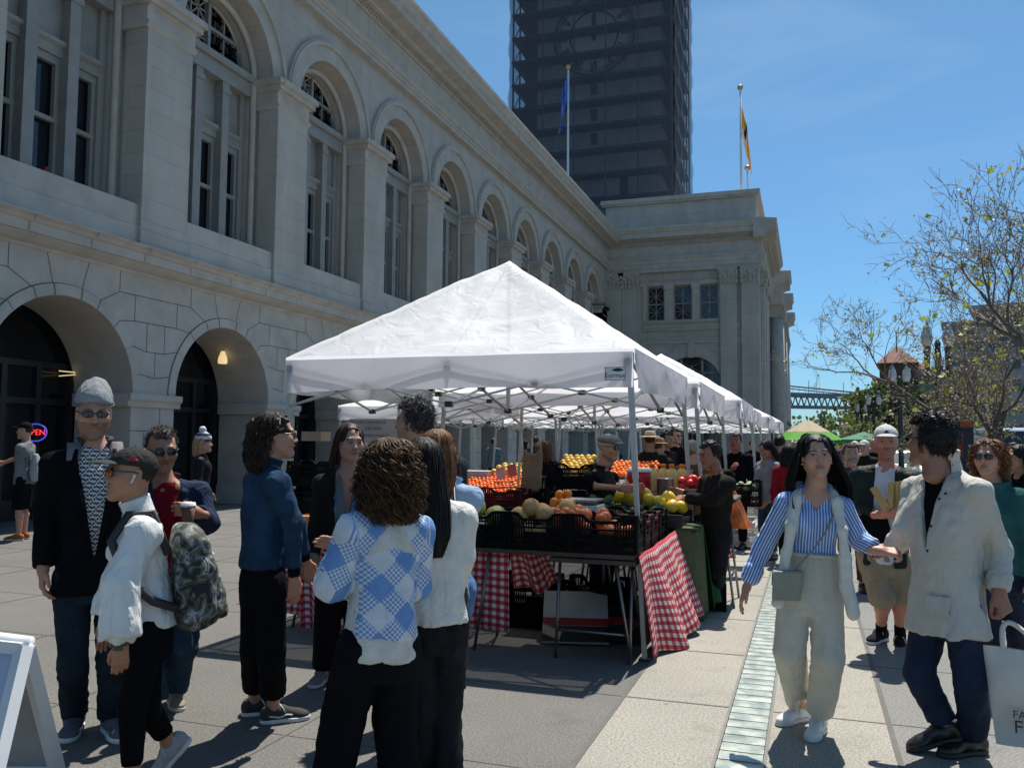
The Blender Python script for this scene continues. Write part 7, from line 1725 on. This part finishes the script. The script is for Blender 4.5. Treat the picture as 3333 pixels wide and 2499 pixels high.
for lo,hi in (((x0,y0,z0),(x1,y0+.004,z1)),((x0,y1-.004,z0),(x1,y1,z1)),((x0,y0+.004,z0),(x0+.004,y1-.004,z1)),((x1-.004,y0+.004,z0),(x1,y1-.004,z1)),((x0+.004,y0+.004,z0),(x1-.004,y1-.004,z0+.005))): b.box(lo,hi)
for a_,c_ in (((x0,y0),(x1,y0)),((x1,y0),(x1,y1)),((x0,y0),(x0,y1)),((x0,y1),(x1,y1))): b.bar((*a_,z1),(*c_,z1),.018,.014)
tag(b.build('plastic_bin',clear),'clear plastic bin of juice jugs beside the red cooler','bin')
for i,(dx,dy,l) in enumerate(((-.15,-.04,'leftmost'),(-.04,.04,'second'),(.06,-.03,'third'),(.16,.05,'rightmost'))):
    q=V3(jc[0]+dx,jc[1]+dy,jc[2]+.01); th=thing('juice_jug','yellow juice jug with an orange cap, %s in the clear bin'%l,'jug',tuple(q),0,'juice jugs'); b=MB(); b.lathe([(.055,0),(.06,.01),(.06,.17),(.05,.21),(.025,.245),(.022,.255)],q,16); b.build('bottle',mat('juice',(.80,.52,.05),.3,.05,5),th); b=MB(); b.lathe([(.030,.252),(.031,.285),(.02,.29),(.001,.29)],q,14); b.build('bottle_cap',mat('cap_orange',(.75,.16,.02),.4),th)
q=at(1437,1068,8.9); b=MB(); b.lathe([(.085,0),(.088,.005),(.088,.16),(.092,.165),(.090,.17),(.082,.165),(.080,.02),(.001,.02)],q,22); tag(b.build('steel_pot',mat('pot_steel',(.42,.42,.42),.3,.1,5,0,1,.9)),'brushed steel pot in front of the juice jugs','pot')
q=at(1492,1050,9.0); b=MB()
for i in range(22): b.ball(q+V3(rgF.uniform(-.11,.11),rgF.uniform(-.06,.06),rgF.uniform(-.05,.08)),.042,10,7)
o=b.build('net_bag',mat('net_red',(.75,.04,.03),.35,.2,30,.5,80)); tag(o,'red net bag full of oranges beside the tent pole','bag')
table('table under the red net bag',q[0]-.35,q[0]+.3,q[1]-.3,q[1]+.4,q[2]-.09)
# bags and crates at the right rear
q=at(1600,1140,10.6); b=MB(); G=[]
for j in range(12):
    v=j/11; row=[]
    for i in range(20):
        t=i/20*2*PI; r=(.13*(1-v)**.6+.02)*(1+.10*math.sin(t*5+v*3)); row.append((q[0]-.16*v-.02+r*math.cos(t),q[1]+r*.8*math.sin(t),q[2]+.60*v))
    G.append(row)
b.grid(G,closed=True,smooth=True); bagm=creases(mat('bag_orange',(.68,.15,.02),.35,.5,7,0,1,0,.5),.8,12); tag(b.build('carrier_bag',bagm),'bright orange printed carrier bag hanging behind the hooded stallholder','bag')
cr('white','white crate of fruit on the pavement beyond the hooded stallholder',1603,1176,13.4,sc=(1.05,1,.95)); cr('white','white crate stacked above the one on the pavement',1592,1148,13.6,sc=(1.0,1,.6)); cr('white','white crate far behind beneath the grey sweatshirt woman',1640,1112,15.5)
cr('black','black crate of green vegetables beside the tent poles',1606,1092,11.6,sc=(.9,1,1.3))
q=at(1606,1048,11.6)
for i in range(9): fruit('lettuce',(q[0]-.2+.4*rgF.random(),q[1]-.08+.2*rgF.random(),q[2]-.03+.05*rgF.random()),'pale green lettuce head in the tall black crate','lettuces in the black crate',.8)
q=at(1520,1298,8.9); crate('black','black crate of fruit on the ground under the green cloth',q[0],8.75,.0,.1)
bank('orange','orange in the crate under the green cloth','oranges under the green cloth',q[0]-.2,q[0]+.2,8.65,8.85,.18,.2)
# stacked crates at the left
for i,(u,l) in enumerate(((678,'bottom'),(678,'second'),(680,'third'),(676,'fourth'),(680,'topmost'))):
    q=at(u,1090,9.2); crate('black','black crate in the tall stack left of the dark-coated woman, %s of five'%l,q[0],q[1],.02+.275*i,.05*(i%2),(1,1,1),'stacked black crates at the left')
q=at(718,1090,9.6)
for i in range(3): crate('black','black crate in the shorter stack behind the dark-coated woman, %s of three'%('bottom','middle','top')[i],q[0]+.15,q[1]+.2,.02+.275*i,-.05,(1,1,1),'stacked black crates at the left')
q=at(652,1095,8.6); b=MB(); b.box((q[0]-.1,q[1],.6),(q[0]+.25,q[1]+.3,.85)); tag(b.build('orange_bin',mat('bin_orange',(.6,.18,.02),.5)),'orange bin edge behind the woman in the denim jacket','bin')
q=at(672,942,9.2); b=MB(); b.box((q[0]-.12,q[1],q[2]-.05),(q[0]+.12,q[1]+.2,q[2]+.05)); tag(b.build('cardboard_box',mat('cardboard',(.33,.24,.16),.8,.1,5)),'small brown cardboard box on the stack of black crates','box')
# hanging sign
q=at(812,921,14.0); A=frame(q,unit((math.cos(.15),math.sin(.15),0)),(0,0,1),unit((math.sin(.15),-math.cos(.15),0)))
th=thing('banner','cream banner reading certified California grown under the left rear tent','banner',tuple(q)); b=MB(); b.box((-.46,-.26,-.004),(.42,.125,.0),M=A); b.build('sheet',mat('banner_cream',(.42,.36,.31),.8,.1,5),th)
bt=mat('banner_ink',(.05,.03,.025),.8)
text('lettering','CERTIFIED CALIFORNIA',.062,bt,A@Matrix.Translation((-.16,.065,.002)),th,.0005); text('lettering','GROWN',.072,bt,A@Matrix.Translation((-.05,-.035,.002)),th,.0005); text('lettering',"FARMERS MARKET",.062,bt,A@Matrix.Translation((-.03,-.15,.002)),th,.0005)
# boards under the table
for i,(p0,p1,p2,l) in enumerate((((1235,1300,7.0),(1290,1290,7.1),(1365,1395,6.55),'white and red sign board lying tilted under the stall table'),((1300,1285,7.15),(1330,1283,7.2),(1395,1375,6.7),'dark sign board leaning behind the tilted white board'))):
    a_,c_,d_=gnd(p0[0],1420),gnd(p1[0],1400),0
    b=MB(); x=-1.75+.22*i; M_=Matrix.Translation((x,6.72+.12*i,.02))@Matrix.Rotation(.25,4,'Z')@Matrix.Rotation(.62,4,'X')
    b.box((-.28,0,0),(.25,.55,.02),M=M_,mi=0 if i==0 else 2); b.box((-.28,.17,.0205),(.25,.25,.022),M=M_,mi=1); b.box((-.28,.0,.0205),(.25,.165,.022),M=M_,mi=2)
    tag(b.build('sign_board',[mat('board_white',(.45,.45,.44),.6),mat('board_red',(.30,.02,.025),.6),mat('board_black',(.015,.015,.016),.6)]),l,'board')
for i in range(2):
    crate('black','black crate in the shadow under the front table, %s of two'%('left','right')[i],-2.35+.6*i,7.35,.01,0,(1,1,1.6))
# folding A-frame sign, bottom left corner
th=thing('sign_stand','white plastic A-frame pavement sign cut off by the left edge','sign',(-3.3,2.85,0))
wp=mat('plastic_white',(.66,.67,.68),.4,.05,5)
def up(u,v,D): return at(u,v,D)
D0=3.35
b=MB()
tL,tR=up(-60,1376,D0),up(66,1392,D0)
def panel(a,b_,c_,d_,nm,m,th_=.03):
    bb=MB(); n=unit(np.cross(np.array(b_)-a,np.array(d_)-a)); bb.poly([a,b_,c_,d_],n*th_); return bb.build(nm,m,th,bevel=.006)
r0,r1=up(56,1398,D0+.02),up(128,1680,D0+.42); l0,l1=up(-70,1380,D0+.02),up(0,1680,D0+.42)
def rail(a,c,w_=.045): b.bar(a,c,w_,.05,(0,1,0))
b=MB(); rail(r0,r1); rail(l0,l1); rail(r0+(r1-r0)*.93,l0+(l1-l0)*.93); rail(r0,l0); b.build('frame',wp,th)
panel(l0,r0,r1,l1,'rear_board',mat('board_back',(.34,.35,.37),.5),.012)
b=MB(); r2=up(-20,1700,D0-.30); f0=up(52,1398,D0-.02); rail(f0,r2); rail(up(-80,1384,D0-.02),up(-150,1700,D0-.30)); rail(f0,up(-80,1384,D0-.02)); b.build('frame',wp,th)
panel(up(-80,1384,D0-.02),f0,r2,up(-150,1700,D0-.30),'front_board',mat('board_blue_white',(.45,.48,.56),.5),.012)
b=MB(); b.tube([tL,tR],.032,10); b.ball(up(58,1400,D0),.026,10,8); b.build('hinge',wp,th)
# neon sign and lamp inside the arches
q=atx(76,934,-12.75); A=frame(q,unit(_R*[1,1,0]),(0,0,1),unit(-_F*[1,1,0]))
th=thing('neon_sign','red neon open sign in a blue oval ring inside the left arch','sign',tuple(q)); b=MB(); b.tube([A@Vector((.20*math.cos(t),.15*math.sin(t),0)) for t in np.linspace(0,2*PI,33)],.012,6,cap=False); b.build('ring',emis('neon_blue',(.10,.10,.9),.45),th)
text('lettering','OPEN',.14,emis('neon_red',(1,.03,.04),1.1),A@Matrix.Translation((0,0,.01)),th,.004)
q=atx(481,777,-13.9); th=thing('pendant_lamp','lit brass pendant lamp hanging inside the second arch','lamp',tuple(q)); b=MB(); b.lathe([(.02,.22),(.05,.20),(.11,.05),(.12,-.05),(.11,-.10)],q,14); b.build('shade',emis('lamp_glow',(1,.72,.35),.55),th); b=MB(); b.tube([q+V3(0,0,.2),q+V3(0,0,.9)],.012,6); b.build('rod',darkm,th)
for u0,v0,u1,v1,D_,l in ((128,801,178,806,0,'upper'),(128,812,178,808,0,'lower')):
    b=MB(); a_,c_=atx(u0,v0,-14.45),atx(u1,v1,-14.45); b.bar(a_,c_,.03,.02); tag(b.build('tube_light',emis('tube_warm',(1,.8,.4),.45)),'warm strip light behind the left arch glass, %s of two'%l,'light')
# small ornament on the window sill, first floor
q=atx(100,388,-14.1); b=MB()
for dx,dy,r,c in ((0,0,.17,(.45,.03,.04)),(.0,.17,.12,(.6,.36,.05)),(.0,-.02,.15,(.05,.09,.25)),(.03,.2,.09,(.5,.5,.5)),(.04,.12,.10,(.03,.20,.10))): b.ball(q+V3(.05,dy-.05,dx*3+r*.6+(.15 if c[0]>.5 else 0)),r,12,8,col=c)
tag(b.build('ornament',mat('ornament_paint',(1,1,1),.5,.05,4,vc=True)),'small colourful figure behind the left upper window','ornament')
# ================================================================= trees, lamps, street and skyline
bark=mat('bark',(.115,.095,.08),.9,.35,7,.6,25); twig=mat('twig',(.16,.125,.105),.85,.25,5)
def leafmat(n,c,tr=.45):
    m=cloth_thin(n,tr,c,.5,.35); return m
lf_y=leafmat('leaf_spring',(.30,.36,.045)); lf_p=leafmat('leaf_pale',(.34,.31,.20)); lf_g=leafmat('leaf_green',(.10,.13,.035)); lf_d=leafmat('leaf_dark',(.045,.07,.025))
def leaves(b,P,s0,rg,mi=0):
    n=len(P)
    if n==0: return
    a=rg.normal(size=(n,3));a/=np.linalg.norm(a,axis=1)[:,None]; c=np.cross(a,rg.normal(size=(n,3)));c/=np.linalg.norm(c,axis=1)[:,None]; s_=(s0*rg.uniform(.55,1.25,n))[:,None]
    V=np.stack([P,P+a*s_*.5+c*s_*.42,P+a*s_,P+a*s_*.5-c*s_*.42],1).reshape(-1,3); F=np.arange(n*4).reshape(n,4); b.add(V,F,mi=mi)
def tree(label,base,H,seed,spread=.55,r0=.16,lean=(0,0),levels=5,first=.28,leaf=((0,.06,.5),),nb=(3,4),droop=0.,mats=None,group='bare spring trees',bias=None,cat='tree',curve=.22,lenf=(.62,.80),forks=None,name='plane_tree'):
    rg=np.random.RandomState(seed); th=thing(name,label,cat,tuple(base)); 
    if group: th['group']=group
    T=MB();Bq=MB();L=MB(); tips=[]
    def br(p,d,ln,r,lv):
        n=5 if lv<levels-1 else 4; P=[p];q=p.copy();dd=d.copy()
        for i in range(n):
            dd=dd+rg.normal(0,curve*(.5 if lv==0 else 1),3)*.5+V3(0,0,(.05 if lv<2 else .04)-droop*lv*.02)
            if bias is not None and lv<3: dd=dd+np.array(bias)*.10
            dd=unit(dd); q=q+dd*ln/n; P.append(q.copy())
        rr=np.linspace(r,r*.62,n+1); mb=T if lv==0 else Bq; mb.tube(P,rr,8 if lv<2 else (5 if lv<3 else 3),cap=False,mi=0 if lv<2 else 1)
        if lv>=levels-2: tips.extend([(P[k],lv) for k in range(1,n+1)])
        if lv<levels:
            k=rg.randint(nb[0],nb[1]+1)+(1 if lv in(1,2) else 0)
            for i in range(k):
                t=1. if i==0 else rg.uniform(.35,1.0); j=min(int(t*n),n-1); o=P[j]+(P[j+1]-P[j])*(t*n-j)
                ax=unit(np.cross(dd,rg.normal(size=3))); an=rg.uniform(.30,1.0)*spread*1.5*(.45 if i==0 else 1); nd_=unit(dd*math.cos(an)+ax*math.sin(an)); br(o,nd_,ln*rg.uniform(*lenf)*(1 if i==0 else .85),max(r*.62*rg.uniform(.55,.85),.0055),lv+1)
    for d0,hh in (forks or [((lean[0],lean[1],1),1.)]): br(np.array(base,float),unit(d0),H*first*hh,r0*(1 if not forks else .85),0)
    T.build('trunk',[bark,twig],th); Bq.build('branches',[bark,twig],th)
    tp=np.array([p for p,l in tips])
    for mi,sz,fr in leaf:
        k=int(len(tp)*fr); P=tp[rg.randint(0,len(tp),k)]+rg.normal(0,.05*H/8,(k,3)); leaves(L,P,sz,rg,mi)
    if L.n: L.build('leaves',mats or [lf_p,lf_y],th)
    return th
# big plane tree at the right edge, two leaning trunks
bq=gnd(2068,1010); D_=19.5
b0=at(2105,1000,D_); b0[2]=0
tree('large nearly bare plane tree with crooked limbs reaching from the right edge',b0,9.0,21,.60,.12,levels=6,first=.29,leaf=((0,.06,.20),(1,.15,.012)),nb=(2,4),forks=[((.42,0,1),.9),((-.22,.1,1),.9),((.16,.2,1),1.0)],bias=(-.12,-.2,-.06),curve=.46)
b0=at(2265,1000,15.5); b0[2]=0
tree('plane tree trunk leaning in from beyond the right edge with sparse buds',b0,9.6,17,.60,.12,levels=6,first=.33,leaf=((0,.06,.22),(1,.14,.012)),nb=(2,4),bias=(-.22,.1,.0),curve=.42)
for u,D_,H,sd,l in ((1838,62,5.2,3,'bare grey-brown tree behind the green canopy tent'),(1800,75,4.9,4,'hazy bare tree furthest left of the row of trees'),(1890,70,5.6,6,'bare tree in front of the brick tower building'),(1985,46,7.0,7,'yellow-green budding tree behind the tall street lamp'),(2100,36,7.6,8,'budding tree in front of the grey office block'),(2180,30,7.6,9,'dense budding tree behind the parked van'),(2035,60,8,12,'tall bare tree behind the blue mural'),(1960,90,6.5,14,'bare tree beside the palms')):
    b0=at(u,960,D_); b0[2]=0; tree(l,b0,H,sd,.7,.12,levels=5,first=.26,leaf=((0,.07 if D_<50 else .10,.25),(1,.12,.035)),nb=(3,4) if D_<50 else (2,4),curve=.36)
# palms and shrubs
def shrub(label,u,v,D_,rx,rz,m,n,sz,seed,name='bush',cat='bush'):
    rg=np.random.RandomState(seed); c=at(u,v,D_); c[2]=max(0,c[2]-rz); th=thing(name,label,cat,(c[0],c[1],0)); b=MB(); q=rg.normal(size=(n,3));q/=np.linalg.norm(q,axis=1)[:,None]; q*=rg.uniform(.45,1.05,(n,1))*(1+.35*np.sign(vn(q,2.2,seed))*np.abs(vn(q,2.2,seed)))[:,None]
    leaves(b,c+V3(0,0,rz)+q*V3(rx,rx,rz),sz,rg); b.build('foliage',m,th); b=MB(); b.tube([(c[0],c[1],0),c+V3(.1,0,rz)],.12,6); b.build('stem',bark,th)
shrub('yellow-green leafy bush mass under the brick tower',1900,885,78,3.2,2.4,lf_g,2600,.5,1); shrub('dark evergreen bush right of the yellow-green one',1945,890,74,3.0,2.2,lf_d,2200,.5,2); shrub('low olive bush at the foot of the far trees',1825,935,66,4,1.6,lf_g,1500,.4,3)
rg=np.random.RandomState(3)
for i,(u,v,l) in enumerate(((1912,868,'left-hand palm under the brick tower'),(1935,872,'right-hand palm beside the dark bush'))):
    c=at(u,v,76); th=thing('palm_tree',l,'palm',(c[0],c[1],0)); b=MB(); b.tube([(c[0],c[1],0),c],.25,8); b.build('trunk',bark,th); b=MB()
    for k in range(34):
        a=k*2.4; el=rg.uniform(-.3,1.2); d=V3(math.cos(a)*math.cos(el),math.sin(a)*math.cos(el),math.sin(el)); P=[c+d*t*2.3+V3(0,0,-1.2*t*t) for t in np.linspace(0,1,6)]; x=unit(np.cross(d,(0,0,1))); b.grid([[p_-x*.25*math.sin(PI*min(1,.15+t)) for p_,t in zip(P,np.linspace(0,1,6))],[p_+V3(0,0,.1) for p_ in P],[p_+x*.25*math.sin(PI*min(1,.15+t)) for p_,t in zip(P,np.linspace(0,1,6))]])
    b.build('fronds',lf_g,th)
def fac(u):   # sideways axis facing the viewer at that bearing
    q=ray(u,960); q=unit([q[0],q[1],0]); return V3(q[1],-q[0],0)
# street lamps with two lanterns
lampm=mat('lamp_green_black',(.012,.020,.020),.45,.15,5); lglass=mat('lamp_glass',(.55,.56,.54),.3,.08,4,coat=.4)
def lamp(label,u,D_,v_top,w_):
    c=at(u,v_top,D_); zt=c[2]; x,y=c[0],c[1]; k=w_; th=thing('street_lamp',label,'street lamp',(x,y,0),0,'two-lantern street lamps'); r=unit(_R*[1,1,0])
    b=MB(); b.lathe([(.20,0),(.20,.3),(.14,.5),(.10,1.0),(.085,zt-.6),(.10,zt-.5),(.07,zt-.2),(.09,zt-.1),(.02,zt+.05)],(x,y,0),12); b.build('pole',lampm,th)
    for e in (-1,1):
        o=V3(x,y,0)+r*e*k*.5
        b=MB(); b.tube([V3(x,y,zt-1.05),V3(x,y,zt-1.0)+r*e*k*.25,o+V3(0,0,zt-1.0)],.05,6); b.lathe([(.02,-1.25),(.04,-1.1),(.07,-.8),(.08,-.40),(.11,-.24),(.10,-.18)],o+V3(0,0,zt),10); a=b.build('arm',lampm,th)
        b=MB(); b.lathe([(.10,-.18),(.155,.0),(.16,.08),(.125,.26),(.08,.33)],o+V3(0,0,zt),12); b.build('lantern',lglass,th)
        b=MB(); b.lathe([(.161,.07),(.166,.08),(.161,.09)],o+V3(0,0,zt),12); b.lathe([(.085,.32),(.10,.35),(.05,.42),(.02,.45),(.012,.58),(.0,.62)],o+V3(0,0,zt),10); b.build('lantern_cap',mat('lamp_silver',(.4,.41,.4),.35,.1,3,0,1,.7),th)
lamp('large two-lantern street lamp half hidden in the plane tree branches',2025,24,735,.60); lamp('two-lantern street lamp in front of the brick tower',1943,34,815,.56); lamp('two-lantern street lamp left of the brick tower',1887,55,868,.66); lamp('smaller two-lantern street lamp further back left',1861,64,885,.62)
c=at(1771,893,110); b=MB(); b.lathe([(.12,0),(.10,c[2]-.6),(.35,c[2]-.5),(.3,c[2])],(c[0],c[1],0),8); tag(b.build('light_mast',mat('mast_grey',(.10,.12,.13),.6)),'lone slim light mast against the sky under the bridge','light mast')
# information pylon
c=at(2083,963,20); th=thing('info_pylon','dark blue information pylon with an orange head beyond the jacketed man','sign',(c[0],c[1],0)); r=fac(2083); M_=frame((c[0],c[1],0),r,(-r[1],r[0],0),(0,0,1))
b=MB(); b.box((-.17,-.06,0),(.20,.06,at(2083,922,20)[2]),M=M_); b.build('panel',mat('pylon_navy',(.018,.03,.055),.5),th); b=MB(); b.box((-.19,-.065,at(2083,922,20)[2]),(.19,.065,at(2083,908,20)[2]),M=M_); b.build('head',mat('pylon_orange',(.55,.10,.015),.5),th)
b=MB(); b.box((-.19,-.07,1.35),(-.02,-.061,1.95),M=M_); b.build('poster',mat('poster_red',(.30,.06,.03),.6,.5,9),th)
for i in range(6):
    b=MB(); b.box((.09,-.064,1.0+.12*i),(.13,-.0605,1.05+.12*i),M=M_); b.build('icon',whitep,th)
# brick tower building
c=at(1940,960,170); bx0=c[0]; by0=c[1]; r=fac(1940); M_=frame((bx0,by0,0),r,(-r[1],r[0],0),(0,0,1)); k=170*PXS/FPX
brick=ashlar('brick_brown',(.085,.052,.042),.6,.3,.03,.7)
th=thing('brick_building','brown brick building with a red hipped tower roof and thin spire','building',(bx0,by0,0)); 
def zv(v): return at(1940,v,170)[2]
def bxm(b,u0,u1,v0,v1,d0,d1,**q): b.box(((u0-1940)*k,d0,zv(v1) if v1 else 0),((u1-1940)*k,d1,zv(v0)),M=M_,**q)
b=MB(); bxm(b,1906,1978,783,None,0,12); bxm(b,1895,2010,830,None,-1.5,14); bxm(b,1975,2004,800,None,1,12); b.build('wall',brick,th)
b=MB(); zc=zv(750); z0=zv(783); x0,x1=(1901-1940)*k,(1985-1940)*k
V=[(x0,-1,z0),(x1,-1,z0),(x1,13,z0),(x0,13,z0),((1941-1940)*k,5,zc+1)]; b.add(V,[(0,1,4),(1,2,4),(2,3,4),(3,0,4),(3,2,1,0)]); b.v=[v@np.array(M_)[:3,:3].T+np.array(M_)[:3,3] for v in b.v]; b.build('roof',mat('roof_tile_red',(.20,.085,.06),.85,.25,.8),th)
b=MB(); b.tube([M_@Vector((.1,5,zc)),M_@Vector((.1,5,zv(706)))],.12,6); b.build('spire',mat('mast_grey',(.10,.12,.13)),th)
b=MB(); b.add([M_@Vector(v) for v in (((1975-1940)*k,.5,zv(800)),((2006-1940)*k,.5,zv(800)),((2006-1940)*k,12,zv(800)),((1975-1940)*k,12,zv(800)),((1976-1940)*k,6,zv(778)),((1992-1940)*k,6,zv(778)))],[(0,1,5,4),(1,2,5),(2,3,4,5),(3,0,4)]); b.add([M_@Vector(v) for v in (((1892-1940)*k,-2,zv(830)),((1910-1940)*k,-2,zv(830)),((1910-1940)*k,3,zv(815)),((1892-1940)*k,3,zv(815)))],[(0,1,2,3)]); b.build('roof',mat('roof_tile_red',(.20,.085,.06)),th)
for i in range(7):
    for j in range(3):
        b=MB(); u=1900+i*11.5; v=842+j*26; b.box(((u-1940)*k,-1.56,zv(v+15)),((u+5-1940)*k,-1.5,zv(v)),M=M_); b.build('window',mat('window_dark',(.02,.02,.024),.3),th)
# office blocks and mural
def block(label,u0,u1,v,D_,dep,m,rows,cols,name='office_block',win=True,turn=0.):
    c=at((u0+u1)/2,960,D_); r=fac((u0+u1)/2); r=V3(r[0]*math.cos(turn)-r[1]*math.sin(turn),r[0]*math.sin(turn)+r[1]*math.cos(turn),0); M_=frame((c[0],c[1],0),r,(-r[1],r[0],0),(0,0,1)); W_=(u1-u0)*D_*PXS/FPX; Hh=at((u0+u1)/2,v,D_)[2]
    th=thing(name,label,'building',(c[0],c[1],0)); b=MB(); b.box((-W_/2,0,0),(W_/2,dep,Hh),M=M_); b.box((-W_/2-.4,-.4,Hh),(W_/2+.4,dep,Hh+.6),M=M_); b.build('wall',m,th)
    gm=mat('office_glass',(.03,.04,.05),.12,.3,2,0,1,0,.7)
    if win:
        for i in range(rows):
            for j in range(cols):
                b=MB(); w_=W_/cols; z=Hh/rows*(i+.25); b.box((-W_/2+w_*(j+.14),-.06,z),(-W_/2+w_*(j+.86),-.01,z+Hh/rows*.5),M=M_); b.build('window',gm,th)
    return M_,W_,Hh,th
conc=mat('concrete_grey',(.27,.27,.265),.85,.12,.5); conc2=mat('concrete_pale',(.36,.355,.34),.85,.12,.5)
block('pale office block with rows of windows at the right edge behind the trees',2125,2330,662,90,7,conc2,7,9); block('grey office block behind the pale one and the bare branches',2050,2120,700,130,6,conc,9,6); block('low grey building between the brick tower and the office blocks',1990,2062,806,120,6,mat('concrete_dark',(.13,.13,.135),.85,.15,.5),4,5)
M_,W_,Hh,th=block('building with a blue and green mural behind the branches',2030,2078,808,100,3,mat('mural_wall',(.10,.12,.2),.8),1,1,'mural_building',False)
b=MB()
for u0,u1,v0,v1,c in ((.0,.45,.0,.3,(.03,.10,.34)),(.45,1,.0,.25,(.06,.05,.14)),(.0,.5,.32,.52,(.06,.24,.26)),(.55,1,.28,.5,(.08,.06,.16)),(.1,.5,.55,.62,(.35,.38,.4))): b.box((-W_/2+W_*u0,-.1,Hh*(1-v1)),(-W_/2+W_*u1,-.03,Hh*(1-v0)),M=M_,col=c)
b.build('mural',mat('mural_paint',(1,1,1),.7,.35,1.2,vc=True),th)
# vehicles
def car(label,u,D_,v_roof,L_,m,yaw_,van=False):
    c=at(u,960,D_); zr=max(1.35,at(u,v_roof,D_)[2]); th=thing('parked_van' if van else 'parked_car',label,'van' if van else 'car',(c[0],c[1],0),yaw_); M_=Matrix.Translation((c[0],c[1],0))@Matrix.Rotation(yaw_,4,'Z'); w_=.95 if van else .88
    pr=[(-L_/2,.35),(-L_/2,.8),(-L_/2+.1,zr*.56),(-L_/2+(.25 if van else .5),zr*.62),(-L_/2+(.6 if van else 1.25),zr-.05),(-L_/2+(.9 if van else 1.6),zr),(L_/2-(.3 if van else 1.1),zr),(L_/2-(.08 if van else .35),zr*.66),(L_/2,zr*.6),(L_/2,.35)]
    b=MB(); n=len(pr); V=[(x,-w_+(.12 if z>zr*.7 else 0),z) for x,z in pr]+[(x,w_-(.12 if z>zr*.7 else 0),z) for x,z in pr]; b.add(V,[tuple(range(n))[::-1],tuple(range(n,2*n))]+[(i,(i+1)%n,n+(i+1)%n,n+i) for i in range(n)]); b.v=[v@np.array(M_)[:3,:3].T+np.array(M_)[:3,3] for v in b.v]; b.build('body',m,th,bevel=.06)
    gm=mat('car_glass',(.02,.03,.045),.06,.1,2,0,1,0,.8)
    for e in (-1,1):
        b=MB(); z0,z1=zr*.63,zr-.12; x0,x1=-L_/2+(.75 if van else 1.25),L_/2-(.35 if van else .9); yy=e*(w_-.09); b.add([M_@Vector(v) for v in ((x0-.2,e*(w_-.02),z0),(x1+.2,e*(w_-.02),z0),(x1,e*(w_-.105),z1),(x0,e*(w_-.105),z1))],[(0,1,2,3)]); b.build('window',gm,th)
    b=MB(); x0=-L_/2+(.27 if van else .55); x1=-L_/2+(.58 if van else 1.2); b.add([M_@Vector(v) for v in ((x0-.03,-w_+.1,zr*.64),(x0-.03,w_-.1,zr*.64),(x1-.03,w_-.2,zr-.1),(x1-.03,-w_+.2,zr-.1))],[(0,1,2,3)]); b.build('windscreen',gm,th)
    for e in (-1,1):
        for x in (-L_/2+.85,L_/2-.85):
            b=MB(); A=M_@Matrix.Translation((x,e*(w_-.08),.32))@Matrix.Rotation(PI/2,4,'X'); b.lathe([(.001,-.1),(.2,-.1),(.31,-.09),(.32,0),(.31,.09),(.2,.1),(.001,.1)],n=18,M=A); b.build('wheel',black_r,th)
        b=MB(); b.ball(M_@Vector((-L_/2+.02,e*(w_-.25),zr*.47)),(.1,.14,.09),8,6); b.build('headlight',lglass,th)
pw=mat('car_paint_white',(.6,.6,.6),.3,.03,3,coat=.6); pd=mat('car_paint_dark',(.02,.03,.045),.3,.05,3,coat=.6); pg=mat('car_paint_silver',(.35,.36,.37),.3,.03,3,0,1,.5,coat=.6)
ya=YAW+.2
car('pale blue-white van with dark windows parked under the trees',2175,24,926,5.2,mat('car_paint_blue',(.35,.42,.48),.3,.03,3,coat=.6),PI/2+.0,True)
car('white car parked beyond the jacketed man',2105,25,968,4.4,pw,PI/2+.1); car('dark car parked at the right edge',2200,20,985,4.4,pd,PI/2); car('silver car parked beside the street lamp',2030,30,975,4.4,pg,PI/2); car('white car near the bald man in the crowd',1965,36,972,4.4,pw,PI/2)
# suspension bridge
br=mat('bridge_steel',(.12,.15,.18),.7,.08,.01); A0=at(1560,872,900); A1=at(1990,860,900)
th=thing('suspension_bridge','double-deck steel suspension bridge crossing behind the brick tower','bridge',tuple(A0*[1,1,0])); dz=V3(0,0,1)
pxm=900*PXS/FPX
b=MB(); L_=np.linalg.norm(A1-A0); d=(A1-A0)/L_
def P_(u,v): q=at(u,v,900); return q
for dv,h in ((0,4.2),):
    b.bar(P_(1560,848),P_(1990,862),12,4.5*1.0); b.bar(P_(1560,876),P_(1990,884),12,3.2)
b.build('deck',br,th); b=MB()
n=34
for i in range(n):
    u0,u1=1560+430*i/n,1560+430*(i+1)/n; t=lambda u:(850+14*(u-1560)/430,874+9*(u-1560)/430)
    (a0,b0),(a1,b1)=t(u0),t(u1)
    b.bar(P_(u0,b0),P_((u0+u1)/2,a0),1.1); b.bar(P_((u0+u1)/2,a0),P_(u1,b1),1.1)
b.build('truss',br,th); b=MB()
cab=[P_(u,832+ (u-1690)*.10 if u>1640 else 827) for u in np.linspace(1640,1990,12)]; b.tube(cab,.9,6); b.tube([q+V3(0,14,-2) for q in cab],.7,6)
for u in range(1700,1900,13): b.bar(P_(u,832+(u-1690)*.10),P_(u,848+14*(u-1560)/430),.35)
b.build('cable',br,th)
for u in (1747,1822): 
    b=MB(); b.bar(P_(u,822 if u<1800 else 826),P_(u,850),.6); b.build('lamp_standard',br,th)
